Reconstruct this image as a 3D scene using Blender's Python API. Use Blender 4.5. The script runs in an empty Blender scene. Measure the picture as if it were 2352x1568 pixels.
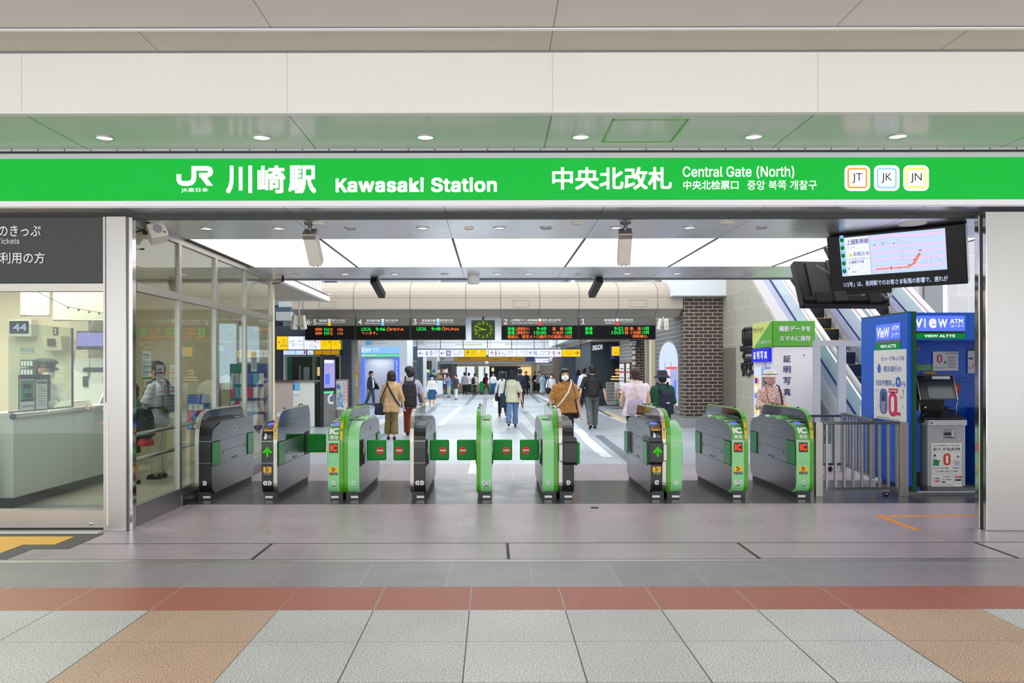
import bpy, bmesh, math, random
from mathutils import Vector, Matrix, noise

S = bpy.context.scene
COL = S.collection
# ---------------------------------------------------------------- camera, world, exposure
F, CX, CY, EYE = 1840.0, 1131.0, 848.0, 1.5      # focal length in px, vanishing point, eye height
cam = bpy.data.cameras.new('camera')
cam.sensor_width = 36.0
cam.lens = F / 2352 * 36.0
cam.shift_x = (1176 - CX) / 2352
cam.shift_y = (CY - 784) / 2352
cam.clip_end = 300
camo = bpy.data.objects.new('camera', cam)
camo.location = (0, 0, EYE)
camo.rotation_euler = (Matrix.Rotation(math.pi / 2, 3, 'X') @ Matrix.Rotation(-.0018, 3, 'Z')).to_euler()
COL.objects.link(camo)
S.camera = camo
S.view_settings.view_transform = 'Standard'
S.view_settings.look = 'None'
S.view_settings.gamma = 1.0
S.view_settings.use_curve_mapping = False
S.view_settings.exposure = 0.0
w = bpy.data.worlds.new('overcast_sky')
S.world = w
w.use_nodes = True
bg = w.node_tree.nodes['Background']
bg.inputs[0].default_value = (0.93, 0.97, 1.0, 1)
bg.inputs[1].default_value = 2.5
def area(name, loc, sx, sy, power, col=(1, 1, 1), rot=(0, 0, 0)):
    l = bpy.data.lights.new(name, 'AREA')
    l.shape = 'RECTANGLE'; l.size = sx; l.size_y = sy; l.energy = power; l.color = col
    o = bpy.data.objects.new(name, l); o.location = loc; o.rotation_euler = rot
    COL.objects.link(o); return o
area('fascia_fill_light', (0, -3.9, 2.3), 16, 2.6, 250, (1, .985, .96), (math.radians(90), 0, 0))  # unseen fill light behind the camera, added to brighten the fascia
area('office_ceiling_lamp', (-6.2, 9.6, 2.86), 2.5, 2.5, 170, (1, .95, .84))

# ---------------------------------------------------------------- helpers
def W(px, py, Y):
    return Vector(((px - CX) / F * Y, Y, EYE - (py - CY) / F * Y))
def wx(px, Y): return (px - CX) / F * Y
def wz(py, Y): return EYE - (py - CY) / F * Y
def fy(py): return F * EYE / (py - CY)
def lin(c):
    return tuple(((v / 255) / 12.92 if v <= 10.3 else (((v / 255) + .055) / 1.055) ** 2.4) for v in c)

MATS = {}
def mat(name, rgb, rough=.5, metal=0, emit=0, var=0, scale=8, bump=0, spec=.5, coat=0, stretch=(1, 1, 1), alpha=1):
    m = bpy.data.materials.new(name); m.use_nodes = True
    nt = m.node_tree; b = nt.nodes['Principled BSDF']
    c = lin(rgb) + (1,)
    b.inputs['Base Color'].default_value = c
    b.inputs['Roughness'].default_value = rough
    b.inputs['Metallic'].default_value = metal
    b.inputs['Specular IOR Level'].default_value = spec
    b.inputs['Coat Weight'].default_value = coat
    b.inputs['Alpha'].default_value = alpha
    if emit:
        b.inputs['Emission Color'].default_value = c
        b.inputs['Emission Strength'].default_value = emit
        b.inputs['Base Color'].default_value = tuple(v * .08 for v in c[:3]) + (1,)
        b.inputs['Specular IOR Level'].default_value = .12
    if var or bump:
        tc = nt.nodes.new('ShaderNodeTexCoord'); mp = nt.nodes.new('ShaderNodeMapping')
        mp.inputs['Scale'].default_value = stretch
        nz = nt.nodes.new('ShaderNodeTexNoise'); nz.inputs['Scale'].default_value = scale; nz.inputs['Detail'].default_value = 4
        nt.links.new(tc.outputs['Object'], mp.inputs[0]); nt.links.new(mp.outputs[0], nz.inputs['Vector'])
        if var and not emit:
            r = nt.nodes.new('ShaderNodeMapRange')
            r.inputs['From Min'].default_value = .25; r.inputs['From Max'].default_value = .75
            r.inputs['To Min'].default_value = 1 - var; r.inputs['To Max'].default_value = 1 + var
            nt.links.new(nz.outputs['Fac'], r.inputs['Value'])
            mx = nt.nodes.new('ShaderNodeVectorMath'); mx.operation = 'SCALE'
            mx.inputs[0].default_value = c[:3]
            nt.links.new(r.outputs[0], mx.inputs['Scale']); nt.links.new(mx.outputs[0], b.inputs['Base Color'])
            if metal:
                r2 = nt.nodes.new('ShaderNodeMapRange')
                r2.inputs['From Min'].default_value = .3; r2.inputs['From Max'].default_value = .7
                r2.inputs['To Min'].default_value = max(.03, rough - .035); r2.inputs['To Max'].default_value = rough + .035
                nt.links.new(nz.outputs['Fac'], r2.inputs['Value']); nt.links.new(r2.outputs[0], b.inputs['Roughness'])
        if bump:
            bp = nt.nodes.new('ShaderNodeBump'); bp.inputs['Strength'].default_value = bump; bp.inputs['Distance'].default_value = .02
            nt.links.new(nz.outputs['Fac'], bp.inputs['Height']); nt.links.new(bp.outputs[0], b.inputs['Normal'])
    MATS[name] = m
    return m

def glass(name, tint=(235, 242, 240), rough=.0, base=.04, gain=1.0):
    m = bpy.data.materials.new(name); m.use_nodes = True
    nt = m.node_tree
    for n in list(nt.nodes): nt.nodes.remove(n)
    out = nt.nodes.new('ShaderNodeOutputMaterial'); mx = nt.nodes.new('ShaderNodeMixShader')
    tr = nt.nodes.new('ShaderNodeBsdfTransparent'); tr.inputs[0].default_value = lin(tint) + (1,)
    gl = nt.nodes.new('ShaderNodeBsdfGlossy'); gl.inputs['Roughness'].default_value = rough
    fr = nt.nodes.new('ShaderNodeFresnel'); 
    ge = nt.nodes.new('ShaderNodeNewGeometry'); io = nt.nodes.new('ShaderNodeMapRange')
    io.inputs[3].default_value = 1.5; io.inputs[4].default_value = 1 / 1.5
    nt.links.new(ge.outputs['Backfacing'], io.inputs[0]); nt.links.new(io.outputs[0], fr.inputs['IOR'])
    nt.links.new(fr.outputs[0], mx.inputs[0]); nt.links.new(tr.outputs[0], mx.inputs[1]); nt.links.new(gl.outputs[0], mx.inputs[2])
    nt.links.new(mx.outputs[0], out.inputs[0])
    MATS[name] = m
    return m

class NT:
    """small node-expression builder"""
    def __init__(s, name):
        s.m = bpy.data.materials.new(name); s.m.use_nodes = True; s.t = s.m.node_tree
        s.b = s.t.nodes['Principled BSDF']; MATS[name] = s.m
        tc = s.t.nodes.new('ShaderNodeTexCoord'); s.co = tc.outputs['Object']
        sp = s.t.nodes.new('ShaderNodeSeparateXYZ'); s.t.links.new(s.co, sp.inputs[0])
        s.x, s.y, s.z = sp.outputs
    def put(s, sock, v):
        if isinstance(v, bpy.types.NodeSocket): s.t.links.new(v, sock)
        else:
            try: sock.default_value = v
            except Exception: sock.default_value = tuple(v) + (1,)
    def math(s, op, a, b=0., c=0.):
        n = s.t.nodes.new('ShaderNodeMath'); n.operation = op
        s.put(n.inputs[0], a); s.put(n.inputs[1], b); s.put(n.inputs[2], c); return n.outputs[0]
    def mix(s, f, a, b):
        n = s.t.nodes.new('ShaderNodeMix'); n.data_type = 'RGBA'
        s.put(n.inputs[0], f); s.put(n.inputs[6], a if isinstance(a, bpy.types.NodeSocket) else tuple(a) + (1,))
        s.put(n.inputs[7], b if isinstance(b, bpy.types.NodeSocket) else tuple(b) + (1,)); return n.outputs[2]
    def noise(s, scale, detail=3, vec=None, rough=.5):
        n = s.t.nodes.new('ShaderNodeTexNoise'); n.inputs['Scale'].default_value = scale; n.inputs['Detail'].default_value = detail
        n.inputs['Roughness'].default_value = rough
        s.t.links.new(vec or s.co, n.inputs['Vector']); return n.outputs['Fac']
    def white(s, x, y):
        c = s.t.nodes.new('ShaderNodeCombineXYZ'); s.put(c.inputs[0], x); s.put(c.inputs[1], y)
        n = s.t.nodes.new('ShaderNodeTexWhiteNoise'); n.noise_dimensions = '2D'; s.t.links.new(c.outputs[0], n.inputs[0]); return n.outputs['Value']
    def ramp(s, v, a, b, lo=0., hi=1.):
        n = s.t.nodes.new('ShaderNodeMapRange'); s.put(n.inputs[0], v)
        for i, q in zip((1, 2, 3, 4), (a, b, lo, hi)): n.inputs[i].default_value = q
        return n.outputs[0]
    def line(s, v, off, step, wd):
        """1 on joints of width wd at off + k*step"""
        u = s.math('FRACT', s.math('DIVIDE', s.math('SUBTRACT', v, off - wd / 2), step))
        return s.math('LESS_THAN', u, wd / step)
    def cell(s, v, off, step):
        return s.math('FLOOR', s.math('DIVIDE', s.math('SUBTRACT', v, off), step))
    def scale(s, col, f):
        n = s.t.nodes.new('ShaderNodeVectorMath'); n.operation = 'SCALE'; s.put(n.inputs[0], col if isinstance(col, bpy.types.NodeSocket) else tuple(col))
        s.put(n.inputs['Scale'], f); return n.outputs[0]
    def done(s, col, rough=.5, metal=0, spec=.5, bump=None):
        s.put(s.b.inputs['Base Color'], col); s.put(s.b.inputs['Roughness'], rough); s.b.inputs['Metallic'].default_value = metal
        s.b.inputs['Specular IOR Level'].default_value = spec
        if bump is not None:
            n = s.t.nodes.new('ShaderNodeBump'); n.inputs['Strength'].default_value = .3; n.inputs['Distance'].default_value = .01
            s.put(n.inputs['Height'], bump); s.t.links.new(n.outputs[0], s.b.inputs['Normal'])
        return s.m

# text -> mesh data, fitted to the unit square
_tc = bpy.data.curves.new('lettering_source', 'FONT')
GROTESQUE = {'awasaki Station', 'Central Gate (North)', 'Tickets', '1', '2', '3', '5', '6', '7', '8'}
_face = [_tc.font, _tc.font]
try:        # Blender's own interface face: upright grotesque letters like the station's
    _face[1] = bpy.data.fonts.load(bpy.utils.resource_path('LOCAL') + '/datafiles/fonts/Inter.woff2')
except Exception:
    pass
_to = bpy.data.objects.new('lettering_source', _tc)
COL.objects.link(_to)
_cache = {}
_em = {}
def glyphs(body, bold=0., spacing=1.0):
    k = (body, bold, spacing)
    if k in _cache: return _cache[k]
    _tc.font = _face[body in GROTESQUE]; _tc.body = body; _tc.offset = bold; _tc.resolution_u = 3; _tc.space_character = spacing
    bpy.context.view_layer.update()
    dg = bpy.context.evaluated_depsgraph_get()
    me = bpy.data.meshes.new_from_object(_to.evaluated_get(dg))
    vs = [(v.co.x, v.co.y) for v in me.vertices]; fs = [tuple(p.vertices) for p in me.polygons]
    bpy.data.meshes.remove(me)
    if not vs: vs = [(0, 0), (1, 0), (1, 1)]; fs = [(0, 1, 2)]
    x0 = min(v[0] for v in vs); x1 = max(v[0] for v in vs); y0 = min(v[1] for v in vs); y1 = max(v[1] for v in vs)
    dx = max(x1 - x0, 1e-4); dy = max(y1 - y0, 1e-4)
    _em[(body, spacing)] = (dx, dy)
    r = ([((a - x0) / dx, (b - y0) / dy) for a, b in vs], fs, dx / dy)
    _cache[k] = r
    return r

_cut = {}
def glyphs_cut(body, spacing, n=10):
    """the same letters, sliced across so that they can follow a curved face"""
    k = (body, spacing)
    if k not in _cut:
        vs, fs, asp = glyphs(body, 0, spacing); me = bpy.data.meshes.new('slices'); me.from_pydata([(x, y, 0) for x, y in vs], [], fs)
        bm = bmesh.new(); bm.from_mesh(me)
        for i in range(1, n): bmesh.ops.bisect_plane(bm, geom=bm.verts[:] + bm.edges[:] + bm.faces[:], plane_co=(0, i / n, 0), plane_no=(0, 1, 0))
        bm.verts.index_update(); _cut[k] = ([(v.co.x, v.co.y) for v in bm.verts], [tuple(v.index for v in f.verts) for f in bm.faces], asp)
        bm.free(); bpy.data.meshes.remove(me)
    return _cut[k]

class MB:
    def __init__(s, m='steel'):
        s.v = []; s.f = []; s.mi = []; s.ms = []; s.sm = []; s.smooth = False; s.noflip = set(); s.mat(m)
    def mat(s, m):
        if m not in s.ms: s.ms.append(m)
        s.c = s.ms.index(m); return s
    def add(s, vs, fs, flat=False):
        o = len(s.v); s.v += [Vector(p) for p in vs]
        for f in fs:
            if flat: s.noflip.add(len(s.f))
            s.f.append(tuple(i + o for i in f)); s.mi.append(s.c); s.sm.append(s.smooth and not flat)
        return s
    def box(s, x0, x1, y0, y1, z0, z1, M=None):
        vs = [Vector((x, y, z)) for x in (x0, x1) for y in (y0, y1) for z in (z0, z1)]
        if M: vs = [M @ p for p in vs]
        return s.add(vs, [(0, 1, 3, 2), (4, 6, 7, 5), (0, 4, 5, 1), (2, 3, 7, 6), (0, 2, 6, 4), (1, 5, 7, 3)])
    def pbox(s, px0, py0, px1, py1, Y0, Y1):
        """a box whose front face at depth Y0 spans these photo pixels"""
        return s.box(wx(px0, Y0), wx(px1, Y0), Y0, Y1, wz(py1, Y0), wz(py0, Y0))
    def prism(s, pts, ax, a, b, M=None):
        n = len(pts)
        def mk(p, t): return Vector((t, p[0], p[1])) if ax == 'x' else Vector((p[0], t, p[1])) if ax == 'y' else Vector((p[0], p[1], t))
        vs = [mk(p, a) for p in pts] + [mk(p, b) for p in pts]
        if M: vs = [M @ p for p in vs]
        return s.add(vs, [tuple(range(n)), tuple(range(2 * n - 1, n - 1, -1))] + [(i, i + n, (i + 1) % n + n, (i + 1) % n) for i in range(n)])
    def rings(s, R, cap=True, close=False):
        n = len(R[0]); vs = [p for r in R for p in r]; fs = []
        m = len(R)
        for i in range(m if close else m - 1):
            j = (i + 1) % m
            for k in range(n):
                l = (k + 1) % n; fs.append((i * n + k, i * n + l, j * n + l, j * n + k))
        if cap and not close: fs += [tuple(range(n - 1, -1, -1)), tuple((m - 1) * n + k for k in range(n))]
        sm = s.smooth; s.smooth = True
        s.add(vs, fs); s.smooth = sm
        return s
    def cyl(s, p0, p1, r0, r1=None, n=16):
        p0 = Vector(p0); p1 = Vector(p1); r1 = r0 if r1 is None else r1
        d = (p1 - p0).normalized(); a = d.orthogonal().normalized(); b = d.cross(a)
        R = [[p + (a * math.cos(t) + b * math.sin(t)) * r for t in (2 * math.pi * k / n for k in range(n))] for p, r in ((p0, r0), (p1, r1))]
        return s.rings(R)
    def tube(s, pts, r, n=8, close=False):
        pts = [Vector(p) for p in pts]; R = []; a = None
        m = len(pts)
        for i, p in enumerate(pts):
            d = (pts[(i + 1) % m] if close or i < m - 1 else p) - (pts[i - 1] if close or i > 0 else p)
            d.normalize()
            a = d.orthogonal().normalized() if a is None else (a - d * a.dot(d)).normalized()
            b = d.cross(a); rr = r[i] if isinstance(r, (list, tuple)) else r
            R.append([p + (a * math.cos(t) + b * math.sin(t)) * rr for t in (2 * math.pi * k / n for k in range(n))])
        return s.rings(R, close=close)
    def ell(s, c, r, M=None, n=14, m=9):
        c = Vector(c); r = (r, r, r) if not isinstance(r, (list, tuple)) else r
        R = []
        for i in range(m + 1):
            t = -math.pi / 2 + math.pi * min(max(i / m, .004), .996)
            ring = [Vector((math.cos(t) * math.cos(q) * r[0], math.cos(t) * math.sin(q) * r[1], math.sin(t) * r[2])) for q in (2 * math.pi * k / n for k in range(n))]
            R.append([(M @ p if M else p) + c for p in ring])
        return s.rings(R)
    def cap(s, p0, p1, r0, r1=None, n=12):
        """tapered capsule"""
        r1 = r0 if r1 is None else r1
        s.ell(p0, r0, n=n, m=7); s.ell(p1, r1, n=n, m=7); return s.cyl(p0, p1, r0, r1, n=n)
    def lathe(s, prof, c, n=20, ax=None):
        c = Vector(c); ax = Vector(ax or (0, 0, 1)).normalized(); a = ax.orthogonal().normalized(); b = ax.cross(a)
        return s.rings([[c + ax * z + (a * math.cos(t) + b * math.sin(t)) * r for t in (2 * math.pi * k / n for k in range(n))] for r, z in prof])
    def poly(s, pts): return s.add(pts, [tuple(range(len(pts)))], flat=True)
    def disc(s, c, r, u=(1, 0, 0), v=(0, 0, 1), n=20, rv=None):
        c = Vector(c); u = Vector(u); v = Vector(v); rv = rv or r
        return s.poly([c + u * r * math.cos(2 * math.pi * k / n) + v * rv * math.sin(2 * math.pi * k / n) for k in range(n)])
    def ring(s, c, r0, r1, u=(1, 0, 0), v=(0, 0, 1), n=24):
        c = Vector(c); u = Vector(u); v = Vector(v)
        P = [[c + (u * math.cos(2 * math.pi * k / n) + v * math.sin(2 * math.pi * k / n)) * r for k in range(n)] for r in (r0, r1)]
        return s.add(P[0] + P[1], [(k, (k + 1) % n, (k + 1) % n + n, k + n) for k in range(n)], flat=True)
    def map(s, fn, x0, z0, x1, z1, pts):
        """polygon given in the unit square, placed through fn"""
        return s.poly([fn(x0 + (x1 - x0) * a, z0 + (z1 - z0) * b) for a, b in pts])
    def rect(s, fn, x0, z0, x1, z1): return s.map(fn, x0, z0, x1, z1, [(0, 0), (1, 0), (1, 1), (0, 1)])
    def rrect(s, fn, x0, z0, x1, z1, r=.2, n=5):
        w_, h_ = abs(x1 - x0), abs(z1 - z0); q = r * min(w_, h_); a, b = q / w_, q / h_; P = []
        for cx, cy, t0 in ((1 - a, b, -90), (1 - a, 1 - b, 0), (a, 1 - b, 90), (a, b, 180)):
            for k in range(n + 1):
                t = math.radians(t0 + 90 * k / n); P.append((cx + a * math.cos(t), cy + b * math.sin(t)))
        return s.map(fn, x0, z0, x1, z1, P)
    def text(s, fn, body, x0, z0, x1, z1, bold=0., keep=False, spacing=1.0, cut=False):
        """lettering fitted into x0..x1, z0..z1 through fn(x, z); keep = keep the letters' own width"""
        vs, fs, asp = glyphs(body, 0, spacing)
        if cut: vs, fs, asp = glyphs_cut(body, spacing)
        if bold:        # heavier strokes: overlaid copies, a stroke's breadth apart
            em = _em[(body, spacing)]; a, b = bold / em[0], bold / em[1]
            q = []; g = []
            for sx, sy in ([(i / 2, j / 2) for i in range(3) for j in range(3)] if bold > .042 else ((0, 0), (1, 0), (0, 1), (1, 1)) if bold > .012 else ((0, 0), (1, .5))):
                o_ = len(q); q += [((x + sx * a) / (1 + a), (y + sy * b) / (1 + b)) for x, y in vs]; g += [tuple(i + o_ for i in f) for f in fs]
            vs, fs = q, g; asp = (em[0] + bold) / (em[1] + bold)
        if keep == 'l': x1 = x0 + asp * (z1 - z0)
        elif keep == 'c':
            c = (x0 + x1) / 2; h = asp * abs(z1 - z0) / 2; x0, x1 = c - h, c + h
        P = [fn(x0 + a * (x1 - x0), z0 + b * (z1 - z0)) for a, b in vs]
        if bold:
            k = len((glyphs_cut(body, spacing) if cut else glyphs(body, 0, spacing))[0])
            o, p, q = fn(x0, z0), fn(x1, z0), fn(x0, z1); nn = (p - o).cross(q - o).normalized() * .0002
            P = [v + nn * (i // k) for i, v in enumerate(P)]
        return s.add(P, fs, flat=True)
    def stroke(s, fn, pts, wd, close=False):
        """a flat band of width wd along pts (unit space of fn)"""
        P = [Vector((p[0], p[1])) for p in pts]; n = len(P); L = []; R = []
        for i in range(n):
            a = P[i] - P[i - 1] if i > 0 or close else P[1] - P[0]
            b = P[(i + 1) % n] - P[i] if i < n - 1 or close else a
            a = a.normalized(); b = b.normalized()
            t = a + b
            t = t.normalized() if t.length > 1e-6 else a
            nn = Vector((-t.y, t.x)); k = wd / 2 / max(.35, nn.dot(Vector((-a.y, a.x))))
            L.append(P[i] + nn * k); R.append(P[i] - nn * k)
        vs = [fn(*p) for p in L + R]
        return s.add(vs, [(i, (i + 1) % n, (i + 1) % n + n, i + n) for i in range(n if close else n - 1)], flat=True)
    def build(s, name, parent=None, bevel=0, local=False, loc=None, seg=2, recalc=True, sub=0):
        off = Vector((0, 0, 0))
        if parent is not None and not local:
            q = parent
            while q is not None: off += q.location; q = q.parent
        if loc is not None: off = Vector(loc)
        me = bpy.data.meshes.new(name)
        me.from_pydata([p - off for p in s.v], [], s.f)
        for m in s.ms: me.materials.append(MATS[m])
        me.polygons.foreach_set('material_index', s.mi)
        me.polygons.foreach_set('use_smooth', s.sm)
        if recalc and len(s.noflip) < len(s.f):
            bm = bmesh.new(); bm.from_mesh(me); bm.faces.ensure_lookup_table()
            bmesh.ops.recalc_face_normals(bm, faces=[f for i, f in enumerate(bm.faces) if i not in s.noflip])
            bm.to_mesh(me); bm.free()
        me.update()
        o = bpy.data.objects.new(name, me); COL.objects.link(o)
        if parent is not None: o.parent = parent
        if loc is not None: o.location = loc
        if bevel:
            b = o.modifiers.new('edge', 'BEVEL'); b.width = bevel; b.segments = seg; b.limit_method = 'ANGLE'; b.angle_limit = math.radians(40)
        if sub:
            b = o.modifiers.new('sub', 'SUBSURF'); b.levels = b.render_levels = sub
        return o
    def base(s):
        xs = [p.x for p in s.v]; ys = [p.y for p in s.v]; zs = [p.z for p in s.v]
        return Vector(((min(xs) + max(xs)) / 2, (min(ys) + max(ys)) / 2, min(zs)))

def tag(o, label, cat, group=None, kind=None):
    o['label'] = label; o['category'] = cat
    if group: o['group'] = group
    if kind: o['kind'] = kind
    return o
def thing(name, label, cat, loc=(0, 0, 0), rot=(0, 0, 0), group=None):
    o = bpy.data.objects.new(name, None); o.empty_display_size = .1
    o.location = loc; o.rotation_euler = rot; COL.objects.link(o)
    return tag(o, label, cat, group)
def solo(name, mb, label, cat, group=None, bevel=0, **k):
    return tag(mb.build(name, loc=mb.base(), bevel=bevel, **k), label, cat, group)
def struct(name, mb, label, cat, bevel=0, parent=None):
    o = mb.build(name, parent=parent, bevel=bevel)
    if parent is None: tag(o, label, cat, kind='structure')
    return o
def front(Y):
    """photo pixels -> the upright plane at depth Y facing the camera side"""
    return lambda px, py: W(px, py, Y)
def plane(o, u, v):
    o = Vector(o); u = Vector(u); v = Vector(v)
    return lambda a, b: o + u * a + v * b
# ---------------------------------------------------------------- plain materials
for a in [
    ('steel', (176, 173, 170), .38, 1, 0, .02, 1.2, 0, .5, 0, (3, 3, .4)), ('steel_dark', (120, 120, 122), .3, 1, 0, .1, 4), ('chrome', (215, 213, 212), .1, 1),
    ('silver_trim', (238, 234, 240), .35), ('ceiling_metal', (150, 151, 156), .26, 1, 0, .05, .8), ('frame_alu', (182, 177, 169), .4, 1, 0, .03, 5),
    ('black', (18, 18, 19), .4), ('black_gloss', (14, 14, 15), .08), ('rubber', (30, 32, 33), .6), ('white', (236, 235, 232), .45), ('white_gloss', (240, 240, 240), .2),
    ('offwhite', (226, 221, 208), .5), ('cream', (228, 214, 180), .6), ('slate', (52, 64, 74), .5, 0, 0, .06, 3), ('charcoal', (52, 56, 59), .5),
    ('green_light', (137, 211, 140), .25), ('green_mid', (84, 166, 74), .25), ('green_deep', (76, 162, 24), .25), ('green_flap', (0, 146, 46), .45, 0, 0, .06, 6, 0, .3),
    ('green_pad', (34, 142, 66), .3), ('gate_black', (30, 30, 30), .3), ('gate_mirror', (70, 72, 74), .06, .85), ('plinth', (44, 51, 55), .5),
    ('gate_side', (156, 155, 156), .3, 1, 0, .07, 2.5), ('red', (232, 52, 24), .5), ('orange', (244, 152, 24), .5), ('yellow', (250, 188, 22), .5), ('label_white', (228, 230, 232), .5),
    ('navy', (22, 32, 92), .5), ('ink', (24, 24, 28), .6), ('ink_grey', (120, 120, 124), .6), ('blue', (8, 98, 212), .36), ('blue_dark', (2, 56, 138), .32),
    ('blue_mid', (70, 110, 200), .4), ('kiosk_green', (4, 84, 46), .4), ('pink', (222, 36, 92), .5), ('grey', (150, 150, 152), .5), ('grey_light', (196, 198, 200), .4),
    ('beige_pad', (205, 200, 188), .6), ('camera_shell', (214, 208, 196), .5), ('brown', (92, 62, 46), .6), ('gold', (190, 150, 70), .35, 1), ('paper', (236, 236, 232), .7),
    ('sky_blue', (110, 190, 240), .5), ('taupe', (168, 160, 142), .5, 0, 0, .03, 2), ('fascia', (232, 229, 221), .5, 0, 0, .015, 1.5), ('soffit_paint', (172, 174, 176), .13),
    ('beam', (180, 168, 153), .55, 0, 0, .02, 2), ('hall_white', (222, 226, 230), .6), ('office_wall', (226, 212, 182), .7), ('office_counter', (214, 216, 206), .5),
    ('mauve', (190, 172, 164), .5), ('screen_off', (58, 66, 72), .12), ('lilac_metal', (188, 190, 216), .3), ('cladding', (226, 220, 222), .45), ('handrail', (206, 186, 188), .4),
    ('led_board', (6, 6, 7), .4, 0, 0, 0, 1, 0, .12), ('board_grey', (84, 81, 74), .45), ('teal', (20, 132, 112), .5), ('wood', (150, 98, 52), .5),
]: mat(*a)
for n, c, e in [
    ('lamp', (255, 250, 255), 4.0), ('lamp_off', (150, 150, 140), .0), ('lightpanel', (255, 250, 252), 1.5), ('sign_green', (24, 186, 62), 1.0), ('sign_white', (255, 255, 255), 1.05),
    ('led_green', (40, 255, 90), 1.0), ('led_orange', (255, 128, 62), 1.1), ('led_red', (255, 74, 30), 1.1), ('reader_blue', (112, 112, 255), 1.0), ('arrow_green', (44, 190, 8), 1.0),
    ('lit_white', (240, 243, 255), 1.0), ('lit_yellow', (255, 208, 24), 1.0), ('lit_navy', (28, 32, 150), 1.0), ('lit_blue', (96, 124, 246), 1.0), ('lit_red', (240, 80, 90), 1.0),
    ('lit_sky', (140, 196, 250), 1.0), ('lit_ink', (60, 64, 92), 1.0), ('lit_grey', (168, 172, 214), 1.0), ('lit_green', (0, 132, 56), .9), ('lit_violet', (168, 160, 235), 1.0), ('lit_amber', (196, 150, 20), .8),
    ('lit_olive', (168, 128, 20), .8), ('lit_pale', (206, 220, 255), 1.0), ('lit_pink', (248, 205, 240), 1.0), ('lit_cyan', (160, 220, 255), 1.0), ('clock_green', (176, 236, 40), 1.0), ('clock_face', (50, 62, 22), .9),
    ('lit_orange', (250, 130, 100), 1.0), ('strip', (250, 248, 255), 2.0), ('lit_day', (226, 240, 252), 1.0), ('lit_warm', (255, 214, 150), 1.0), ('lit_bg', (198, 220, 255), 1.0),
    ('lit_mint', (110, 226, 170), 1.0), ('lit_blue_deep', (36, 44, 220), 1.0),
]: mat(n, c, .4, 0, e)
glass('pane'); glass('pane_green', (214, 224, 214)); glass('film', (236, 238, 238), .08)

# ---------------------------------------------------------------- floor
G0, GP, GT = -1.342, 4.387, .598
n = NT('granite')
u = n.math('FLOORED_MODULO', n.math('SUBTRACT', n.x, G0), GP)
beige = n.math('GREATER_THAN', u, GT * 6)
jx = n.math('MAXIMUM', n.math('MULTIPLY', n.line(u, 0, GT, .007), n.math('LESS_THAN', u, GT * 6 + .01)), n.math('LESS_THAN', u, .004))
jy = n.line(n.y, 5.0, .582, .005)
cx_ = n.cell(n.math('SUBTRACT', n.x, G0), 0, GT); cy_ = n.cell(n.y, 5.0, .582)
tone = n.ramp(n.white(cx_, 3.), 0, 1, .80, .98)
speck = n.ramp(n.noise(120, 2, rough=.6), .36, .62, .46, 1.36)
big = n.ramp(n.noise(1.6, 3), .35, .7, .93, 1.05)
base = n.mix(beige, lin((228, 229, 228)), lin((222, 188, 160)))
col = n.scale(base, n.math('MULTIPLY', n.math('MULTIPLY', speck, tone), big))
spots = n.math('GREATER_THAN', n.noise(9, 2), .735)
col = n.mix(n.math('MULTIPLY', spots, .4), col, lin((186, 168, 120)))
col = n.mix(n.math('MAXIMUM', jx, n.math('MULTIPLY', jy, .75)), col, lin((70, 66, 62)))
n.done(col, .42, spec=.35)

n = NT('red_granite')
u = n.math('FLOORED_MODULO', n.math('SUBTRACT', n.x, G0), GP)
jx = n.math('MAXIMUM', n.math('MULTIPLY', n.line(u, 0, GT, .01), n.math('LESS_THAN', u, GT * 6 + .01)), n.math('LESS_THAN', u, .005))
col = n.scale(lin((196, 114, 90)), n.ramp(n.noise(110, 2), .36, .64, .5, 1.2))
n.done(n.mix(jx, col, lin((176, 158, 146))), .42, spec=.4)

def grey_tiles(name, c, c2, y0, dy, grout, g=.011, dx=.606, x0=-.323, rough=.3, spec=.45):
    n = NT(name)
    j = n.math('MAXIMUM', n.line(n.x, x0, dx, g), n.line(n.y, y0, dy, g * .6) if dy else 0)
    t = n.ramp(n.white(n.cell(n.x, x0, dx), n.cell(n.y, y0, dy or 50)), 0, 1, .94, 1.05)
    f = n.math('MULTIPLY', t, n.math('MULTIPLY', n.ramp(n.noise(220, 2), .3, .7, .9, 1.1), n.ramp(n.noise(1.1, 4), .3, .7, .9, 1.08)))
    mp = n.t.nodes.new('ShaderNodeMapping'); mp.inputs['Scale'].default_value = (1.2, 14, 1); n.t.links.new(n.co, mp.inputs[0])
    f = n.math('MULTIPLY', f, n.ramp(n.noise(1, 3, mp.outputs[0]), .35, .7, .95, 1.05))
    col = n.scale(n.mix(n.noise(.9, 3), lin(c), lin(c2)), f)
    n.done(n.mix(n.math('MULTIPLY', j, .8), col, lin(grout)), n.ramp(n.noise(2.5, 3), .3, .7, rough, rough + .07), spec=spec)
grey_tiles('tile_front', (158, 150, 155), (152, 147, 153), 5.53, .71, (178, 172, 170))
grey_tiles('tile_lilac', (186, 171, 179), (176, 165, 172), 6.92, 1.2, (186, 178, 180), rough=.26)
grey_tiles('tile_dark', (74, 72, 74), (80, 78, 80), 8.93, .935, (120, 112, 116), dx=.755, x0=-.10, rough=.2, spec=.5)
grey_tiles('tile_band', (168, 158, 164), (160, 154, 158), 10.8, .9, (188, 180, 184))
grey_tiles('tile_hall', (176, 186, 194), (170, 180, 188), 12.7, 1.2, (186, 192, 198), g=.004, dx=1.2, rough=.28)
grey_tiles('tile_office', (196, 192, 172), (188, 186, 168), 0, .6, (170, 168, 152), dx=.6, rough=.35)
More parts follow.
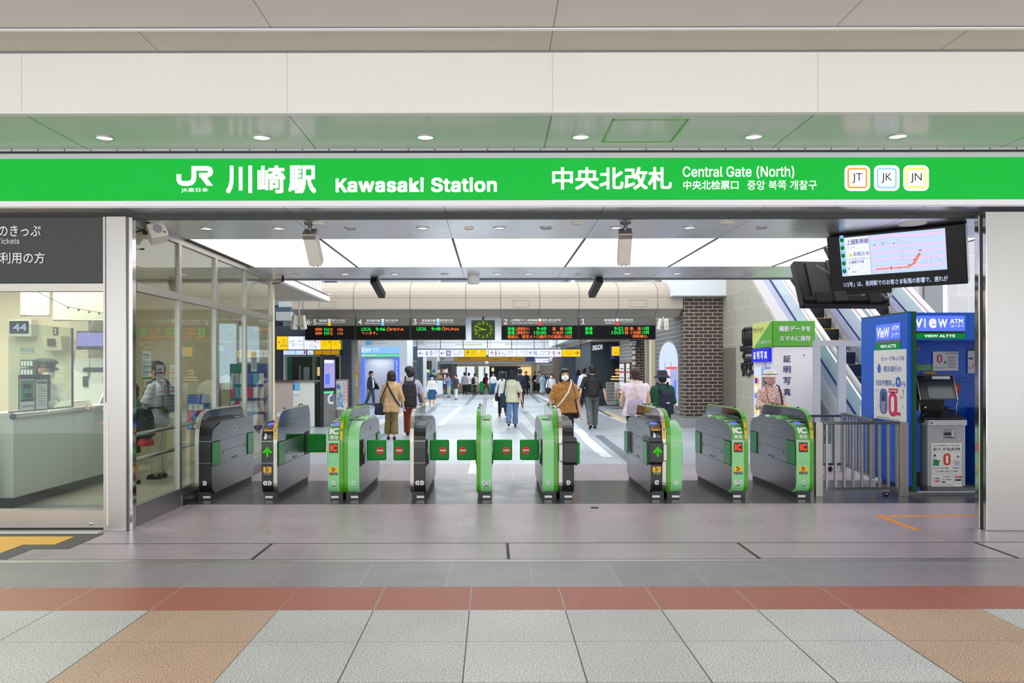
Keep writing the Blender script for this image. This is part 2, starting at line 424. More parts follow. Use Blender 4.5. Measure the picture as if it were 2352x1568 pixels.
mat('stripe_white', (232, 236, 240), .35); mat('stripe_dark', (112, 120, 130), .35); mat('stripe_tan', (222, 190, 140), .5); mat('tactile_dark', (74, 70, 72), .6)

b = MB('granite'); X = 15
def slab(m, x0, x1, y0, y1, top=0.0): b.mat(m).box(x0, x1, y0, y1, -.15, top)
slab('granite', -X, X, -4, 5.0); slab('red_granite', -X, X, 5.0, 5.53); slab('tile_front', -X, X, 5.53, 6.24)
slab('black', -X, X, 6.24, 6.25); slab('steel', -X, X, 6.25, 6.325); slab('black', -X, X, 6.325, 6.34); slab('tile_lilac', -X, X, 6.34, 8.93); slab('tile_dark', -3.45, X, 8.93, 10.8)
slab('tile_band', -3.45, X, 10.8, 12.7); slab('tile_office', -X, -3.45, 8.93, 13.4); slab('tile_hall', -3.45, X, 12.7, 13.4); slab('tile_hall', -X, X, 13.4, 56)
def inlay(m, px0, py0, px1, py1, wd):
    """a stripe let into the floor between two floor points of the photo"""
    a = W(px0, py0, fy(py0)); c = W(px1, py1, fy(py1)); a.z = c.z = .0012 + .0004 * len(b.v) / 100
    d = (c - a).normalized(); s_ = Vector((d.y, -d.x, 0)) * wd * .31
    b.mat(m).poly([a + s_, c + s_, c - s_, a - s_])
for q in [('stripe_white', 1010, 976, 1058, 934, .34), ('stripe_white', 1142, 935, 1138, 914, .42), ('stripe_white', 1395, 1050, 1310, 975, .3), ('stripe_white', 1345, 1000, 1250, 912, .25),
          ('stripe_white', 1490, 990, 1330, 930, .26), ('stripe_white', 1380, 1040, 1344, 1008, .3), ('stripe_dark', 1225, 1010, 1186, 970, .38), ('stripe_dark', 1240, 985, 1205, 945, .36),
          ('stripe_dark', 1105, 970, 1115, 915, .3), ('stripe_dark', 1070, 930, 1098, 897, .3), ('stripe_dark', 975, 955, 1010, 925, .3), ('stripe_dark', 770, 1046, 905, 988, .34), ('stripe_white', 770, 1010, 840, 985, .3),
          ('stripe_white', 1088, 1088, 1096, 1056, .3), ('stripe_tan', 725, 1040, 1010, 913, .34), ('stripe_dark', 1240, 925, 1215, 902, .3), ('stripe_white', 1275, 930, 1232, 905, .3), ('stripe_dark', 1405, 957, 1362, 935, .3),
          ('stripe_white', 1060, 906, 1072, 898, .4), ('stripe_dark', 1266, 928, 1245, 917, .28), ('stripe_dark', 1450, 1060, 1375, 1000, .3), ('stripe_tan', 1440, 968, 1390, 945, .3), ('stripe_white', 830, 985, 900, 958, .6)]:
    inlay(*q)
b.mat('rubber')
for px in (600, 1166, 1720, 2290):      # rail joints in front of the shutter track
    x = wx(px, 6.6); b.box(x - .012, x + .012, 6.34, 6.92, -.1, .002)
b.box(-X, X, 6.915, 6.925, -.1, .0015)
struct('floor', b, 'paved station floor of speckled granite, grey tiles and a dark band under the gates', 'floor')

b = MB('orange')
b.mat('tactile_dark').box(-6, -3.56, 6.72, 7.34, -.01, .003); b.box(-6, -3.86, 6.36, 6.72, -.01, .003)
b.mat('yellow').box(-6, -3.76, 6.88, 7.2, 0, .006); b.box(-6, -4.03, 6.36, 6.88, 0, .0055)
solo('tactile_paving', b, 'yellow tactile paving with dark border before the glass ticket office front', 'tactile paving')
b = MB('orange')
p0 = W(2016, 1186, fy(1186)); p1 = W(2252, 1184, fy(1186)); p2 = W(2104, 1218, fy(1218))
f0 = plane((0, 0, 0), (1, 0, 0), (0, 1, 0))
b.box(p0.x, 5.02, p0.y - .02, p0.y + .03, 0, .003)
d = (p2 - p0); d.z = 0; nn = Vector((d.y, -d.x, 0)).normalized() * .03
P = [p0 + nn, p2 + nn, p2 - nn, p0 - nn]
b.prism([(p.x, p.y) for p in P], 'z', 0.0005, .0035)
solo('floor_tape', b, 'orange floor tape angled across the grey tiles before the blue cash machine booth', 'floor tape')
b = MB('black'); b.cyl((W(1365, 1166, 8.68).x, 8.68, 0), (W(1365, 1166, 8.68).x, 8.68, .004), .045)
solo('floor_socket', b, 'small round dark cap set in the lilac floor before the gates', 'floor cap')

# ---------------------------------------------------------------- front ceiling, fascia, soffit
def joints(name, src, x0, dx, wd=.008, dark=.35, rough=.5, spec=.5, metal=0, ax='x', var=.02):
    n = NT(name); j = n.line(n.x if ax == 'x' else n.y, x0, dx, wd)
    c = n.scale(lin(src), n.ramp(n.noise(1.3, 3), .3, .7, 1 - var, 1 + var))
    n.done(n.mix(j, c, tuple(v * dark for v in lin(src))), n.ramp(n.noise(2, 2), .3, .7, max(.02, rough - .04), rough + .04), metal=metal, spec=spec)
joints('ceiling_panel', (214, 210, 205), .45, 2.06); joints('taupe_panel', (188, 183, 168), .448, 3.04); joints('fascia_panel', (222, 219, 211), .471, 2.067, dark=.75, var=.01)
joints('soffit_panel', (206, 206, 206), .471, 2.067, wd=.012, dark=.3, rough=.22, spec=.2)
joints('inner_ceiling', (232, 230, 232), -.44, 1.47, wd=.01, rough=.3, metal=.85, var=.03)
b = MB('ceiling_panel'); b.box(-X, X, -4, 5.84, 3.995, 4.2)
b.mat('ink_grey').box(-X, X, 5.835, 5.845, 3.99, 4.2); b.mat('white').box(-X, X, 5.845, 5.87, 3.981, 4.2); b.mat('taupe_panel').box(-X, X, 5.87, 6.24, 3.978, 4.2)
struct('ceiling', b, 'pale panelled ceiling over the concourse in front of the gates', 'ceiling')
b = MB('fascia_panel'); b.box(-X, X, 6.24, 6.30, 3.5, 4.2); b.mat('ink_grey').box(-X, X, 6.232, 6.24, 3.966, 3.976)
b.mat('soffit_panel').box(-X, X, 6.30, 7.72, 3.5, 3.6); b.mat('white').box(-X, X, 6.225, 6.30, 3.494, 3.5)
b.mat('grey_light').box(-X, X, 7.27, 7.3, 3.488, 3.5); b.mat('black').box(-X, X, 7.29, 7.34, 3.472, 3.488)
for k in range(60): b.mat('black').cyl((-7 + k * .24, 7.268, 3.494), (-7 + k * .24, 7.272, 3.494), .006, n=6)
struct('wall_front', b, 'white panelled bulkhead with a glossy grey soffit over the station sign', 'bulkhead')
b = MB('green_deep')
hx0, hx1 = wx(1408, 6.42), wx(1583, 6.42); 
for a in ((hx0, hx0 + .012, 6.42, 7.05), (hx1 - .012, hx1, 6.42, 7.05), (hx0, hx1, 6.42, 6.426), (hx0, hx1, 7.044, 7.05)): b.box(*a, 3.494, 3.5)
solo('access_hatch', b, 'green edged access hatch outline in the glossy soffit over the sign', 'hatch')

def downlight(Y, px, z, lit, r, label, grp):
    py = CY - (z - EYE) / Y * F; c = W(px, py, Y)
    t = thing('downlight', label, 'ceiling light', c, group=grp)
    m = MB('chrome'); m.lathe([(r * 1.22, 0), (r * 1.22, -.006), (r * 1.05, -.012), (r, -.004), (r, .0)], c, n=24); m.build('trim_ring', t)
    m = MB('lamp' if lit else 'lamp_off'); m.lathe([(r, -.005), (r * .6, -.008), (.005, -.009)], c, n=24); m.build('lamp', t)
mat('lamp_off', (196, 192, 176), .4)
names = ['over the edge of the ticket office header', 'above the first two Japanese characters of the sign', 'above the middle of the sign', 'left of the green edged hatch', 'between the green edged hatch and the coloured line badges', 'above the coloured line badges']
for px, l in zip((241, 602, 978, 1335, 1732, 2063), names):
    downlight(6.89, px, 3.5, True, .066, 'white downlight in the glossy soffit, ' + l, 'downlights in the soffit over the sign')
DL = [('lit', 475, 'first from the glass office wall'), ('lit', 641, 'left of the first white hanging unit'), ('dead', 806, 'just right of the first white hanging unit'), ('lit', 972, 'third lit one from the glass wall'),
      ('lit', 1148, 'just right of the small ceiling detector'), ('dead', 1255, 'right of the middle pair'), ('lit', 1416, 'half behind the second white hanging unit'), ('lit', 1584, 'right of the second white hanging unit'), ('dead', 1750, 'last one before the hanging screen')]
for st, px, l in DL: downlight(8.2, px, 2.95, st == 'lit', .055, '%s downlight in the near metal ceiling strip, %s' % ('lit' if st == 'lit' else 'unlit', l), 'downlights in the near ceiling strip')
DR = [('dead', 683, 'first past the glass wall'), ('lit', 793, 'second from the glass wall'), ('lit', 907, 'right of the first black camera'), ('dead', 1022, 'left of the white dome'), ('lit', 1142, 'first right of the white dome'),
      ('lit', 1215, 'second right of the white dome'), ('dead', 1330, 'left of the second black camera'), ('lit', 1441, 'right of the second black camera'), ('lit', 1555, 'last one before the escalators')]
for st, px, l in DR: downlight(12.13, px, 2.95, st == 'lit', .055, '%s downlight in the far metal ceiling strip, %s' % ('lit' if st == 'lit' else 'unlit', l), 'downlights in the far ceiling strip')

# inner ceiling over the gates
b = MB('inner_ceiling'); b.box(-3.45, 6.4, 7.66, 8.9, 2.95, 3.4); b.box(-3.45, 6.4, 11.35, 12.83, 2.95, 3.4)
b.mat('white').box(-3.45, 6.4, 8.9, 11.35, 3.2, 3.4); b.mat('ink_grey').box(-3.45, 6.4, 12.79, 12.86, 2.93, 3.0)
b.mat('charcoal')
for k in range(7): x = -3.38 + 1.47 * k; b.box(x - .012, x + .012, 8.9, 11.35, 2.945, 3.2)
struct('ceiling_gate', b, 'brushed metal ceiling strips over the ticket gates', 'ceiling')
for k in range(6):
    b = MB('lightpanel'); b.box(-3.38 + 1.47 * k + .013, -3.38 + 1.47 * (k + 1) - .013, 8.9, 11.35, 2.955, 3.19)
    o = solo('ceiling_light_panel', b, 'large glowing white ceiling panel over the gates, ' + ['nearest the glass office wall', 'second from the glass wall', 'third from the glass wall, left of the clock', 'right of the clock', 'second from the hanging screens', 'partly behind the hanging screen'][k], 'ceiling light', 'luminous ceiling panels')
b = MB('office_wall'); b.box(-12, -3.5, 7.66, 13.4, 2.95, 3.4); struct('ceiling_office', b, 'plain ceiling of the ticket office', 'ceiling')

# ---------------------------------------------------------------- the big sign
t = thing('station_sign', 'long backlit green station name sign with white lettering across the whole front', 'sign', (0, 7.3, 2.99))
Y = 7.3; fr = front(Y - .003)
b = MB('grey_light'); b.box(-14, 14, 7.3, 7.66, 3.425, 3.472); b.mat('silver_trim').box(-14, 14, 7.3, 7.66, 2.99, 3.04); b.mat('steel').box(-14, 14, 7.5, 7.66, 3.04, 3.425)
b.mat('inner_ceiling').box(-14, 14, 7.34, 7.66, 2.985, 2.99); b.mat('black').box(-14, 14, 7.62, 7.66, 2.93, 2.985); b.build('housing', t)
b = MB('sign_green'); b.box(-14, 14, 7.302, 7.5, 3.04, 3.425); b.build('sign_face', t)
b = MB('sign_white'); k = .3487
def jr(x, y): return fr(360 + x * k, 340 + y * k)
b.stroke(jr, [(148, 168), (148, 205), (155, 220), (172, 229), (205, 230), (230, 224), (243, 210), (247, 192), (247, 130), (338, 130), (352, 136), (358, 150), (352, 167), (336, 175), (282, 175)], 32)
b.poly([jr(*p) for p in ((275, 168), (316, 168), (373, 244), (331, 244))])
b.text(fr, 'JR東日本', 417, 441, 479, 430, .03)
b.build('operator_logo', t)
b = MB('sign_white')
for c, x0, x1 in (('川', 520, 580), ('崎', 592, 656), ('駅', 663, 727)): b.text(fr, c, x0, 443, x1, 379, .06)
b.build('lettering', t)
b = MB('sign_white'); b.rect(fr, 771.5, 441, 778.8, 409); b.poly([fr(*p) for p in ((777, 433), (777, 423.5), (789, 409), (798.5, 409))]); b.poly([fr(*p) for p in ((780.5, 427), (786.5, 420.5), (799.5, 441), (790, 441))]); b.build('lettering', t)
for q in (('awasaki Station', 798.5, 441, 1142, 407, .05, False, 1.04), ('中央北改札', 1269, 436, 1544, 384, .045), ('Central Gate (North)', 1569, 411, 1825, 382, .02), ('中央北检票口', 1570, 436, 1697, 415, .03), ('중앙 북쪽 개찰구', 1717, 437, 1877, 415, .02)):
    b = MB('sign_white'); b.text(fr, *q); b.build('lettering', t)
for x, m_, s_ in ((1970, 'lit_o', 'JT'), (2037.5, 'lit_b', 'JK'), (2105, 'lit_y', 'JN')):
    if m_ not in MATS: mat(m_, {'lit_o': (250, 168, 70), 'lit_b': (158, 214, 250), 'lit_y': (248, 244, 96)}[m_], .4, 0, 1.0)
    b = MB('sign_white'); b.rrect(fr, x - 29.5, 440, x + 29.5, 381, .22)
    g = front(Y - .005); b.mat(m_).rrect(g, x - 23, 434, x + 23, 387, .15); g = front(Y - .007); b.mat('sign_white').rrect(g, x - 19, 430, x + 19, 391, .1)
    g = front(Y - .009); b.mat('ink').text(g, s_, x - 14, 422, x + 14, 399, .004, keep='c'); b.build('line_badge', t)

# ---------------------------------------------------------------- pillars and shop front
b = MB('steel'); b.box(-3.60, -3.415, 7.46, 7.6, 0, 2.93); b.mat('chrome').box(-3.405, -3.37, 7.5, 7.58, 0, 2.93); b.mat('steel_dark').box(-3.415, -3.405, 7.49, 7.58, 0, 2.93)
b.mat('frame_alu').box(-3.63, -3.60, 7.47, 7.6, 0, 2.93); b.mat('black').box(-3.603, -3.597, 7.455, 7.46, 1.2, 2.93); b.mat('white').box(-3.592, -3.580, 7.456, 7.46, .05, 1.1)
struct('pillar_left', b, 'stainless steel pillar between the ticket office front and the gates', 'pillar', bevel=.006)
b = MB('steel'); b.box(4.57, 4.93, 7.4, 7.56, 0, 2.95); b.box(4.94, 8, 7.42, 7.56, 0, 2.95); b.mat('chrome').box(4.56, 4.57, 7.4, 7.45, 0, 2.95); b.box(4.55, 4.57, 7.49, 7.56, 0, 2.93)
b.mat('black').box(4.56, 4.57, 7.45, 7.49, 0, 2.93)
struct('pillar_right', b, 'wide stainless steel pillar in front of the blue booth', 'pillar', bevel=.006)
b = MB('steel'); x = wx(2340, 7.42); b.rrect(plane((0, 7.418, 0), (1, 0, 0), (0, 0, 1)), wx(2343, 7.42), wz(985, 7.42), wx(2375, 7.42), wz(968, 7.42), .2)
b.mat('lit_violet').rrect(plane((0, 7.4175, 0), (1, 0, 0), (0, 0, 1)), wx(2346, 7.42), wz(982, 7.42), wx(2375, 7.42), wz(971, 7.42), .2)
b.mat('frame_alu').box(wx(2335, 7.42), 6, 7.41, 7.42, wz(708, 7.42), wz(703, 7.42))
struct('trim_1', b, 'thin metal trim on the steel cladding at the edge', 'trim')
# dark header sign
t = thing('header_sign', 'dark grey ticket office header sign with white Japanese lettering', 'sign', (-6, 7.5, 2.24))
b = MB('charcoal'); b.box(-10, -3.63, 7.5, 7.6, 2.315, 2.925); b.mat('black').box(-10, -3.63, 7.497, 7.5, 2.31, 2.325); b.build('panel', t)
f_ = front(7.494); b = MB('label_white'); 
for q in (('色のきっぷ', -29, 541, 94, 514, .014), ('Tickets', -6, 558, 45, 545, .006), ('ご利用の方', -22, 603, 103, 577, .014)): b = MB('label_white'); b.text(f_, *q); b.build('lettering', t)
# shop front: frame and panes
def frame_front(name, lab, x0, x1, Y0, z1):
    pass
t = MB('frame_alu'); t.box(-10, -3.63, 7.5, 7.6, 2.24, 2.315); t.mat('steel').box(-10, -3.63, 7.48, 7.6, .03, .19); t.mat('black').box(-10, -3.63, 7.48, 7.58, 0, .03); t.mat('white').box(-10, -3.63, 7.36, 7.5, -.01, .008)
t.mat('chrome').lathe([(.02, 0), (.02, .006), (.004, .008)], (wx(209, 7.48), 7.48, wz(1200, 7.48)), ax=(0, -1, 0))
o1 = struct('window_1', t, 'glazed ticket office front with a steel bottom rail under the dark header', 'shop window')
b = MB('pane'); b.box(-10, -3.63, 7.54, 7.55, .19, 2.24); b.build('pane', o1)
# side glazing beside the gates
GXX = -3.45; YS = [7.72, 8.8, 9.95, 11.15, 12.45]
b = MB('frame_alu')
for i, y in enumerate(YS[1:]): b.box(GXX - .027, GXX + .027, y - .035, y + .035, .0, 2.94)
b.box(GXX - .03, GXX + .03, 7.7, 12.48, 2.88, 2.95); b.box(GXX - .03, GXX + .035, 7.7, 12.48, 2.26, 2.34)
b.mat('steel').box(GXX - .03, GXX + .035, 7.7, 12.48, 0, .2); b.mat('steel_dark').box(GXX - .04, GXX + .045, 8.8, 12.48, 0, .12)
o2 = struct('window_2', b, 'tall glazed side wall of the ticket office beside the gates', 'glass wall')
for i in range(4):
    b = MB('pane'); b.box(GXX - .005, GXX + .005, YS[i] + .03, YS[i + 1] - .03, .2, 2.26); b.box(GXX - .005, GXX + .005, YS[i] + .03, YS[i + 1] - .03, 2.34, 2.88); b.build('pane', o2)
# ---------------------------------------------------------------- ticket gates
GY, GL = 9.2, 1.66
def arc(cx, cy, r, t0, t1, n=6, ry=None):
    ry = ry or r
    return [(cx + r * math.cos(math.radians(t0 + (t1 - t0) * k / n)), cy + ry * math.sin(math.radians(t0 + (t1 - t0) * k / n))) for k in range(n + 1)]
LOWER = arc(.13, .20, .13, 270, 180)                                   # bottom front corner, ends at (0,.20)
FRONT = LOWER + [(0, .43), (0, .60), (.003, .68), (.014, .735), (.035, .78), (.07, .818), (.12, .842)]
DECK = [(.31, .888)]
BODY = FRONT + DECK + [(1.30, .885)] + [(GL - y, z) for y, z in reversed(FRONT)]
FTOP = [(0, .43), (0, .66), (.006, .74), (.022, .82), (.055, .895), (.105, .955), (.17, .995), (.26, 1.018), (.38, 1.028)]
FREAR = [(1.50, 1.028), (1.57, 1.015), (1.62, .98), (1.648, .92), (GL, .84)]
FIN = LOWER + FTOP + FREAR + [(GL - y, z) for y, z in reversed(LOWER)]
def outline(poly):
    """arc-length map along a front outline: s (= height on the upright part) -> point and outward normal"""
    i0 = next(i for i, p in enumerate(poly) if abs(p[1] - .43) < 1e-6)
    def f(s):
        if s <= .43:
            acc = .43; i = i0
            while i > 0:
                a, b = Vector(poly[i]), Vector(poly[i - 1]); L = (b - a).length
                if acc - L <= s or i == 1: q = (acc - s) / L; p = a + (b - a) * q; d = (a - b).normalized(); return p, Vector((-d.y, d.x))
                acc -= L; i -= 1
        acc = .43; i = i0
        while True:
            a, b = Vector(poly[i]), Vector(poly[i + 1]); L = (b - a).length
            if acc + L >= s or i == len(poly) - 2: q = (s - acc) / L; p = a + (b - a) * q; d = (b - a).normalized(); return p, Vector((-d.y, d.x))
            acc += L; i += 1
    return f
OB, OF = outline(FRONT + DECK + [(1.3, .885)]), outline(LOWER + FTOP)
def onto(o, eps):
    def fn(x, s):
        p, n = o(s); p = p + n * eps
        return Vector((x, p.x, p.y))
    return fn
def band(m, poly, x0, x1, out, thick):
    """a shell of the outline poly, proud by out, over x0..x1"""
    P = [Vector(p) for p in poly]; A = []; B = []
    for i, p in enumerate(P):
        a = (P[min(i + 1, len(P) - 1)] - P[max(i - 1, 0)]).normalized(); n = Vector((-a.y, a.x))
        A.append(p + n * out); B.append(p - n * thick)
    R = [[(x, q.x, q.y) for x, q in ((x0, a), (x1, a), (x1, b_), (x0, b_))] for a, b_ in zip(A, B)]
    m.smooth = False; n_ = len(R); vs = [p for r in R for p in r]; fs = []
    for i in range(n_ - 1):
        for k in range(4): l = (k + 1) % 4; fs.append((i * 4 + k, i * 4 + l, i * 4 + 4 + l, i * 4 + 4 + k))
    fs += [(3, 2, 1, 0), tuple((n_ - 1) * 4 + k for k in range(4))]
    return m.add(vs, fs)

def gate(x0, x1, scheme, fin, label, num, reader=None, flaps='', bulge=False, joined=0):
    """fin = +1: the tall fin stands on the +x side; num = [(text, arrow dir)]; flaps: '<', '>' closed, '}' half-open, ']' rear"""
    cx_ = (x0 + x1) / 2; h = (x1 - x0) / 2; fw = .047
    t = thing('ticket_gate', label, 'ticket gate', (cx_, GY, 0), group='ticket gates in a row')
    L = dict(parent=t, local=True)
    bx0, bx1 = (-h, h - fw) if fin > 0 else (-h + fw, h); fx0, fx1 = (h - fw, h) if fin > 0 else (-h, -h + fw)
    dark = scheme == 'black'
    low, mid_, top = ('gate_black',) * 3 if dark else ('green_light', 'green_light', 'green_mid' if reader else 'green_light')
    fin_m = 'frame_alu' if dark else 'green_deep'
    m = MB('plinth'); m.box(-h + .018, h - .018, .05, GL - .05, 0, .09); m.mat('label_white')
    if reader or num: m.rect(lambda a, b_: Vector((a, .0485, b_)), -.04 + (bx0 + bx1) / 2, .018, .045 + (bx0 + bx1) / 2, .043)
    m.build('plinth', **L)
    m = MB('gate_side'); m.prism([(y, z) for y, z in BODY if True], 'x', bx0, bx1); m.build('cabinet', bevel=.003, **L)
    # front cover in three pieces with seams between
    i43 = FRONT.index((0, .43)); i68 = FRONT.index((.003, .68))
    m = MB(low); band(m, FRONT[:i43] + [(0, .425)], bx0 - .001, bx1, .006, .02); m.build('lower_cover', bevel=.003, **L)
    m = MB(mid_)
    if bulge:
        P = [(0, .40), (-.045, .42), (-.06, .44), (-.06, .655), (-.05, .675), (0, .715)]
        ext = .03
        a, b_ = (bx0 - ext, bx1) if fin > 0 else (bx0, bx1 + ext)
        m.prism(P + [(.34, .715), (.36, .68), (.36, .43), (.34, .40)], 'x', a, b_)
        m.mat('frame_alu').prism([(-.058, .445), (-.058, .65), (.2, .65), (.2, .445)], 'x', fx0 - .0 if fin < 0 else fx0, fx1)
        m.build('middle_cover', bevel=.012, **L)
    else:
        band(m, [(0, .431), (0, .60), (.003, .675)], bx0 - .001, bx1, .006, .02); m.build('middle_cover', bevel=.003, **L)
    m = MB(top); band(m, [(.0032, .682)] + FRONT[i68 + 1:] + DECK, bx0 - .001, bx1, .006, .02); m.build('upper_cover', bevel=.003, **L)
    # deck
    m = MB('green_mid' if (reader and not dark) else ('green_light' if not dark else 'gate_black'))
    m.box(bx0, bx1, .31, 1.3, .882, .892)
    m.prism([(.62, .89), (.70, .915), (.76, .915), (.78, .905), (.82, .905), (.85, .92), (.95, .89)], 'x', bx0, bx1)
    m.mat('rubber').box(bx0 + .02, bx1 - .02, .34, .60, .890, .894); m.mat('gate_mirror').prism([(1.02, .892), (1.1, .91), (1.28, .91), (1.30, .89)], 'x', bx0 + .01, bx1 - .01)
    m.build('top_deck', bevel=.003, **L)
    # fin: edge band and sides
    m = MB('gate_side'); m.prism(LOWER + [(0, .655), (GL, .655)] + [(GL - y, z) for y, z in reversed(LOWER)], 'x', fx0 + .002, fx1 - .002)
    m.build('side_panel', **L)
    m = MB('gate_mirror'); up = [p for p in FTOP + FREAR if p[1] >= .66]; m.prism([(GL, .655), (0, .655)] + up, 'x', fx0 + .001, fx1 - .001); m.build('fin', **L)
    m = MB(fin_m)
    band(m, LOWER + FTOP + FREAR + [(GL, .5)], fx0, fx1, .005, .012); m.build('fin_edge', bevel=.004, **L)
    m = MB('black_gloss'); m.cyl(((fx0 + fx1) / 2, .42, 1.03), ((fx0 + fx1) / 2, .42, 1.045), .018, .014); m.build('sensor', **L); m = MB('black_gloss'); m.tube([((fx0 + fx1) / 2, 1.12, 1.03), ((fx0 + fx1) / 2, 1.15, 1.052), ((fx0 + fx1) / 2, 1.3, 1.052), ((fx0 + fx1) / 2, 1.33, 1.03)], .008, 6)
    m.build('sensor', **L)
    # side door pads on the outer side of the cabinet and of the fin
    for sx in (-1, 1):
        if sx == joined: continue
        xs = sx * h
        for y0, y1, k in ((.035, .30, 'f'), (1.36, 1.625, 'r')):
            closed = (k == 'f' and ((sx > 0 and '>' in flaps) or (sx < 0 and '<' in flaps))) or (k == 'r' and sx > 0 and ']' in flaps)
            if closed:
                m = MB('rubber'); m.box(xs - .004, xs + .004, y0, y1, .38, .68); m.mat('frame_alu').cyl((xs + sx * .004, y1 - .01, .385), (xs + sx * .004, y1 - .01, .675), .012); m.build('door_slot', **L); continue
            if bulge and sx == -fin and k == 'f': xs = sx * (h + .03)
            m = MB('rubber'); m.box(min(xs, xs + sx * .003), max(xs, xs + sx * .003), y0 - .01, y1 + .012, .385, .668)
            m.mat('frame_alu').box(min(xs, xs + sx * .006), max(xs, xs + sx * .006), y1 + .004, y1 + .014, .39, .662); m.build('door_recess', **L)
            m = MB('green_pad'); m.box(min(xs, xs + sx * .014), max(xs, xs + sx * .014), y0, y1 - .003, .392, .655); m.build('barrier_flap', bevel=.008, **L)
        xs = sx * (h + .0012)
        fs = (lambda q: lambda a, b_: Vector((q, a, b_)))(xs)
        m = MB('ink'); 
        for r in ((.31, .385, 1.36, .388), (.31, .662, 1.36, .665), (.33, .53, 1.33, .533)): m.rect(fs, *r)
        m.rect(fs, .31, .385, .314, .665); m.rect(fs, 1.352, .385, 1.356, .665)
        m.mat('black').rect(fs, .72, .405, .80, .425); m.rect(fs, .815, .408, .83, .42); m.rect(fs, .845, .405, .93, .425)
        m.rect(fs, .40, .49, .425, .525); m.rect(fs, 1.24, .49, 1.265, .525)
        if sx != fin: m.mat('grey_light').rrect(fs, .80, .735, .90, .80, .15); m.mat('black').rect(plane((xs + sx * .001, 0, 0), (0, 1, 0), (0, 0, 1)), .82, .75, .865, .785)
        m.build('panel_seams', **L)
    # closed flaps with no-entry signs
    for ch, sx in (('<', -1), ('>', 1), (']', 1)):
        if ch not in flaps: continue
        y = .48 if ch != ']' else 1.42; ln = .245 if ch != ']' else .265
        a, b_ = sorted((sx * (h + .012), sx * (h + ln)))
        m = MB('green_flap'); m.box(a, b_, y - .03, y + .03, .405, .652)
        f_ = m.build('barrier_flap', bevel=.018, seg=3, **L)
        if ch != ']':
            c = Vector((sx * (h + ln - .072), y - .0315, .525)); m = MB('red'); m.disc(c, .045, n=28)
            q = c + Vector((0, -.001, 0)); m.mat('white').rect(plane(q, (1, 0, 0), (0, 0, 1)), -.037, -.008, .037, .009); o = m.build('no_entry_mark', f_, local=True)
    if '}' in flaps:
        m = MB('green_flap'); m.box(h + .03, h + .075, .06, .36, .40, .655); m.build('barrier_flap', bevel=.015, **L)
    # number tags
    fb = onto(OB, .0085); fb2 = onto(OB, .0095); bc = (bx0 + bx1) / 2
    m = MB('label_white')
    n = len(num)
    for i, (tx, d) in enumerate(num):
        c = bc + (i - (n - 1) / 2) * .052; w2 = .021
        P = [(c - w2, .175), (c + w2, .175), (c + w2, .225), (c - w2, .225)]
        if d > 0: P = [P[0], (c + w2 - .008, .175), (c + w2 + .006, .20), (c + w2 - .008, .225), P[3]]
        if d < 0: P = [(c - w2 + .008, .175), P[1], P[2], (c - w2 + .008, .225), (c - w2 - .006, .20)]
        if d == 0: P = [(c + .023 * math.cos(q), .2 + .026 * math.sin(q)) for q in (math.pi * k / 8 for k in range(16))]
        m.mat('label_white').poly([fb(*p) for p in P]); m.mat('ink').text(fb2, tx, c - .009, .186, c + .009, .214, .02, keep='c')
    if n == 2 or reader: m.mat('navy').rect(fb2, bc - .02, .163, bc + .022, .168)
    m.build('number_tag', **L)
    if reader:
        # caution sticker
        m = MB('yellow'); s0 = .29 if not bulge else .285; m.rect(fb, bc - .047, s0 + .03, bc + .047, s0 + .095); m.mat('black').rect(fb, bc - .047, s0, bc + .047, s0 + .03)
        m.stroke(fb2, [(bc - .024, s0 + .04), (bc - .008, s0 + .055), (bc + .006, s0 + .066), (bc - .01, s0 + .078), (bc - .022, s0 + .07)], .008)
        m.stroke(fb2, [(bc + .004, s0 + .064), (bc + .018, s0 + .072), (bc + .03, s0 + .064)], .007); m.stroke(fb2, [(bc - .008, s0 + .055), (bc + .008, s0 + .045), (bc + .006, s0 + .036)], .008); m.poly([fb2(bc - .012 + .008 * math.cos(q), s0 + .085 + .008 * math.sin(q)) for q in (k * .785 for k in range(8))])
        m.mat('yellow').poly([fb2(bc - .04, s0 + .006), fb2(bc - .022, s0 + .006), fb2(bc - .031, s0 + .024)]); m.mat('label_white').text(fb2, '駆け込み注意', bc - .016, s0 + .014, bc + .042, s0 + .025, .01); m.rect(fb2, bc - .005, s0 + .005, bc + .03, s0 + .008)
        m.build('caution_sticker', **L)
        # reader plate
        d0, d1 = .86, 1.03
        m = MB('black_gloss'); m.rect(fb, bx0 + .006, d0 + (.0 if not dark else 0), bx1 - .004, d1)
        m.mat('reader_blue').poly([fb2(bc + .048 * math.cos(q), d0 + .095 + .05 * math.sin(q)) for q in (k * math.pi / 12 for k in range(24))]); m.mat('label_white').rect(fb2, bc - .045, d0 + .02, bc + .045, d0 + .024)
        m.build('card_reader', **L)
        if reader == 'ic':
            m = MB('white_gloss'); m.text(fb, 'IC', bc - .05, .755, bc + .052, .835, .1, cut=True); m.text(fb, '専用', bc - .042, .698, bc + .046, .742, .02); m.build('lettering', **L)
            m = MB('black_gloss'); m.rect(fb, bc - .05, .545, bc + .05, .655); m.mat('led_red').text(fb2, 'IC', bc - .038, .562, bc + .04, .64, .09); m.build('led_display', **L)
        else:
            m = MB('black_gloss'); m.rect(fb, bc - .045, .80, bc + .045, .845); m.mat('orange').rect(fb2, bc - .032, .805, bc + .036, .817)
            m.mat('yellow').stroke(fb2, [(bc - .05, .798), (bc + .052, .798), (bc + .047, .846), (bc - .038, .846)], .008, close=True); m.build('ticket_slot', **L)
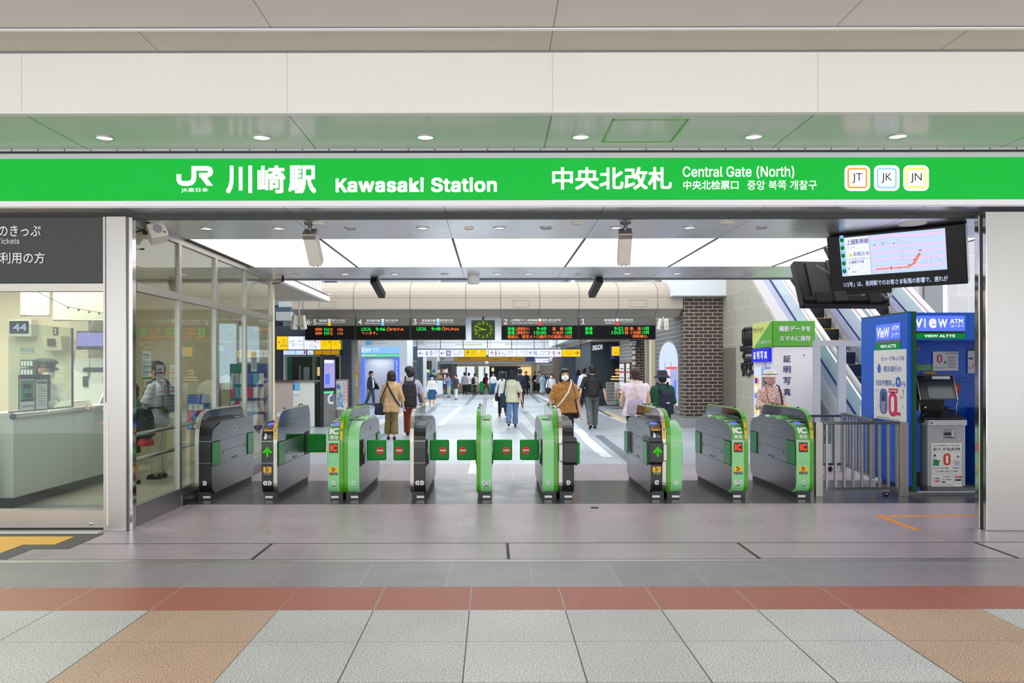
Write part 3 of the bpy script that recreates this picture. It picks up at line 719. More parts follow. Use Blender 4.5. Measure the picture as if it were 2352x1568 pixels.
            m = MB('label_white'); m.rrect(fb, bc - .04, .70, bc - .008, .735, .4); m.rrect(fb, bc - .034, .728, bc - .02, .77, .4); m.rrect(fb, bc - .02, .725, bc - .006, .752, .4); m.text(fb, 'きっぷ', bc + .004, .738, bc + .042, .752, .01); m.rect(fb, bc + .006, .722, bc + .04, .728); m.build('ticket_mark', **L)
            m = MB('arrow_green'); e = .06 if bulge else 0
            fa = lambda a, b_: Vector((a, -.0075 - (.0555 if bulge else 0), b_)); cz = .56
            m.stroke(fa, [(bc, cz - .06), (bc, cz + .035)], .022); m.stroke(fa, [(bc - .046, cz - .015), (bc, cz + .04), (bc + .046, cz - .015)], .024); m.build('direction_arrow', **L)
        # yellow warning strip on the fin front
        ff, ff2 = onto(OF, .0065), onto(OF, .0075); fc = (fx0 + fx1) / 2; m = MB('yellow')
        N = 6
        for k in range(N): m.rect(ff, fc - .014, .70 + .036 * k, fc + .014, .70 + .036 * (k + 1) - (.0 if k != 2 else .004))
        m.mat('ink').poly([ff2(fc - .012, .795), ff2(fc + .012, .795), ff2(fc, .82)])
        for k, s_ in enumerate('小銭入れ注意'): m.mat('brown').text(ff2, s_, fc - .006, .712 + .03 * k + (.02 if k > 2 else 0), fc + .006, .724 + .03 * k + (.02 if k > 2 else 0), .01, keep='c')
        m.build('warning_strip', **L)
    return t

gate(-3.42, -3.235, 'black', -1, 'black and steel ticket gate tagged 1, against the glass office wall', [('1', 1)])
gate(-2.65, -2.472, 'black', 1, 'black ticket gate with green arrow and ticket slot, tagged 1 and 2', [('1', -1), ('2', 1)], 'ticket', ']')
gate(-1.89, -1.712, 'green', 1, 'green card-only ticket gate with red IC display, tagged 2 alone, beside gate 3', [('2', 0)], 'ic', joined=1)
gate(-1.71, -1.53, 'green', -1, 'plain green ticket gate tagged 3, back to back with the card-only gate', [('3', 0)], None, '>', joined=-1)
gate(-.95, -.77, 'black', -1, 'slim black ticket gate tagged 3 and 4 with closed green flaps either side', [('3', -1), ('4', 1)], None, '<>')
gate(-.185, -.008, 'green', -1, 'slim green ticket gate tagged 4 and 5 with closed green flaps either side', [('4', 0), ('5', 0)], None, '<>')
gate(.575, .753, 'green', 1, 'green ticket gate tagged 5 with one closed flap, joined to a black gate', [('5', 0)], None, '<', joined=1)
gate(.757, .935, 'black', -1, 'black ticket gate with a bulging middle, tagged 6, no ticket slot, beside the wide aisle', [('6', 1)], None, '}', True, joined=-1)
gate(1.82, 1.995, 'black', 1, 'black ticket gate with a bulging middle, green arrow and ticket slot, tagged 6', [('6', -1)], 'ticket', '', True, joined=1)
gate(1.998, 2.175, 'green', -1, 'plain green ticket gate tagged 7 alone, joined to the black arrow gate', [('7', 0)], joined=-1)
gate(2.75, 2.935, 'green', 1, 'green card-only ticket gate with red IC display, tagged 7 and 8', [('7', 0), ('8', 0)], 'ic')
gate(3.49, 3.69, 'green', 1, 'green card-only ticket gate with red IC display, tagged 8 alone, next to the steel railing', [('8', 0)], 'ic')
# ---------------------------------------------------------------- ticket office behind the glass
b = MB('office_wall'); b.box(-12, -3.64, 13.2, 13.4, 0, 3.4); b.box(-12.2, -12, 7.6, 13.4, 0, 3.4); b.box(-7.6, -6.0, 11.9, 13.2, 0, 3.0)
struct('wall_office', b, 'cream back walls of the ticket office', 'wall')
# bright doorway to the hall in the back wall
b = MB('frame_alu'); b.pbox(497, 742, 503, 960, 13.15, 13.2); b.pbox(543, 742, 549, 960, 13.15, 13.2); b.pbox(497, 736, 549, 742, 13.15, 13.2)
o = struct('door_1', b, 'bright milky glass door at the back of the ticket office', 'door')
b = MB('lit_day')
for k in range(8): b.pbox(503 + 5 * k, 742, 507.6 + 5 * k, 878, 13.17, 13.2)
b.build('glass', o)
b = MB('frame_alu'); b.pbox(549, 744, 594, 748, 13.15, 13.2)
o = struct('window_3', b, 'pale glazed strip beside the back door of the office', 'window'); b = MB('lit_day'); b.pbox(549, 748, 594, 830, 13.17, 13.2); b.build('glass', o)
# counter
CXF = -5.18
t = thing('service_counter', 'pale grey ticket office counter with a steel top rail behind the glass', 'counter', (CXF, 10.4, 0))
b = MB('office_counter'); b.box(CXF - .28, CXF, 8.66, 11.7, .12, 1.0); b.build('body', t)
b = MB('charcoal'); b.box(CXF - .26, CXF - .04, 8.66, 11.7, 0, .12); b.build('kick_plate', t)
b = MB('ink_grey'); b.box(CXF + .0005, CXF + .0015, 9.9, 9.906, .12, 1.0); b.box(CXF + .0005, CXF + .0015, 11.2, 11.206, .12, 1.0); b.build('panel_seam', t)
b = MB('offwhite'); b.box(CXF - .3, CXF + .02, 8.66, 11.7, 1.0, 1.04); b.build('top', t, bevel=.006)
b = MB('frame_alu'); b.cyl((CXF + .05, 8.58, 1.003), (CXF + .05, 11.7, 1.003), .035); b.mat('black').cyl((CXF + .05, 8.56, 1.003), (CXF + .05, 8.58, 1.003), .034)
for y in (9.2, 10.1): b.mat('chrome').lathe([(.022, 0), (.022, .01), (.004, .014)], (CXF + .085, y, 1.01), ax=(1, -.2, .3))
b.build('hand_rail', t)
b = MB('office_counter'); b.box(-8, CXF - .2, 8.55, 8.6, 0, .45); b.box(-5.75, CXF - .1, 8.5, 8.55, 0, 1.04)
solo('low_partition', b, 'white end block closing off the near end of the office counter', 'panel', bevel=.004)
t = thing('counter_screen', 'clear acrylic screen with a dark edge standing on the office counter', 'screen', (CXF - .02, 9.4, 1.04))
b = MB('pane'); b.box(CXF - .03, CXF - .022, 8.62, 9.92, 1.05, 2.02); b.build('pane', t)
b = MB('brown'); b.box(CXF - .036, CXF - .016, 9.92, 9.94, 1.041, 2.02); b.box(CXF - .036, CXF - .016, 8.62, 9.94, 1.041, 1.055); b.build('edge', t)
# leaflet holders on the counter
def leaflet(name, label, y0, y1, z0, z1, m1, paint):
    x = CXF + .0; t = thing(name, label, 'leaflet stand', (x, y0, z0))
    b = MB('film'); b.box(x - .0, x + .012, y0 - .01, y1 + .01, z0, z1 + .03); b.build('holder', t)
    b = MB(m1); b.box(x + .013, x + .016, y0, y1, z0 + .01, z1); fn = plane((x + .0175, y0, z0), (0, 1, 0), (0, 0, 1)); paint(b, fn, y1 - y0, z1 - z0); b.build('leaflet', t)
def p1(b, f, w_, h):
    b.mat('green_pad').rect(f, .01, h * .3, w_ - .01, h * .97); b.mat('paper').rect(f, w_ * .2, h * .7, w_ * .75, h * .85); b.rect(f, w_ * .3, h * .42, w_ * .8, h * .55); b.mat('yellow').rect(f, .01, h * .31, w_ - .01, h * .38)
    b.mat('ink').text(f, '多機能券売機', .02, h * .12, w_ - .02, h * .2)
def p2(b, f, w_, h):
    b.mat('charcoal').rect(f, .01, h * .86, w_ - .01, h * .96); b.mat('paper').text(plane(f(0, 0) + Vector((.001, 0, 0)), (0, 1, 0), (0, 0, 1)), 'お知らせ', .02, h * .88, w_ - .02, h * .94)
    b.mat('ink_grey')
    for k in range(9): b.rect(f, .02, h * (.75 - .075 * k), w_ - (.02 if k % 3 else .06), h * (.77 - .075 * k))
leaflet('leaflet_stand', 'green leaflet in a clear holder on the office counter', 8.76, 9.03, 1.045, 1.40, 'paper', p1)
leaflet('leaflet_stand', 'white printed notice with a black heading on the office counter', 9.07, 9.29, 1.045, 1.39, 'paper', p2)
b = MB('black'); b.box(-5.42, -5.38, 9.15, 9.76, 1.05, 1.45); b.box(-5.46, -5.34, 9.3, 9.6, 1.041, 1.06); solo('monitor', b, 'black back of a monitor on the counter beside the station clerk', 'monitor', bevel=.01)
b = MB('offwhite'); b.box(-5.44, -5.24, 10.0, 10.5, 1.041, 1.075); b.box(-5.43, -5.26, 10.05, 10.48, 1.075, 1.11); solo('paper_stack', b, 'stack of cream folders lying on the office counter', 'folders', bevel=.004)
b = MB('offwhite'); b.lathe([(.03, 0), (.045, .02), (.055, .085), (.05, .085), (.04, .02), (.001, .015)], (-5.38, 9.75, 1.041), n=18); solo('tray_cup', b, 'small white bowl on the counter below the clerk', 'bowl')
t = thing('counter_notice', 'white triangular caution notice with a blue exclamation mark on the counter edge', 'notice', (CXF + .06, 10.7, 1.05))
f_ = plane((CXF + .07, 10.42, 1.05), (0, 1, 0), (0, 0, 1))
b = MB('white'); b.prism([(10.42, 1.06), (10.9, 1.06), (10.66, 1.32)], 'x', CXF + .05, CXF + .069); b.mat('sky_blue').stroke(f_, [(.02, .02), (.46, .02), (.24, .25)], .014, close=True)
b.mat('blue_mid').poly([f_(.22, .21), f_(.26, .21), f_(.25, .11), f_(.23, .11)]); b.rect(f_, .225, .075, .255, .1); b.mat('red').text(f_, '注', .13, .05, .19, .1); b.text(f_, '意', .29, .05, .35, .1); b.build('triangle', t)
f_ = plane((CXF + .095, 10.35, .95), (0, 1, 0), (0, 0, 1))
b = MB('blue_mid'); b.prism([(10.38, .99), (10.47, .94), (10.98, .94), (10.98, 1.04), (10.47, 1.04)], 'x', CXF + .085, CXF + .094); b.mat('paper').map(f_, 0, 0, 1, 1, [(.06, .04), (.13, .01), (.61, .01), (.61, .07), (.13, .07)]); b.mat('ink').text(plane((CXF + .0955, 10.35, .95), (0, 1, 0), (0, 0, 1)), '受付口', .2, .02, .5, .06); b.build('arrow_plate', t)
mat('blind', (196, 190, 168), .7)
# hanging screens, wall kit
for i, (a, c) in enumerate(((47, 113), (122, 300))):
    b = MB('blind'); b.box(wx(a, 10.6), wx(c, 10.6), 10.6, 10.62, wz(722 if not i else 733, 10.6), 2.95); b.mat('frame_alu').cyl((wx(a, 10.6), 10.61, wz(722 if not i else 733, 10.6)), (wx(c, 10.6), 10.61, wz(722 if not i else 733, 10.6)), .012)
    solo('roller_blind', b, ['narrow cream roller blind hanging at the far side of the office', 'wide cream roller blind hanging beside the clear plastic curtain'][i], 'blind', 'roller blinds in the ticket office')
t = thing('clock_display', 'cream boxed digital clock with blue digits on the office wall', 'clock', W(56, 768, 11.88))
b = MB('offwhite'); b.pbox(20, 731, 72, 770, 11.72, 11.9); b.build('case', t); b = MB('black_gloss'); b.pbox(22, 735, 66, 764, 11.715, 11.72); b.build('screen', t); b = MB('lit_pale'); b.text(front(11.71), '44', 30, 758, 61, 741, .04); b.build('digits', t)
t = thing('wall_speaker', 'beige wall loudspeaker with a square grille in the ticket office', 'loudspeaker', W(124, 805, 11.88))
b = MB('cream'); b.prism([(11.9, wz(805, 11.9)), (11.7, wz(803, 11.7)), (11.66, wz(770, 11.66)), (11.9, wz(770, 11.9))], 'x', wx(98, 11.7), wx(143, 11.7)); b.build('case', t, bevel=.01)
b = MB('brown'); f_ = lambda q: front(11.652)
for k in range(7): b.pbox(108, 776 + 2.5 * k, 126, 777.5 + 2.5 * k, 11.655, 11.69)
b.build('grille', t)
b = MB('brown'); b.pbox(122, 750, 132, 767, 11.88, 11.9); b.mat('offwhite').disc(W(127, 755, 11.879), .018); b.disc(W(127, 762, 11.879), .018); solo('power_outlet', b, 'small brown double socket on the cream wall over the loudspeaker', 'socket')
t = thing('office_monitor', 'wall monitor with a violet screen behind the clear plastic curtain', 'monitor', W(205, 800, 11.6))
b = MB('charcoal'); b.pbox(175, 758, 250, 801, 11.55, 11.62); b.build('case', t, bevel=.01); b = MB('lit_violet'); b.pbox(177, 762, 250, 793, 11.545, 11.55); b.build('screen', t)
b = MB('green_deep'); b.pbox(46, 797, 77, 810, 8.6, 8.605); b.mat('paper'); f_ = front(8.598)
b.rect(f_, 47, 803, 76, 798.5); b.rect(f_, 47, 809, 76, 804.5); b.mat('ink').text(front(8.596), 'お知らせください', 49, 802, 74, 799.5); solo('glass_sticker', b, 'small green edged sticker on the screen over the clerk', 'sticker')
for k in range(2):
    b = MB('steel_dark'); b.pbox(46, 824 + 20 * k, 76, 840 + 20 * k, 11.7, 11.9); b.mat('paper')
    for j in range(4): b.pbox(48 + 7 * j, 827 + 20 * k, 53 + 7 * j, 838 + 20 * k, 11.69, 11.7)
    solo('key_rack', b, ['upper', 'lower'][k] + ' small grey slot rack on the office wall behind the clerk', 'rack', 'grey slot racks behind the clerk')
b = MB('office_counter'); b.pbox(160, 820, 260, 930, 11.78, 11.88); b.mat('charcoal').rrect(front(11.775), 190, 853, 250, 842, .5); b.pbox(190, 862, 200, 886, 11.75, 11.78); solo('ticket_machine', b, 'grey office machine with a dark slot behind the plastic curtain', 'machine')
# clear plastic curtain
b = MB('film'); b.smooth = True; N = 26
top = [Vector((wx(157 + 150 * k / N, 10.3 + .03 * math.sin(k * 1.7)), 10.3 + .05 * math.sin(k * 1.7), wz(704 + 26 * k / N, 10.3) - .012 * abs(math.sin(k * .6)))) for k in range(N + 1)]
bot = [Vector((wx(160 + 150 * k / N, 10.3), 10.3 + .12 * math.sin(k * 1.1 + 1), wz(820 + 60 * math.sin(math.pi * min(1, k / N * 1.1)), 10.3))) for k in range(N + 1)]
rows = [[a.lerp(c, j / 8) + Vector((0, .03 * math.sin(j * 1.3 + i * .8), 0)) for i, (a, c) in enumerate(zip(top, bot))] for j in range(9)]
b.add([p for r in rows for p in r], [(j * (N + 1) + i, j * (N + 1) + i + 1, (j + 1) * (N + 1) + i + 1, (j + 1) * (N + 1) + i) for j in range(8) for i in range(N)])
t = thing('plastic_curtain', 'clear plastic splash curtain hung on a wire over the office counter', 'curtain', b.base())
b.build('sheet', t); c = MB('ink'); 
c.tube([W(80, 665, 10.3), W(157, 703, 10.3), W(310, 730, 10.3)], .004, 5); c.build('wire', t)
for k in range(0, N, 4): m = MB('black'); m.ell(top[k], .014, n=8, m=5); m.build('clip', t)
# queue rail in the office
t = thing('queue_rail', 'grey two bar queue rail inside the office beside the glass', 'rail', (-4.1, 9.6, 0))
for (y, x) in ((8.55, -3.95), (10.1, -3.98)):
    m = MB('frame_alu'); m.box(x - .03, x + .03, y - .03, y + .03, 0, .82 if y < 9 else .86); m.build('post', t)
for z in (.78, .5): m = MB('frame_alu'); m.cyl((-3.95, 8.55, z), (-3.98, 12.2, z + .03), .024); m.build('bar', t)
# leaflet racks at the back
for i, (a, c, y0, y1, m_) in enumerate(((528, 562, 834, 985, 'teal'), (566, 610, 834, 985, 'blue_dark'), (430, 470, 905, 985, 'blue_mid'))):
    lab = ['green topped leaflet rack at the back of the office', 'blue leaflet rack at the back of the office, nearer the hall', 'low blue leaflet rack behind the queue rail'][i]
    t = thing('leaflet_rack', lab, 'rack', W((a + c) / 2, y1, 13.0)); b = MB(m_); b.pbox(a, y0, c, y1, 12.95, 13.15); b.build('frame', t)
    b = MB('paper'); rr = random.Random(i); f_ = front(12.94)
    for r in range(4):
        for k in range(3):
            q = a + 2 + (c - a - 4) * k / 3; yy = y0 + 22 + (y1 - y0 - 25) * r / 4
            b.mat(rr.choice(['paper', 'blue_mid', 'pink', 'grey_light', 'sky_blue'])).rect(f_, q, yy + (y1 - y0) / 6, q + (c - a - 4) / 3 - 1.5, yy)
    b.build('leaflets', t)
def notice(name, label, px0, py0, px1, py1, Y, xs=None, foot=True):
    """printed notice taped to the inside of the side glass"""
    x = GXX - .012; ya, yb = [(GXX) * F / (p - CX) for p in (px0, px1)]; Ym = (ya + yb) / 2; z0, z1 = wz(py1, Ym), wz(py0, Ym)
    f_ = plane((x, ya, z0), (0, 1, 0), (0, 0, 1)); w_, h = yb - ya, z1 - z0
    b = MB('paper'); b.box(x - .002, x, ya, yb, z0, z1); f_ = plane((x + .001, ya, z0), (0, 1, 0), (0, 0, 1))
    if foot: b.mat('green_deep').rect(f_, 0, 0, w_, h * .08); b.mat('red').rect(f_, w_ * .25, h * .73, w_ * .75, h * .76)
    else: b.mat('red').rect(f_, 0, h * .62, w_, h * .66)
    b.mat('ink_grey')
    for k in range(8): b.rect(f_, w_ * .12, h * (.14 + .06 * k), w_ * (.88 if k % 3 else .7), h * (.165 + .06 * k))
    b.mat('ink').text(f_, 'お客さまへ', w_ * .12, h * .82, w_ * .88, h * .9, .01)
    solo(name, b, label, 'notice')
notice('wall_notice', 'long white notice with a green foot taped inside the first tall pane', 329, 803, 350, 870, 8.2)
notice('wall_notice', 'narrow white notice with a red line taped inside the last tall pane', 579, 806, 592, 852, 11.7, foot=False)
# ---------------------------------------------------------------- the hall beyond the gates
def brick(name, c1, c2, mortar, bw, bh, ax, m=.012, var=.1, rough=.6):
    n = NT(name); u = {'x': n.x, 'y': n.y}[ax]
    row = n.cell(n.z, 0, bh); sh = n.math('MULTIPLY', n.math('FLOORED_MODULO', row, 2), bw / 2)
    uu = n.math('ADD', u, sh)
    j = n.math('MAXIMUM', n.line(uu, 0, bw, m), n.line(n.z, 0, bh, m))
    t = n.ramp(n.white(n.cell(uu, 0, bw), row), 0, 1, 1 - var, 1 + var)
    n.done(n.mix(j, n.scale(n.mix(n.white(n.cell(uu, 0, bw), row), lin(c1), lin(c2)), t), lin(mortar)), rough)
brick('brick_brown', (76, 56, 50), (62, 46, 42), (186, 180, 168), .24, .092, 'x', .014); brick('brick_side', (76, 56, 50), (62, 46, 42), (186, 180, 168), .24, .092, 'y', .014)
brick('tile_striped', (120, 118, 116), (112, 110, 108), (206, 204, 200), 40, .125, 'y', .012, .03); brick('tile_striped_x', (120, 118, 116), (112, 110, 108), (206, 204, 200), 40, .125, 'x', .012, .03)
brick('stone_y', (176, 170, 156), (160, 154, 140), (206, 202, 192), .42, .42, 'y', .008, .06); brick('stone_x', (170, 168, 169), (156, 154, 156), (196, 194, 193), .62, .62, 'x', .01, .04)
mat('far_cream', (240, 224, 176), .6); mat('door_taupe', (118, 110, 100), .5); mat('dark_grey_metal', (112, 114, 118), .4); mat('hall_blue', (70, 92, 112), .5)
mat('counter_white', (228, 228, 220), .4); mat('window_dark', (30, 46, 52), .15)

# roof, unseen and added to cut the daylight, and outer walls of the hall; the part over the gates' exit is open to the sky
b = MB('hall_white'); b.box(-14, 9, 24, 56, 5.6, 5.9); b.box(-14, -6, 13.4, 24, 5.6, 5.9)
struct('ceiling_hall', b, 'unseen white ceiling added to cut daylight in the hall, open above the beam', 'ceiling')
for y in (28, 34, 40, 47): area('hall_ceiling_lamp', (-.5, y, 5.4 if y < 45 else 4.4), 7, 2.2, 340, (.95, .98, 1))
b = MB('hall_white'); b.box(-14.2, -14, 13.4, 56, 0, 6); b.box(-14, 14, 55.8, 56, 0, 6); b.pbox(900, 600, 1420, 829, 50, 50.3)
b.mat('ink_grey')
for k in range(7): b.pbox(940 + 62 * k, 700, 940.4 + 62 * k, 815, 49.98, 50)
for y in (786, 803): b.pbox(930, y, 1340, y + .5, 49.98, 50)
struct('wall_back', b, 'white upper wall at the far end of the hall', 'wall')
b = MB('stone_x'); b.box(6.0, 16, 24.5, 24.8, 0, 8); b.mat('dark_grey_metal').pbox(2124, 640, 2165, 720, 24.4, 24.5); b.mat('offwhite').pbox(2166, 640, 2176, 760, 24.4, 24.5)
b.mat('stone_x').box(6.0, 16, 24.5, 24.8, 8, 8.1); struct('wall_right', b, 'pale stone tiled wall behind the escalators', 'wall')
b = MB('stone_y'); b.prism([(13.2, 0), (20.9, 0), (20.9, .66 * (20.9 - 12.97)), (13.2, .66 * (13.2 - 12.97))], 'x', 5.9, 5.94)
struct('wall_stone', b, 'grey stone tiled side wall beside the brown brick column', 'wall')
def on_stone(py, px0, px1): return [5.9 * F / (p - CX) for p in (px1, px0)]
ya, yb = on_stone(0, 1664, 1690); b = MB('door_taupe'); b.box(5.86, 5.9, ya, yb, 0, 2.02); b.mat('frame_alu').box(5.85, 5.86, ya + .08, ya + .1, .9, 1.02); b.mat('ink_grey').box(5.855, 5.86, ya, ya + .015, 0, 2.02)
struct('door_2', b, 'plain taupe service door in the stone wall beside the brick column', 'door')
# wall ornament on the stone wall
b = MB('black'); f_ = lambda px, py: Vector((5.87, 5.87 * F / (px - CX), wz(py, 5.87 * F / (px - CX))))
def orn(pts, r=.03): b.tube([f_(*p) for p in pts], r, 6)
for q in range(4): orn([(1710 + 5.4 * q, 762), (1710 + 5.4 * q, 795)], .035)
orn([(1708, 790), (1708, 760), (1713, 756), (1730, 756)], .04); orn([(1708, 768), (1730, 766)]); orn([(1705, 795), (1705, 808)], .05); orn([(1704, 801), (1730, 799)], .05)
for q in range(5): orn([(1712 + 4 * q, 803), (1710 + 4 * q, 812)], .03)
orn([(1709, 812), (1707, 820), (1712, 828), (1709, 838), (1716, 845)], .03)
for q in range(4): orn([(1714 + 4.5 * q, 820), (1713 + 4.5 * q, 833)], .035)
orn([(1704, 838), (1730, 835)], .035); orn([(1718 + 6 * math.cos(k * .5), 850 + 13 * math.sin(k * .5)) for k in range(13)], .03); orn([(1706, 835), (1704, 845), (1708, 858), (1707, 864)], .03); orn([(1722, 845), (1724, 856), (1730, 855)], .04)
solo('wall_ornament', b, 'black wrought iron ornament on the stone wall beside the photo booth', 'ornament')
# brown brick column
b = MB('brick_brown'); b.box(4.9, 5.88, 20.5, 20.95, 0, 3.34); b.mat('brick_side').box(4.895, 4.9, 20.5, 20.95, .25, 3.34); b.mat('grey').box(4.87, 5.89, 20.47, 20.96, 0, .25)
struct('column_brick', b, 'brown brick column with pale joints under the beam', 'column')
b = MB('hall_white'); b.box(4.55, 5.9, 20.2, 21.5, 3.34, 6); b.mat('ink_grey').box(4.55, 5.9, 20.19, 20.2, 3.34, 3.35); struct('wall_upper', b, 'white boxed wall above the brown brick column', 'wall')
# the beam
Yb = 20.5; prof = [(20.95, wz(728, 20.95)), (20.62, wz(711, 20.62)), (Yb, wz(709, Yb)), (Yb, wz(676, Yb)), (20.53, wz(668, 20.53)), (20.62, wz(660, 20.62)), (20.8, wz(653, 20.8)), (21.1, wz(648, 21.1)), (21.6, wz(648, 21.1)), (21.6, wz(728, 20.95))]
b = MB('beam'); b.smooth = False; b.prism(prof, 'x', -5.12, 4.88)
b.mat('ink_grey')
ap = [Vector((0, y - .004, z)) for y, z in prof[:8]]
for px in (696, 812, 942, 1070, 1150, 1240, 1331, 1421, 1511):
    x = wx(px, Yb); b.tube([p + Vector((x, 0, 0)) for p in ap], .008, 4)
b.box(-5.12, 4.88, 20.49, Yb, wz(710.5, Yb), wz(709.5, Yb)); b.box(-5.12, 4.88, 20.495, Yb, wz(683.3, Yb), wz(683, Yb))
for a, c, y0, y1 in ((733, 772, 692, 706), (1177, 1216, 690, 705), (1447, 1486, 689, 705)):
    f_ = front(20.495); b.stroke(f_, [(a, y0), (c, y0), (c, y1), (a, y1)], .7, close=True); b.disc(W(c - 4, (y0 + y1) / 2, 20.494), .012)
struct('beam', b, 'beige panelled beam with a rounded top carrying the departure boards', 'beam')
# walkway soffit and slats
b = MB('beam'); b.box(-8, -3.42, 12.9, 16.4, 2.93, 3.05); b.mat('white').box(-3.42, -3.34, 12.86, 16.4, 2.9, 3.0); b.mat('black').box(-3.345, -3.335, 12.86, 16.4, 3.0, 3.02); b.mat('white').box(-8, -3.34, 16.4, 16.46, 2.9, 3.05)
b.mat('white')
for k in range(16): b.box(-3.55, -3.47, 13 + .21 * k, 13.09 + .21 * k, 3.05, 4.3)
b.mat('offwhite').box(-8, -3.56, 13, 16.4, 3.05, 4.3)
struct('trim_2', b, 'white edged walkway soffit with upright slats over the ticket office exit', 'walkway')
b = MB('hall_blue'); b.pbox(610, 704, 668, 735, 24, 24.5); b.mat('hall_white').pbox(640, 640, 672, 735, 24.6, 25); b.mat('grey_light').pbox(634, 715, 668, 735, 23.6, 23.9); b.mat('hall_white').pbox(560, 600, 1010, 700, 25.5, 26)
b.mat('navy').pbox(745, 645, 773, 653, 25.3, 25.5); b.mat('grey_light')
for k in range(24): b.pbox(790 + 9 * k, 645, 794 + 9 * k, 653, 25.4, 25.5)
struct('wall_left', b, 'pale upper wall with slate patches behind the beam', 'wall')

# departure boards
def board(px0, px1, num, label, head, colour, lines, tag_):
    Y = 20.3; f_ = front(Y - .005); t = thing('departure_board', label, 'departure board', W((px0 + px1) / 2, 780, Y), group='departure boards under the beam')
    b = MB('black'); b.pbox(px0, 729, px1, 780, Y, Y + .28); b.build('case', t, bevel=.008)
    b = MB('board_grey'); b.pbox(px0 + .5, 730, px1 - .5, 747, Y - .004, Y); b.build('header', t)
    b = MB('label_white'); f2 = front(Y - .008)
    b.text(f2, num, px0 + 5, 744.5, px0 + 5 + (22 if len(num) > 1 else 9), 732.5, .01, keep=False if len(num) > 1 else 'c')
    (jx0, jx1, jt), (ex0, ex1, et), tx, (dx0, dx1, dt), (gx0, gx1, gt) = head
    b.text(f2, jt, jx0, 738.6, jx1, 732.6, .02); b.text(f2, et, ex0, 743.6, ex1, 740, .01); b.text(f2, dt, dx0, 737.2, dx1, 732.6, .02); b.text(f2, gt, gx0, 740.6, gx1, 738.6, .01); b.build('lettering', t)
    b = MB(colour); b.rect(f2, tx, 747, tx + 6.5, 738.4); b.mat('label_white').rect(f2, tx, 738, tx + 6.5, 731.6); b.mat('ink').text(front(Y - .011), tag_, tx + 1.2, 736.2, tx + 5.3, 733.4, .01); b.build('line_badge', t)
    b = MB('led_board'); b.pbox(px0 + 1, 748, px1 - 1, 778.5, Y - .003, Y); b.build('led_panel', t)
    for m_ in ('led_green', 'led_orange'):
        L = [l for l in lines if l[0] == m_[4]]
        if L:
            b = MB(m_)
            for _, tx_, x0, x1, y0, y1 in L: b.text(f2, tx_, x0, y1, x1, y0, .02)
            b.build('led_text', t)
board(700, 816, '6·5', 'departure board for platforms 6 and 5, first under the beam', ((733, 751, '南武線'), (729, 752, 'Nambu Line'), 753.5, (762, 792, '登戸·立川方面'), (762, 794, 'for Noborito & Tachikawa')), 'yellow',
      [('o', '各駅停車', 724, 740, 752, 759), ('g', '9:53', 744, 756, 752.5, 759), ('o', '立　川6', 757, 788, 752, 759.5), ('o', '各駅停車', 724, 740, 761, 768), ('g', '9:59', 744, 756, 761, 768), ('o', '立　川5', 757, 788, 761, 768.5)], 'JN')
board(817.5, 942, '4', 'departure board for platform 4 showing two lines, second under the beam', ((842, 873, '京浜東北線'), (839, 873, 'Keihin-Tohoku Line'), 876, (885, 914, '東京·大宮方面'), (885, 908, 'for Tokyo & Omiya')), 'sky_blue',
      [('g', 'LOCAL', 830, 853, 751.5, 759), ('g', '9:46', 863, 885, 751.5, 759), ('o', 'ŌMIYA', 888, 928, 751, 759), ('o', 'ています。', 831, 867, 761, 767.5)], 'JK')
board(943.5, 1069.5, '3', 'departure board for platform 3 showing one line, left of the hanging clock', ((969, 1001, '京浜東北線'), (966, 1001, 'Keihin-Tohoku Line'), 1003, (1011, 1041, '横浜·関内方面'), (1011, 1042, 'for Yokohama & Kannai')), 'sky_blue',
      [('g', 'LOCAL', 957, 980, 751, 758.5), ('g', '9:48', 991, 1012, 751, 758.5), ('o', 'ŌFUNA', 1015, 1055, 750.5, 758.5)], 'JK')
board(1152, 1329, '2', 'departure board for platform 2 with three full lines, right of the hanging clock', ((1173, 1235, '(上野東京ライン)東海道線'), (1176, 1235, '(Ueno-Tokyo Line) Tokaido Line'), 1237, (1246, 1288, '東京·上野·大宮方面'), (1246, 1279, 'for Tokyo, Ueno & Omiya')), 'red',
      [('g', '普通', 1166, 1182, 751, 759), ('o', '上野東京ﾗｲﾝ', 1183, 1216, 751, 759), ('g', '9:49', 1233, 1255, 751, 759), ('o', '高　崎', 1269, 1294, 751, 759), ('g', '15両', 1298, 1314, 751, 759),
       ('g', '普通', 1166, 1182, 760, 768), ('o', '上野東京ﾗｲﾝ', 1183, 1216, 760, 768), ('g', '10:00', 1227, 1255, 760, 768), ('o', '小金井', 1269, 1294, 760, 768), ('g', '15両', 1298, 1314, 760, 768), ('o', '鉄線は、東京メトロ線内での急病人対応', 1166, 1314, 769, 777)], 'JT')
board(1330, 1506, '1', 'departure board for platform 1 beside the brick column', ((1388, 1413, '東海道線'), (1390, 1413, 'Tokaido Line'), 1415, (1424, 1454, '横浜·熱海方面'), (1424, 1454, 'for Yokohama & Atami')), 'red',
      [('g', '普通', 1344, 1361, 751, 759), ('g', '9:52', 1411, 1432, 751, 759), ('o', '普通', 1435, 1443, 751, 759), ('o', '熱　海', 1447, 1472, 751, 759), ('g', '15両', 1475, 1491, 751, 759),
       ('g', '普通', 1344, 1361, 760, 768), ('g', '10:01', 1405, 1432, 760, 768), ('o', '普通', 1435, 1443, 760, 768), ('o', '小田原', 1447, 1472, 760, 768), ('g', '15両', 1475, 1491, 760, 768), ('o', '相鉄線は、', 1453, 1489, 769, 776)], 'JT')
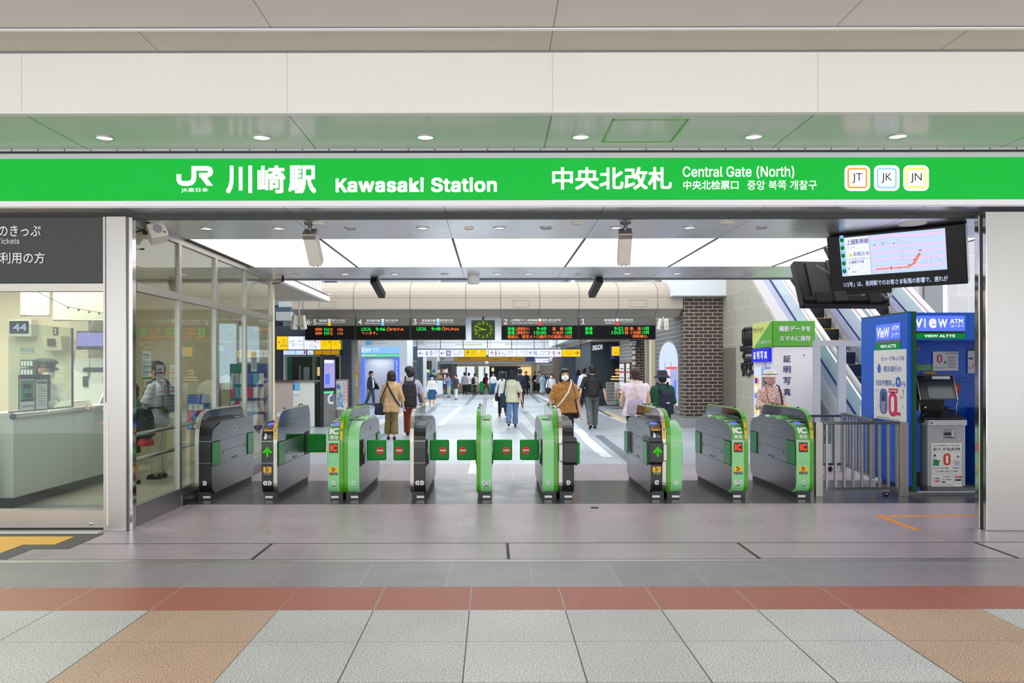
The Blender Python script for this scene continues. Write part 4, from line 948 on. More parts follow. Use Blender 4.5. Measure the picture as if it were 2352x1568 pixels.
# hanging clock
Y = 20.2; t = thing('hanging_clock', 'square black clock with a glowing green dial hanging from the beam', 'clock', W(1110, 780, Y)); cz = 757
b = MB('black'); b.pbox(1083, 734.5, 1137, 780, Y, Y + .3); b.cyl(W(1110, 734, Y + .15), W(1110, 726, Y + .15), .03); b.build('case', t, bevel=.015)
b = MB('clock_face'); b.rrect(front(Y - .004), 1085.5, 778, 1134.5, 736.5, .2); b.build('dial', t)
b = MB('clock_green'); f_ = front(Y - .008); c = (1110, 757)
for k in range(1, 13):
    a = math.radians(90 - 30 * k); x, y = c[0] + 18 * math.cos(a), c[1] - 15.5 * math.sin(a); b.text(f_, str(k), x - 2.4, y + 2.6, x + 2.4, y - 2.6, .01, keep='c')
for k in range(60):
    a = math.radians(6 * k); x, y = c[0] + 22 * math.cos(a), c[1] - 19.5 * math.sin(a); b.rect(f_, x - .3, y + .3, x + .3, y - .3)
b.build('numerals', t)
b = MB('clock_green'); b.stroke(f_, [(1115, 757.5), (1099, 752)], 1.4); b.build('hour_hand', t); b = MB('clock_green'); b.stroke(f_, [(1117, 756), (1093, 759.5)], .9); b.build('minute_hand', t)

# hanging way signs
def arrow(b, f_, x, y, s_, a, wd):
    d = Vector((math.cos(a), -math.sin(a))); n_ = Vector((-d.y, d.x)); p = Vector((x, y))
    b.stroke(f_, [p - d * s_, p + d * s_ * .9], wd); b.stroke(f_, [p + d * s_ * .1 + n_ * s_ * .8, p + d * s_, p + d * s_ * .1 - n_ * s_ * .8], wd)
def way_sign(label, Y, px0, px1, py0, py1, panels, rods=(), grp=None, cap=True, extra=None):
    t = thing('direction_sign', label, 'sign', W((px0 + px1) / 2, py1, Y), group=grp); b = MB('navy'); b.pbox(px0, py0 - (2 if cap else .5), px1, py1 + .6, Y, Y + .2); b.build('case', t)
    for a, c, m_, paint in panels:
        b = MB(m_); b.pbox(a, py0, c, py1, Y - .006, Y); f_ = front(Y - .012); paint(b, f_, a, c, py0, py1); b.build('panel', t)
    for r in rods: b = MB('ink'); b.cyl(W(r, py0 - 1, Y + .1), W(r, 770, Y + .1), .013, n=8); b.build('hanging_rod', t)
    if extra: extra(t)
def tx(b, f_, m_, s_, x0, y1, x1, y0, bold=.02): b.mat(m_).text(f_, s_, x0, y1, x1, y0, bold)
def pa(b, f_, a, c, y0, y1): arrow(b.mat('lit_navy'), f_, a + 8, (y0 + y1) / 2, 5, math.pi, 1.1); tx(b, f_, 'lit_navy', '6·5', a + 19, y0 + 13, a + 34, y0 + 3, 0); tx(b, f_, 'lit_grey', '南武線', a + 36, y0 + 7, a + 46, y0 + 3); b.rect(f_, a + 36, y0 + 10, a + 44, y0 + 9)
def pb_(b, f_, a, c, y0, y1):
    arrow(b.mat('lit_navy'), f_, a + 8, (y0 + y1) / 2, 5, math.pi, 1.1); b.rect(f_, a + 16, y0 + 14, a + 26, y0 + 2.5); b.mat('lit_white')
    for q in (18.7, 21, 23.4): b.disc(f_(a + q, y0 + 5) + Vector((0, -.004, 0)), .018, n=8); b.stroke(lambda p, r: f_(p, r) + Vector((0, -.004, 0)), [(a + q, y0 + 6), (a + q, y0 + 12.5)], 1.5)
    tx(b, f_, 'lit_grey', 'アトレ 化粧室', a + 29, y0 + 7.5, a + 53, y0 + 3); b.rect(f_, a + 29, y0 + 10.5, a + 52, y0 + 9.5); b.rect(f_, a + 33, y0 + 13, a + 46, y0 + 12)
def pc(b, f_, a, c, y0, y1): arrow(b.mat('ink'), f_, a + 7, (y0 + y1) / 2 + .5, 5, math.pi / 2, 1.2); tx(b, f_, 'lit_olive', '北改札', a + 15, y0 + 7, a + 27, y0 + 3); b.rect(f_, a + 15, y0 + 9.5, a + 25, y0 + 8.7); b.rect(f_, a + 15, y0 + 12, a + 22, y0 + 11); b.mat('lit_white').rect(f_, a + 31, y0 + 6.5, a + 34, y0 + 2.5); tx(b, f_, 'lit_olive', '北口', a + 36, y0 + 5.5, a + 46, y0 + 3)
def pd(b, f_, a, c, y0, y1):
    arrow(b.mat('lit_navy'), f_, a + 8, (y0 + y1) / 2 + 1, 5, math.pi / 2, 1.1)
    for q, m_ in ((17, 'lit_red'), (25, 'lit_sky')): b.mat(m_).disc(f_(a + q, y0 + 4), .03, n=10); b.rect(f_, a + q - 1.8, y0 + 11, a + q + 1.8, y0 + 6); b.rect(f_, a + q - 1, y0 + 15, a + q + 1, y0 + 11)
    b.mat('lit_grey').rect(f_, a + 20.6, y0 + 15, a + 21.2, y0 + 3); b.stroke(f_, [(a + 32, y0 + 3), (a + 32.4, y0 + 9), (a + 37, y0 + 9.5), (a + 39, y0 + 14)], 1); b.ring(f_(a + 33.5, y0 + 11.5), .06, .078, n=14)
    tx(b, f_, 'lit_grey', '化粧室', a + 43, y0 + 7.5, a + 57, y0 + 3); b.rect(f_, a + 43, y0 + 10.5, a + 55, y0 + 9.5)
def pe(b, f_, a, c, y0, y1):
    tx(b, f_, 'lit_grey', '京浜東北線', a + 8, y0 + 7, a + 27, y0 + 3.5); b.rect(f_, a + 14, y0 + 12, a + 27, y0 + 11); tx(b, f_, 'lit_navy', '4·3', a + 28, y0 + 11, a + 42, y0 + 4, 0); b.mat('lit_sky').rect(f_, a + 43, y0 + 14, a + 46, y0 + 3)
    tx(b, f_, 'lit_grey', '東海道線', a + 55, y0 + 7, a + 70, y0 + 3.5); b.rect(f_, a + 50, y0 + 12, a + 66, y0 + 11); tx(b, f_, 'lit_navy', '2·1', a + 71, y0 + 11, a + 84, y0 + 4, 0); b.mat('lit_red').rect(f_, a + 85, y0 + 14, a + 87, y0 + 3); arrow(b.mat('lit_navy'), f_, a + 95, y0 + 8.5, 5, 0, 1.1)
def pf(b, f_, a, c, y0, y1): tx(b, f_, 'lit_olive', 'アトレ', a + 10, y0 + 6, a + 25, y0 + 2.5); b.rect(f_, a + 7, y0 + 9.5, a + 24, y0 + 8.8); b.rect(f_, a + 10, y0 + 12.5, a + 22, y0 + 11.8); arrow(b.mat('ink'), f_, a + 33, y0 + 8, 5, 0, 1.2)
way_sign('hanging way sign reading 6·5 at its left end, before the far gates', 33, 958, 1117.5, 802.5, 819, [(959, 1008, 'lit_white', pa), (1009, 1066, 'lit_white', pb_), (1067, 1117, 'lit_yellow', pc)], (957.5, 1011.5, 1064), 'lit way signs across the hall')
way_sign('hanging way sign reading 4·3 and 2·1 with a yellow right end', 33, 1121, 1334, 802.5, 819, [(1122, 1186.5, 'lit_white', pd), (1187, 1290, 'lit_white', pe), (1291, 1333, 'lit_yellow', pf)], (1119.5, 1175.5, 1227, 1279, 1334), 'lit way signs across the hall')
def pg(b, f_, a, c, y0, y1): arrow(b.mat('ink'), f_, a + 10, 824, 4, math.pi / 2, 1); tx(b, f_, 'ink', '北改札', a + 15, 826, a + 37, 820)
def ph(b, f_, a, c, y0, y1): arrow(b.mat('ink'), f_, c - 5, 823.5, 2.5, 0, .8); b.rect(f_, a + 8, 825, a + 25, 824)
way_sign('long dim amber sign behind the hanging way signs', 44, 1010, 1228, 817, 829, [(1012, 1043, 'grey', lambda b, f_, a, c, y0, y1: arrow(b.mat('ink'), f_, 1018, 823.5, 3, math.pi, 1)), (1044, 1120, 'lit_olive', pg), (1121, 1173, 'lit_olive', ph), (1174, 1207, 'lit_olive', ph)])
way_sign('small white way sign with a blue border below the big right hanging sign', 38, 1229, 1262, 823, 832.5, [(1230, 1261, 'lit_white', lambda b, f_, a, c, y0, y1: (tx(b, f_, 'lit_grey', '化粧室', a + 2, 828.5, a + 14, 825.5), b.mat('lit_red').rect(f_, a + 18, 829, a + 20, 826), b.mat('lit_sky').rect(f_, a + 21, 829, a + 23, 826), arrow(b.mat('lit_navy'), f_, a + 27, 828, 2.5, 0, .8)))])
# far end
b = MB('dark_grey_metal'); b.pbox(1005, 829, 1275, 835.5, 47.5, 50)
b.mat('far_cream').pbox(1046, 835.5, 1232, 841, 51.5, 52); b.pbox(1046, 835.5, 1049, 905, 51.5, 52); b.pbox(1090, 835.5, 1099, 900, 51.4, 52); b.pbox(1222, 835.5, 1236, 905, 51.4, 52); b.pbox(1049, 880, 1090, 900, 51.6, 52)
b.mat('hall_white').pbox(1232, 829, 1240, 905, 51, 52); b.mat('slate').pbox(1124, 841, 1196, 905, 51.6, 52); b.mat('taupe').pbox(1240, 838, 1268, 905, 51.5, 52); b.mat('grey_light').pbox(1012, 835.5, 1046, 905, 51.5, 52)
b.mat('wood').pbox(1238, 838, 1241, 905, 51.2, 51.5)
struct('wall_far', b, 'cream framed far wall behind the far ticket gates', 'wall')
for i, (a, c, y1, l) in enumerate(((1049, 1090, 880, 'bright window in the cream far wall'), (1099, 1125, 880, 'bright doorway next to the slate panel in the far wall'))):
    b = MB('lit_day'); b.pbox(a, 841, c, y1, 51.7, 52); b.mat('far_cream').pbox((a + c) / 2 - 1, 843, (a + c) / 2 + 3, y1, 51.65, 51.7); struct('window_%d' % (4 + i), b, l, 'window')
b = MB('lit_warm'); b.pbox(1196, 843, 1220, 862, 51.3, 51.38); b.mat('lit_white').pbox(1190, 845, 1198, 875, 51.26, 51.3); solo('lit_poster', b, 'glowing yellow poster on the far wall', 'poster')
b = MB('lit_warm'); b.pbox(1129, 844, 1135, 853, 50.5, 50.8); solo('paper_lantern', b, 'glowing cream lantern on the slate far wall', 'lantern', bevel=.05)
b = MB('white'); b.stroke(front(51.55), [(1146, 872), (1146, 853), (1163, 853), (1163, 872)], 1.2); b.stroke(front(51.55), [(1146, 858), (1163, 858)], 1); b.stroke(front(51.55), [(1151, 858), (1151, 872)], .8); b.stroke(front(51.55), [(1157, 858), (1157, 872)], .8); solo('wall_lattice', b, 'white lattice emblem on the slate far wall', 'emblem')
for i, (a, c) in enumerate(((1084, 1088), (1102, 1110), (1124, 1128))):
    t = thing('ticket_gate', ['thin green ticket gate at the far end, by the bright window', 'green far ticket gate below the bright doorway', 'green far ticket gate at the slate wall'][i], 'ticket gate', W((a + c) / 2, 903, 48), group='green gates at the far end'); b = MB('green_flap'); b.pbox(a, 876, c, 903, 48, 49); b.build('cabinet', t, bevel=.04); b = MB('plinth'); b.pbox(a, 900, c, 905, 47.97, 49); b.build('plinth', t)
# left shop front far away
b = MB('slate'); b.pbox(958, 819, 970, 925, 36, 36.4); b.mat('hall_white').pbox(970, 815, 978, 912, 37, 37.4); b.mat('grey_light').pbox(978, 820, 1004, 860, 46, 46.4); b.mat('black').pbox(981, 828, 985, 858, 45.9, 46); b.pbox(987, 828, 991, 858, 45.9, 46); b.mat('dark_grey_metal').pbox(1010, 835, 1038, 905, 50.5, 50.9); b.mat('pink').ring(W(1028, 853, 50.45), .09, .15)
b.mat('hall_blue').pbox(944, 795, 958, 828, 38, 38.3); b.mat('grey_light'); 
for k in range(9): b.pbox(938 + 4.4 * k, 772, 941 + 4.4 * k, 791, 39, 39.2)
struct('wall_shops', b, 'slate and white shop fronts along the far left of the hall', 'wall')
t = thing('shop_shelf', 'shop shelf of small coloured goods at the far left of the hall', 'shelf', W(1005, 905, 44)); b = MB('frame_alu')
for y in (855, 868, 880): b.pbox(978, y, 1030, y + 1, 44, 44.4)
for x in (978, 1003, 1029): b.pbox(x, 853, x + 1, 905, 44, 44.05)
b.build('frame', t)
b = MB('paper'); rr = random.Random(3)
for r, y in enumerate((855, 868, 880, 903)):
    for k in range(12): x = 979 + 4.1 * k; b.mat(rr.choice(['blue', 'white', 'navy', 'orange', 'green_pad', 'grey_light', 'blue_dark'])).pbox(x, y - rr.uniform(5, 9), x + 3.6, y, 44.05, 44.3)
o = b.build('goods', t); o['kind'] = 'stuff'
b = MB('lit_pale'); b.pbox(1003, 876, 1014, 905, 42, 43); b.mat('white').pbox(1002, 874, 1015, 876, 41.95, 43); solo('display_case', b, 'glowing white display case before the far shop shelf', 'display case')
b = MB('blue_dark'); b.pbox(972, 882, 978, 913, 40, 41); solo('blue_bin', b, 'dark blue box standing at the shop corner', 'box')
# fluorescent fittings on the far white wall
for i, (a, c, y) in enumerate(((1046, 1107, 790), (1160, 1224, 789))):
    b = MB('grey_light'); b.pbox(a, y, c, y + 2, 40, 40.1); b.mat('white').pbox(a + 2, y + 2, c - 2, y + 3, 40, 40.08); solo('tube_lamp', b, ['slim tube lamp high under the clock', 'slim tube lamp high under the platform 2 board'][i], 'lamp', 'tube lamps high in the hall')

# ---- left side: staffed counter, signs
def yb_(paint): return paint
def y1_(b, f_, a, c, y0, y1): arrow(b.mat('ink'), f_, a + 5, 786, 3, math.pi / 2, .9); tx(b, f_, 'lit_olive', '北改札', a + 10, 782, a + 21, 778); [b.rect(f_, a + 10, 784.5 + 2.5 * k, a + 19, 784 + 2.5 * k) for k in range(3)]; b.mat('ink').rect(f_, a + 9, 795, a + 13, 791); b.mat('lit_white').rect(front(20.65), a + 10, 794, a + 12, 792); b.mat('lit_olive').rect(f_, a + 15, 793.5, a + 23, 791.5)
def y2_(b, f_, a, c, y0, y1): arrow(b.mat('lit_blue_deep'), f_, a + 5, 785, 2.5, math.pi / 2, .6); b.mat('lit_red').rect(f_, a + 9, 784, a + 11, 781); b.mat('lit_sky').rect(f_, a + 12.5, 784, a + 14.5, 781); tx(b, f_, 'lit_grey', '化粧室', a + 22, 784, a + 32, 780.5); b.mat('lit_blue_deep').poly([f_(a + 9, 788), f_(a + 14, 788), f_(a + 11.5, 790)]); b.rect(f_, a + 9, 793, a + 14, 792); tx(b, f_, 'lit_grey', 'アトレ川崎', a + 16, 792, a + 33, 788.5)
def y3_(b, f_, a, c, y0, y1): tx(b, f_, 'lit_grey', '2·1', a + 14, 778.5, a + 22, 774.5, 0); b.mat('lit_red').rect(f_, a + 24, 784.5, a + 28, 780); tx(b, f_, 'lit_grey', '東海道線', a + 4, 783.5, a + 21, 781); tx(b, f_, 'lit_grey', '4·3', a + 14, 792, a + 22, 787.5, 0); b.mat('lit_sky').rect(f_, a + 24, 798, a + 28, 793); tx(b, f_, 'lit_grey', '京浜東北線', a + 8, 796.5, a + 21, 794); arrow(b.mat('lit_blue_deep'), f_, a + 32, 786, 2.5, math.pi / 4, .5)
def y4_(b, f_, a, c, y0, y1): tx(b, f_, 'lit_olive', 'アトレ', a + 3, 782, a + 14, 779); [b.rect(f_, a + 5, 785 + 2.4 * k, a + 13, 784.5 + 2.4 * k) for k in range(4)]; arrow(b.mat('ink'), f_, a + 19, 786, 2.8, math.pi / 4, .8)
way_sign('wide lit way sign of five yellow and white panels above the staffed counter', 20.68, 635, 784, 771.5, 801.5, [(636, 661, 'lit_yellow', y1_), (662, 697.5, 'lit_white', y2_), (698.5, 736, 'lit_white', y3_), (736.5, 760, 'lit_yellow', y4_), (761, 783, 'lit_yellow', y4_)], (), cap=True)
way_sign('dimmer lower strip of white and yellow panels above the staffed window', 21.66, 650, 783, 803.5, 813.5, [(651, 703, 'lit_pale', lambda b, f_, a, c, y0, y1: (b.mat('lit_sky').rect(f_, 676, 812, 680, 804), b.mat('red').rect(f_, 698, 812, 701, 804), tx(b, f_, 'lit_grey', '改札口', 660, 808, 674, 805))), (706, 720, 'lit_pale', lambda b, f_, a, c, y0, y1: b.mat('ink').rect(f_, 711, 811, 712.5, 808)), (722, 740, 'lit_amber', lambda *q: None), (741, 760, 'lit_amber', lambda *q: None), (761, 780, 'lit_amber', lambda *q: None)], cap=False)
b = MB('slate'); b.pbox(590, 748, 700, 803, 20.92, 21.05); struct('wall_signback', b, 'slate panel behind the wide lit way sign', 'wall')
b = MB('slate'); b.pbox(590, 800, 650, 872, 21.9, 22.2); b.pbox(783, 720, 806, 960, 21.8, 22.3); b.pbox(560, 700, 650, 872, 25, 25.5); b.mat('grey_light').pbox(648, 812, 656, 873, 21.9, 22.1); b.pbox(656, 813, 779, 818, 21.9, 22.1); b.mat('frame_alu').pbox(779, 813, 783, 872, 21.9, 22.1); b.mat('window_dark').pbox(590, 812, 790, 945, 22.8, 23)
b.mat('frame_alu').pbox(717, 818, 723, 872, 22, 22.3); b.pbox(686, 838, 690, 872, 22.4, 22.5); b.mat('grey_light').pbox(697, 842, 709, 872, 22.6, 22.7); b.mat('lit_warm').pbox(724, 842, 735, 862, 22.6, 22.7); b.mat('teal').pbox(660, 818, 668, 872, 22.3, 22.4)
struct('wall_booth', b, 'slate walls and dark window of the staffed gate office', 'wall')
b = MB('pane'); b.pbox(656, 818, 779, 872, 21.95, 21.97); struct('window_6', b, 'window pane of the staffed gate office', 'window')
t = thing('gate_counter', 'long counter of the staffed gate, pinkish end and white front', 'counter', W(680, 977, 21)); b = MB('mauve'); b.pbox(560, 876, 672, 979, 20.9, 21.4); b.build('end_panel', t)
b = MB('counter_white'); b.pbox(672, 876, 722, 979, 20.95, 21.4); b.build('front_panel', t); b = MB('brown'); b.pbox(560, 872, 674, 876.5, 20.85, 21.4); b.mat('dark_grey_metal').pbox(674, 872, 736, 876, 20.9, 21.4); b.build('worktop', t)
b = MB('sky_blue'); b.rect(front(20.93), 673, 895, 688, 878); b.mat('navy').rect(front(20.92), 674, 894, 676, 881); b.mat('paper').rect(front(20.93), 673, 935, 688, 896); b.mat('blue_mid').rect(front(20.92), 674, 906.5, 687, 905.5); b.mat('grey'); 
for k in range(4): b.rect(front(20.92), 675, 912 + 6 * k, 686, 911.4 + 6 * k)
b.build('notice', t); b = MB('black'); b.pbox(722, 882, 736, 979, 21.0, 21.4); b.build('shadow_gap', t)  # black box stands in for the shade under the worktop end
t = thing('signage_totem', 'tall dark digital signage totem with a violet screen beside the staffed counter', 'signage totem', W(752, 978, 20.8), rot=(0, 0, 0))
p0, p1 = W(742, 978, 20.9), W(771, 978, 21.5); zt = wz(813, 20.9)
def totem(m, a, c, z0, z1, d=0, back=.12):
    q0 = p0.lerp(p1, a); q1 = p0.lerp(p1, c); dr = (p1 - p0); dr.z = 0; nn = Vector((dr.y, -dr.x, 0)).normalized()
    P = [q0 + nn * d, q1 + nn * d, q1 - nn * back, q0 - nn * back]; m.prism([(p.x, p.y) for p in P], 'z', z0, z1)
b = MB('gate_black'); totem(b, 0, 1, 0, zt, 0, .1); b.build('case', t, bevel=.01); b = MB('steel'); totem(b, .03, .97, 0, wz(904, 21), .01, 0); b.build('lower_panel', t); b = MB('lit_violet'); totem(b, .08, .92, wz(890, 21), wz(825, 21), .006, 0); b.mat('lit_white'); totem(b, .1, .8, wz(833, 21), wz(826, 21), .01, 0)
b.mat('lit_blue'); totem(b, .15, .5, wz(882, 21), wz(858, 21), .01, 0); b.mat('lit_grey'); totem(b, .5, .8, wz(880, 21), wz(840, 21), .01, 0); b.build('screen', t); b = MB('lit_mint'); totem(b, .05, .8, wz(903, 21), wz(898, 21), .014, 0); b.build('stripe', t)
b = MB('white'); c_ = W(765, 912, 20.7); b.tube([c_ + Vector((-.02, 0, .08)), c_ + Vector((-.1, 0, .03)), c_ + Vector((-.12, 0, -.06)), c_ + Vector((-.1, 0, -.14)), c_ + Vector((0, 0, -.14))], .035, 8); b.mat('blue_mid').tube([c_ + Vector((.0, -.02, .06)), c_ + Vector((-.05, -.02, 0)), c_ + Vector((-.03, -.02, -.1))], .02, 6); b.build('holder', t)
t = thing('poster_case', 'standing case with a blue and white map poster beside the totem', 'poster case', W(786, 950, 22)); b = MB('frame_alu'); b.pbox(771, 870, 799, 960, 21.6, 21.9); b.build('frame', t); b = MB('paper'); b.rect(front(21.59), 772, 940, 798, 874); f_ = front(21.58); rr = random.Random(8)
for k in range(40): x, y = rr.uniform(773, 787), rr.uniform(878, 930); b.mat(rr.choice(['sky_blue', 'blue_mid', 'paper', 'green_light', 'sky_blue'])).rect(front(21.58 - k * .0004), x, y + rr.uniform(3, 9), min(x + rr.uniform(2, 5), 788), y)
for k in range(6): b.mat('red').stroke(front(21.56), [(789.5, 877 + 8 * k), (797, 877 + 8 * k), (797, 883 + 8 * k), (789.5, 883 + 8 * k)], .6, close=True)
b.build('poster', t)
b = MB('steel'); b.pbox(805, 722, 822, 962, 22, 22.6); b.mat('label_white').stroke(front(21.98), [(821, 829), (818.6, 833), (818, 842), (818.8, 851), (821, 855)], 1.2); [b.rect(front(21.98), 817, 870 + 5 * k, 821.5, 867 + 5 * k) for k in range(4)]; b.mat('yellow').rect(front(21.98), 814, 865, 821.5, 859); struct('column_steel', b, 'brushed steel column beside the white cash machine corner', 'column')
# white ATM corner
t = thing('cash_corner', 'white cash machine corner with a blue sign and blue door frame', 'booth', W(880, 926, 33.5)); Y = 33.5
b = MB('hall_white'); b.pbox(806, 776, 935, 797, Y, Y + 2.5); b.pbox(918, 797, 935, 930, Y, Y + 2.5); b.pbox(806, 797, 820, 930, Y, Y + 2.5); b.pbox(820, 797, 918, 930, Y + 1.2, Y + 2.5); b.build('shell', t)
b = MB('lit_sky'); b.pbox(819, 796, 917, 811, Y - .03, Y + .3); b.build('sign', t); b = MB('lit_white'); b.text(front(Y - .04), 'VIEW', 820, 808, 853, 798.5, .04); b.text(front(Y - .04), 'ATM', 857, 802.5, 870, 798.5, .02); b.text(front(Y - .04), 'コーナー', 857, 808, 872, 804, .02); b.build('lettering', t)
b = MB('lit_mint'); b.pbox(819, 812.5, 917, 818, Y - .03, Y + .3); b.mat('lit_white').text(front(Y - .04), 'VIEW ALTTE', 829, 817, 862, 814, .03); b.build('sign', t); b = MB('lit_blue'); b.pbox(820, 819, 837, 924, Y - .02, Y + .2); b.pbox(905, 819, 917, 924, Y - .02, Y + .2); b.mat('lit_white')
for k, ch in enumerate('ビューアルッテATM'): b.rect(front(Y - .03), 910.7, 831 + 6.5 * k, 911.4, 826 + 6.5 * k) if ch == 'ー' else b.text(front(Y - .03), ch, 909, 831 + 6.5 * k, 913, 826 + 6.5 * k, .02)
b.build('frame', t); b = MB('grey_light'); b.pbox(838, 819, 905, 926, Y + .9, Y + 1.1); b.build('back_panel', t); b = MB('sky_blue'); b.pbox(840, 779, 854, 791, Y - .02, Y); b.mat('paper').text(front(Y - .03), 'ATM', 841.5, 783, 852, 780, .03); b.mat('ink_grey').text(front(Y - .01), 'ATMコーナー', 856, 784, 883, 780, .01); b.text(front(Y - .01), '(ビューアルッテ)', 856, 790, 888, 786, .01); b.build('lettering', t)

area('cash_corner_lamp', (wx(872, 34), 33.95, wz(822, 34)), 1.0, .6, 9, (.95, .97, 1))
# ---- right side of the hall: striped wall, brick pier, shops
b = MB('tile_striped'); b.box(4.9, 5.3, 20.96, 24.1, 0, 4.2); b.mat('cream').box(4.78, 5.1, 24.1, 24.45, 0, 3.0); b.mat('frame_alu').box(4.7, 4.9, 24.6, 24.75, 0, 3); b.mat('brick_brown').box(4.8, 5.3, 26.9, 27.5, 0, 3.4); b.mat('tile_striped').box(4.79, 5.3, 27.5, 30.2, 0, 3.4)
b.mat('grey').box(4.88, 5.3, 20.95, 24.1, 0, .22)
struct('wall_striped', b, 'grey striped tile wall with pale joints along the right of the hall', 'wall')
# arched shop window in the striped wall
t = MB('frame_alu'); ay0, ay1 = 4.9 * F / (1560 - CX), 4.9 * F / (1514 - CX); ym = (ay0 + ay1) / 2; rz = (ay1 - ay0) / 2
P = [(ay0, .5), (ay1, .5), (ay1, 1.75)] + [(ym + rz * math.cos(math.pi * k / 12), 1.75 + .55 * math.sin(math.pi * k / 12)) for k in range(1, 12)] + [(ay0, 1.75)]
t.prism([(y, z) for y, z in P], 'x', 4.885, 4.9); o = struct('window_7', t, 'arched shop window with a lit blue display in the striped wall', 'window')
b = MB('lit_pale'); Pi = [(ym + (y - ym) * .93, 1.3 + (z - 1.3) * .95) for y, z in P]; b.poly([Vector((4.882, y, z)) for y, z in Pi]); b.build('display', o)
b = MB('lit_grey'); f_ = plane((4.876, 0, 0), (0, 1, 0), (0, 0, 1)); b.rect(f_, ay0 + .1, .6, ay0 + .8, 1.5); b.mat('lit_pink').rect(f_, ay0 + 1.0, .6, ay0 + 1.5, 1.45); b.mat('frame_alu').rect(f_, ay0 + .85, .55, ay0 + .92, 1.7); b.rect(f_, ay0 + 1.6, .55, ay0 + 1.66, 1.7); b.mat('lit_blue').rect(plane((4.87, 0, 0), (0, 1, 0), (0, 0, 1)), ay0 + .2, .7, ay0 + .5, 1.2); b.mat('lit_red').rect(plane((4.87, 0, 0), (0, 1, 0), (0, 0, 1)), ay0 + .1, 1.5, ay0 + 1.5, 1.56); b.build('goods', o)
# poster panels on the far striped side
for i, (y0, y1) in enumerate(((27.65, 28.5), (28.8, 30.0))):
    b = MB('brown'); b.box(4.75, 4.79, y0, y1, .55, 1.75); f_ = plane((4.745, y0, .55), (0, 1, 0), (0, 0, 1)); b.mat('paper').rect(f_, .08, .06, y1 - y0 - .08, 1.14); f_ = plane((4.742, y0, .55), (0, 1, 0), (0, 0, 1))
    for k in range(3): b.mat(['red', 'grey', 'pink'][k]).rect(f_, .14, .15 + .33 * k, y1 - y0 - .14, .22 + .33 * k); b.mat('ink_grey').rect(f_, .2, .28 + .33 * k, y1 - y0 - .3, .33 + .33 * k)
    solo('wall_poster', b, ['framed poster with red bands, nearest the brick pier', 'framed poster deeper along the wall, beside the shop opening'][i], 'poster', 'posters on the striped wall')
b = MB('label_white'); b.text(plane((4.5, 26.2, wz(795, 26.2)), (1, .1, .12), (0, 0, 1)), 'atré', 0, 0, .32, .2, .04); b.mat('slate').box(4.5, 4.82, 26.22, 26.26, wz(797, 26.2), wz(779, 26.2)); solo('shop_sign', b, 'small projecting shop sign with white letters before the brick pier', 'shop sign')
b = MB('beam'); b.box(3.9, 5.4, 30.3, 46, 2.62, 2.8); b.box(4.3, 5.6, 24.8, 30.3, 2.75, 2.95); b.mat('hall_white').box(3.4, 5.5, 33, 48, 2.8, 5.5); b.mat('offwhite').box(5.5, 5.7, 21, 33, 0, 5.6)
b.mat('slate').box(4.05, 5.5, 33.0, 39, 0, 2.62); b.box(3.55, 5.5, 41, 47, 0, 2.2); b.mat('brick_brown').box(3.2, 3.6, 42.2, 43, 0, 2.1); b.mat('hall_white').pbox(1349, 770, 1362, 915, 39.2, 39.7)
b.mat('door_taupe').box(5.2, 5.5, 30.2, 33, 0, 2.6)
struct('wall_shopfront', b, 'slate shop walls and cream canopy along the right of the hall', 'wall')
def side_text(s_, X_, y0, y1, z0, z1, m_, bold=.04):
    return lambda b: b.mat(m_).text(plane((X_, y1, z0), (0, -1, 0), (0, 0, 1)), s_, 0, 0, y1 - y0, z1 - z0, bold)
b = MB('lit_white'); b.text(plane((4.0, 32.9, wz(806, 32.9)), (1, 0, .14), (0, 0, 1)), 'DELICA!', .12, 0, .52, .2, .05); solo('shop_lettering', b, 'white shop lettering on the slate wall under the canopy', 'shop sign')
b = MB('lit_navy'); b.pbox(1404.5, 795, 1426, 818, 30.6, 30.8); b.mat('lit_yellow').rect(front(30.59), 1405.5, 817, 1425, 796); b.mat('lit_white').pbox(1427, 795, 1433.5, 817, 30.6, 30.8); b.mat('lit_olive').text(front(30.58), 'アトレ', 1410, 805, 1423, 802, .01); [b.rect(front(30.58), 1410, 808 + 2.5 * k, 1421, 807.4 + 2.5 * k) for k in range(3)]; solo('direction_sign', b, 'yellow lit sign in the shop opening under the canopy', 'sign')
for i, (a, c, y0, y1, s_) in enumerate(((1341, 1349.5, 810, 830, '4'), (1340, 1349.5, 794, 807, '3'))):
    b = MB('lit_blue_deep'); b.pbox(a, y0, c, y1, 38, 38.2); b.mat('lit_white').text(front(37.98), s_, a + 2.5, y1 - 6, c - 2, y0 + 5, .02); solo('platform_sign', b, ['blue lit platform sign with a white 4', 'upper blue lit platform sign partly behind the post'][i], 'sign', 'blue platform number signs')
b = MB('label_white'); b.stroke(front(40.9), [(1322, 849), (1328, 840), (1328, 849)], 1.5); solo('wall_logo', b, 'slanted white mark on the dark slate wall', 'emblem')
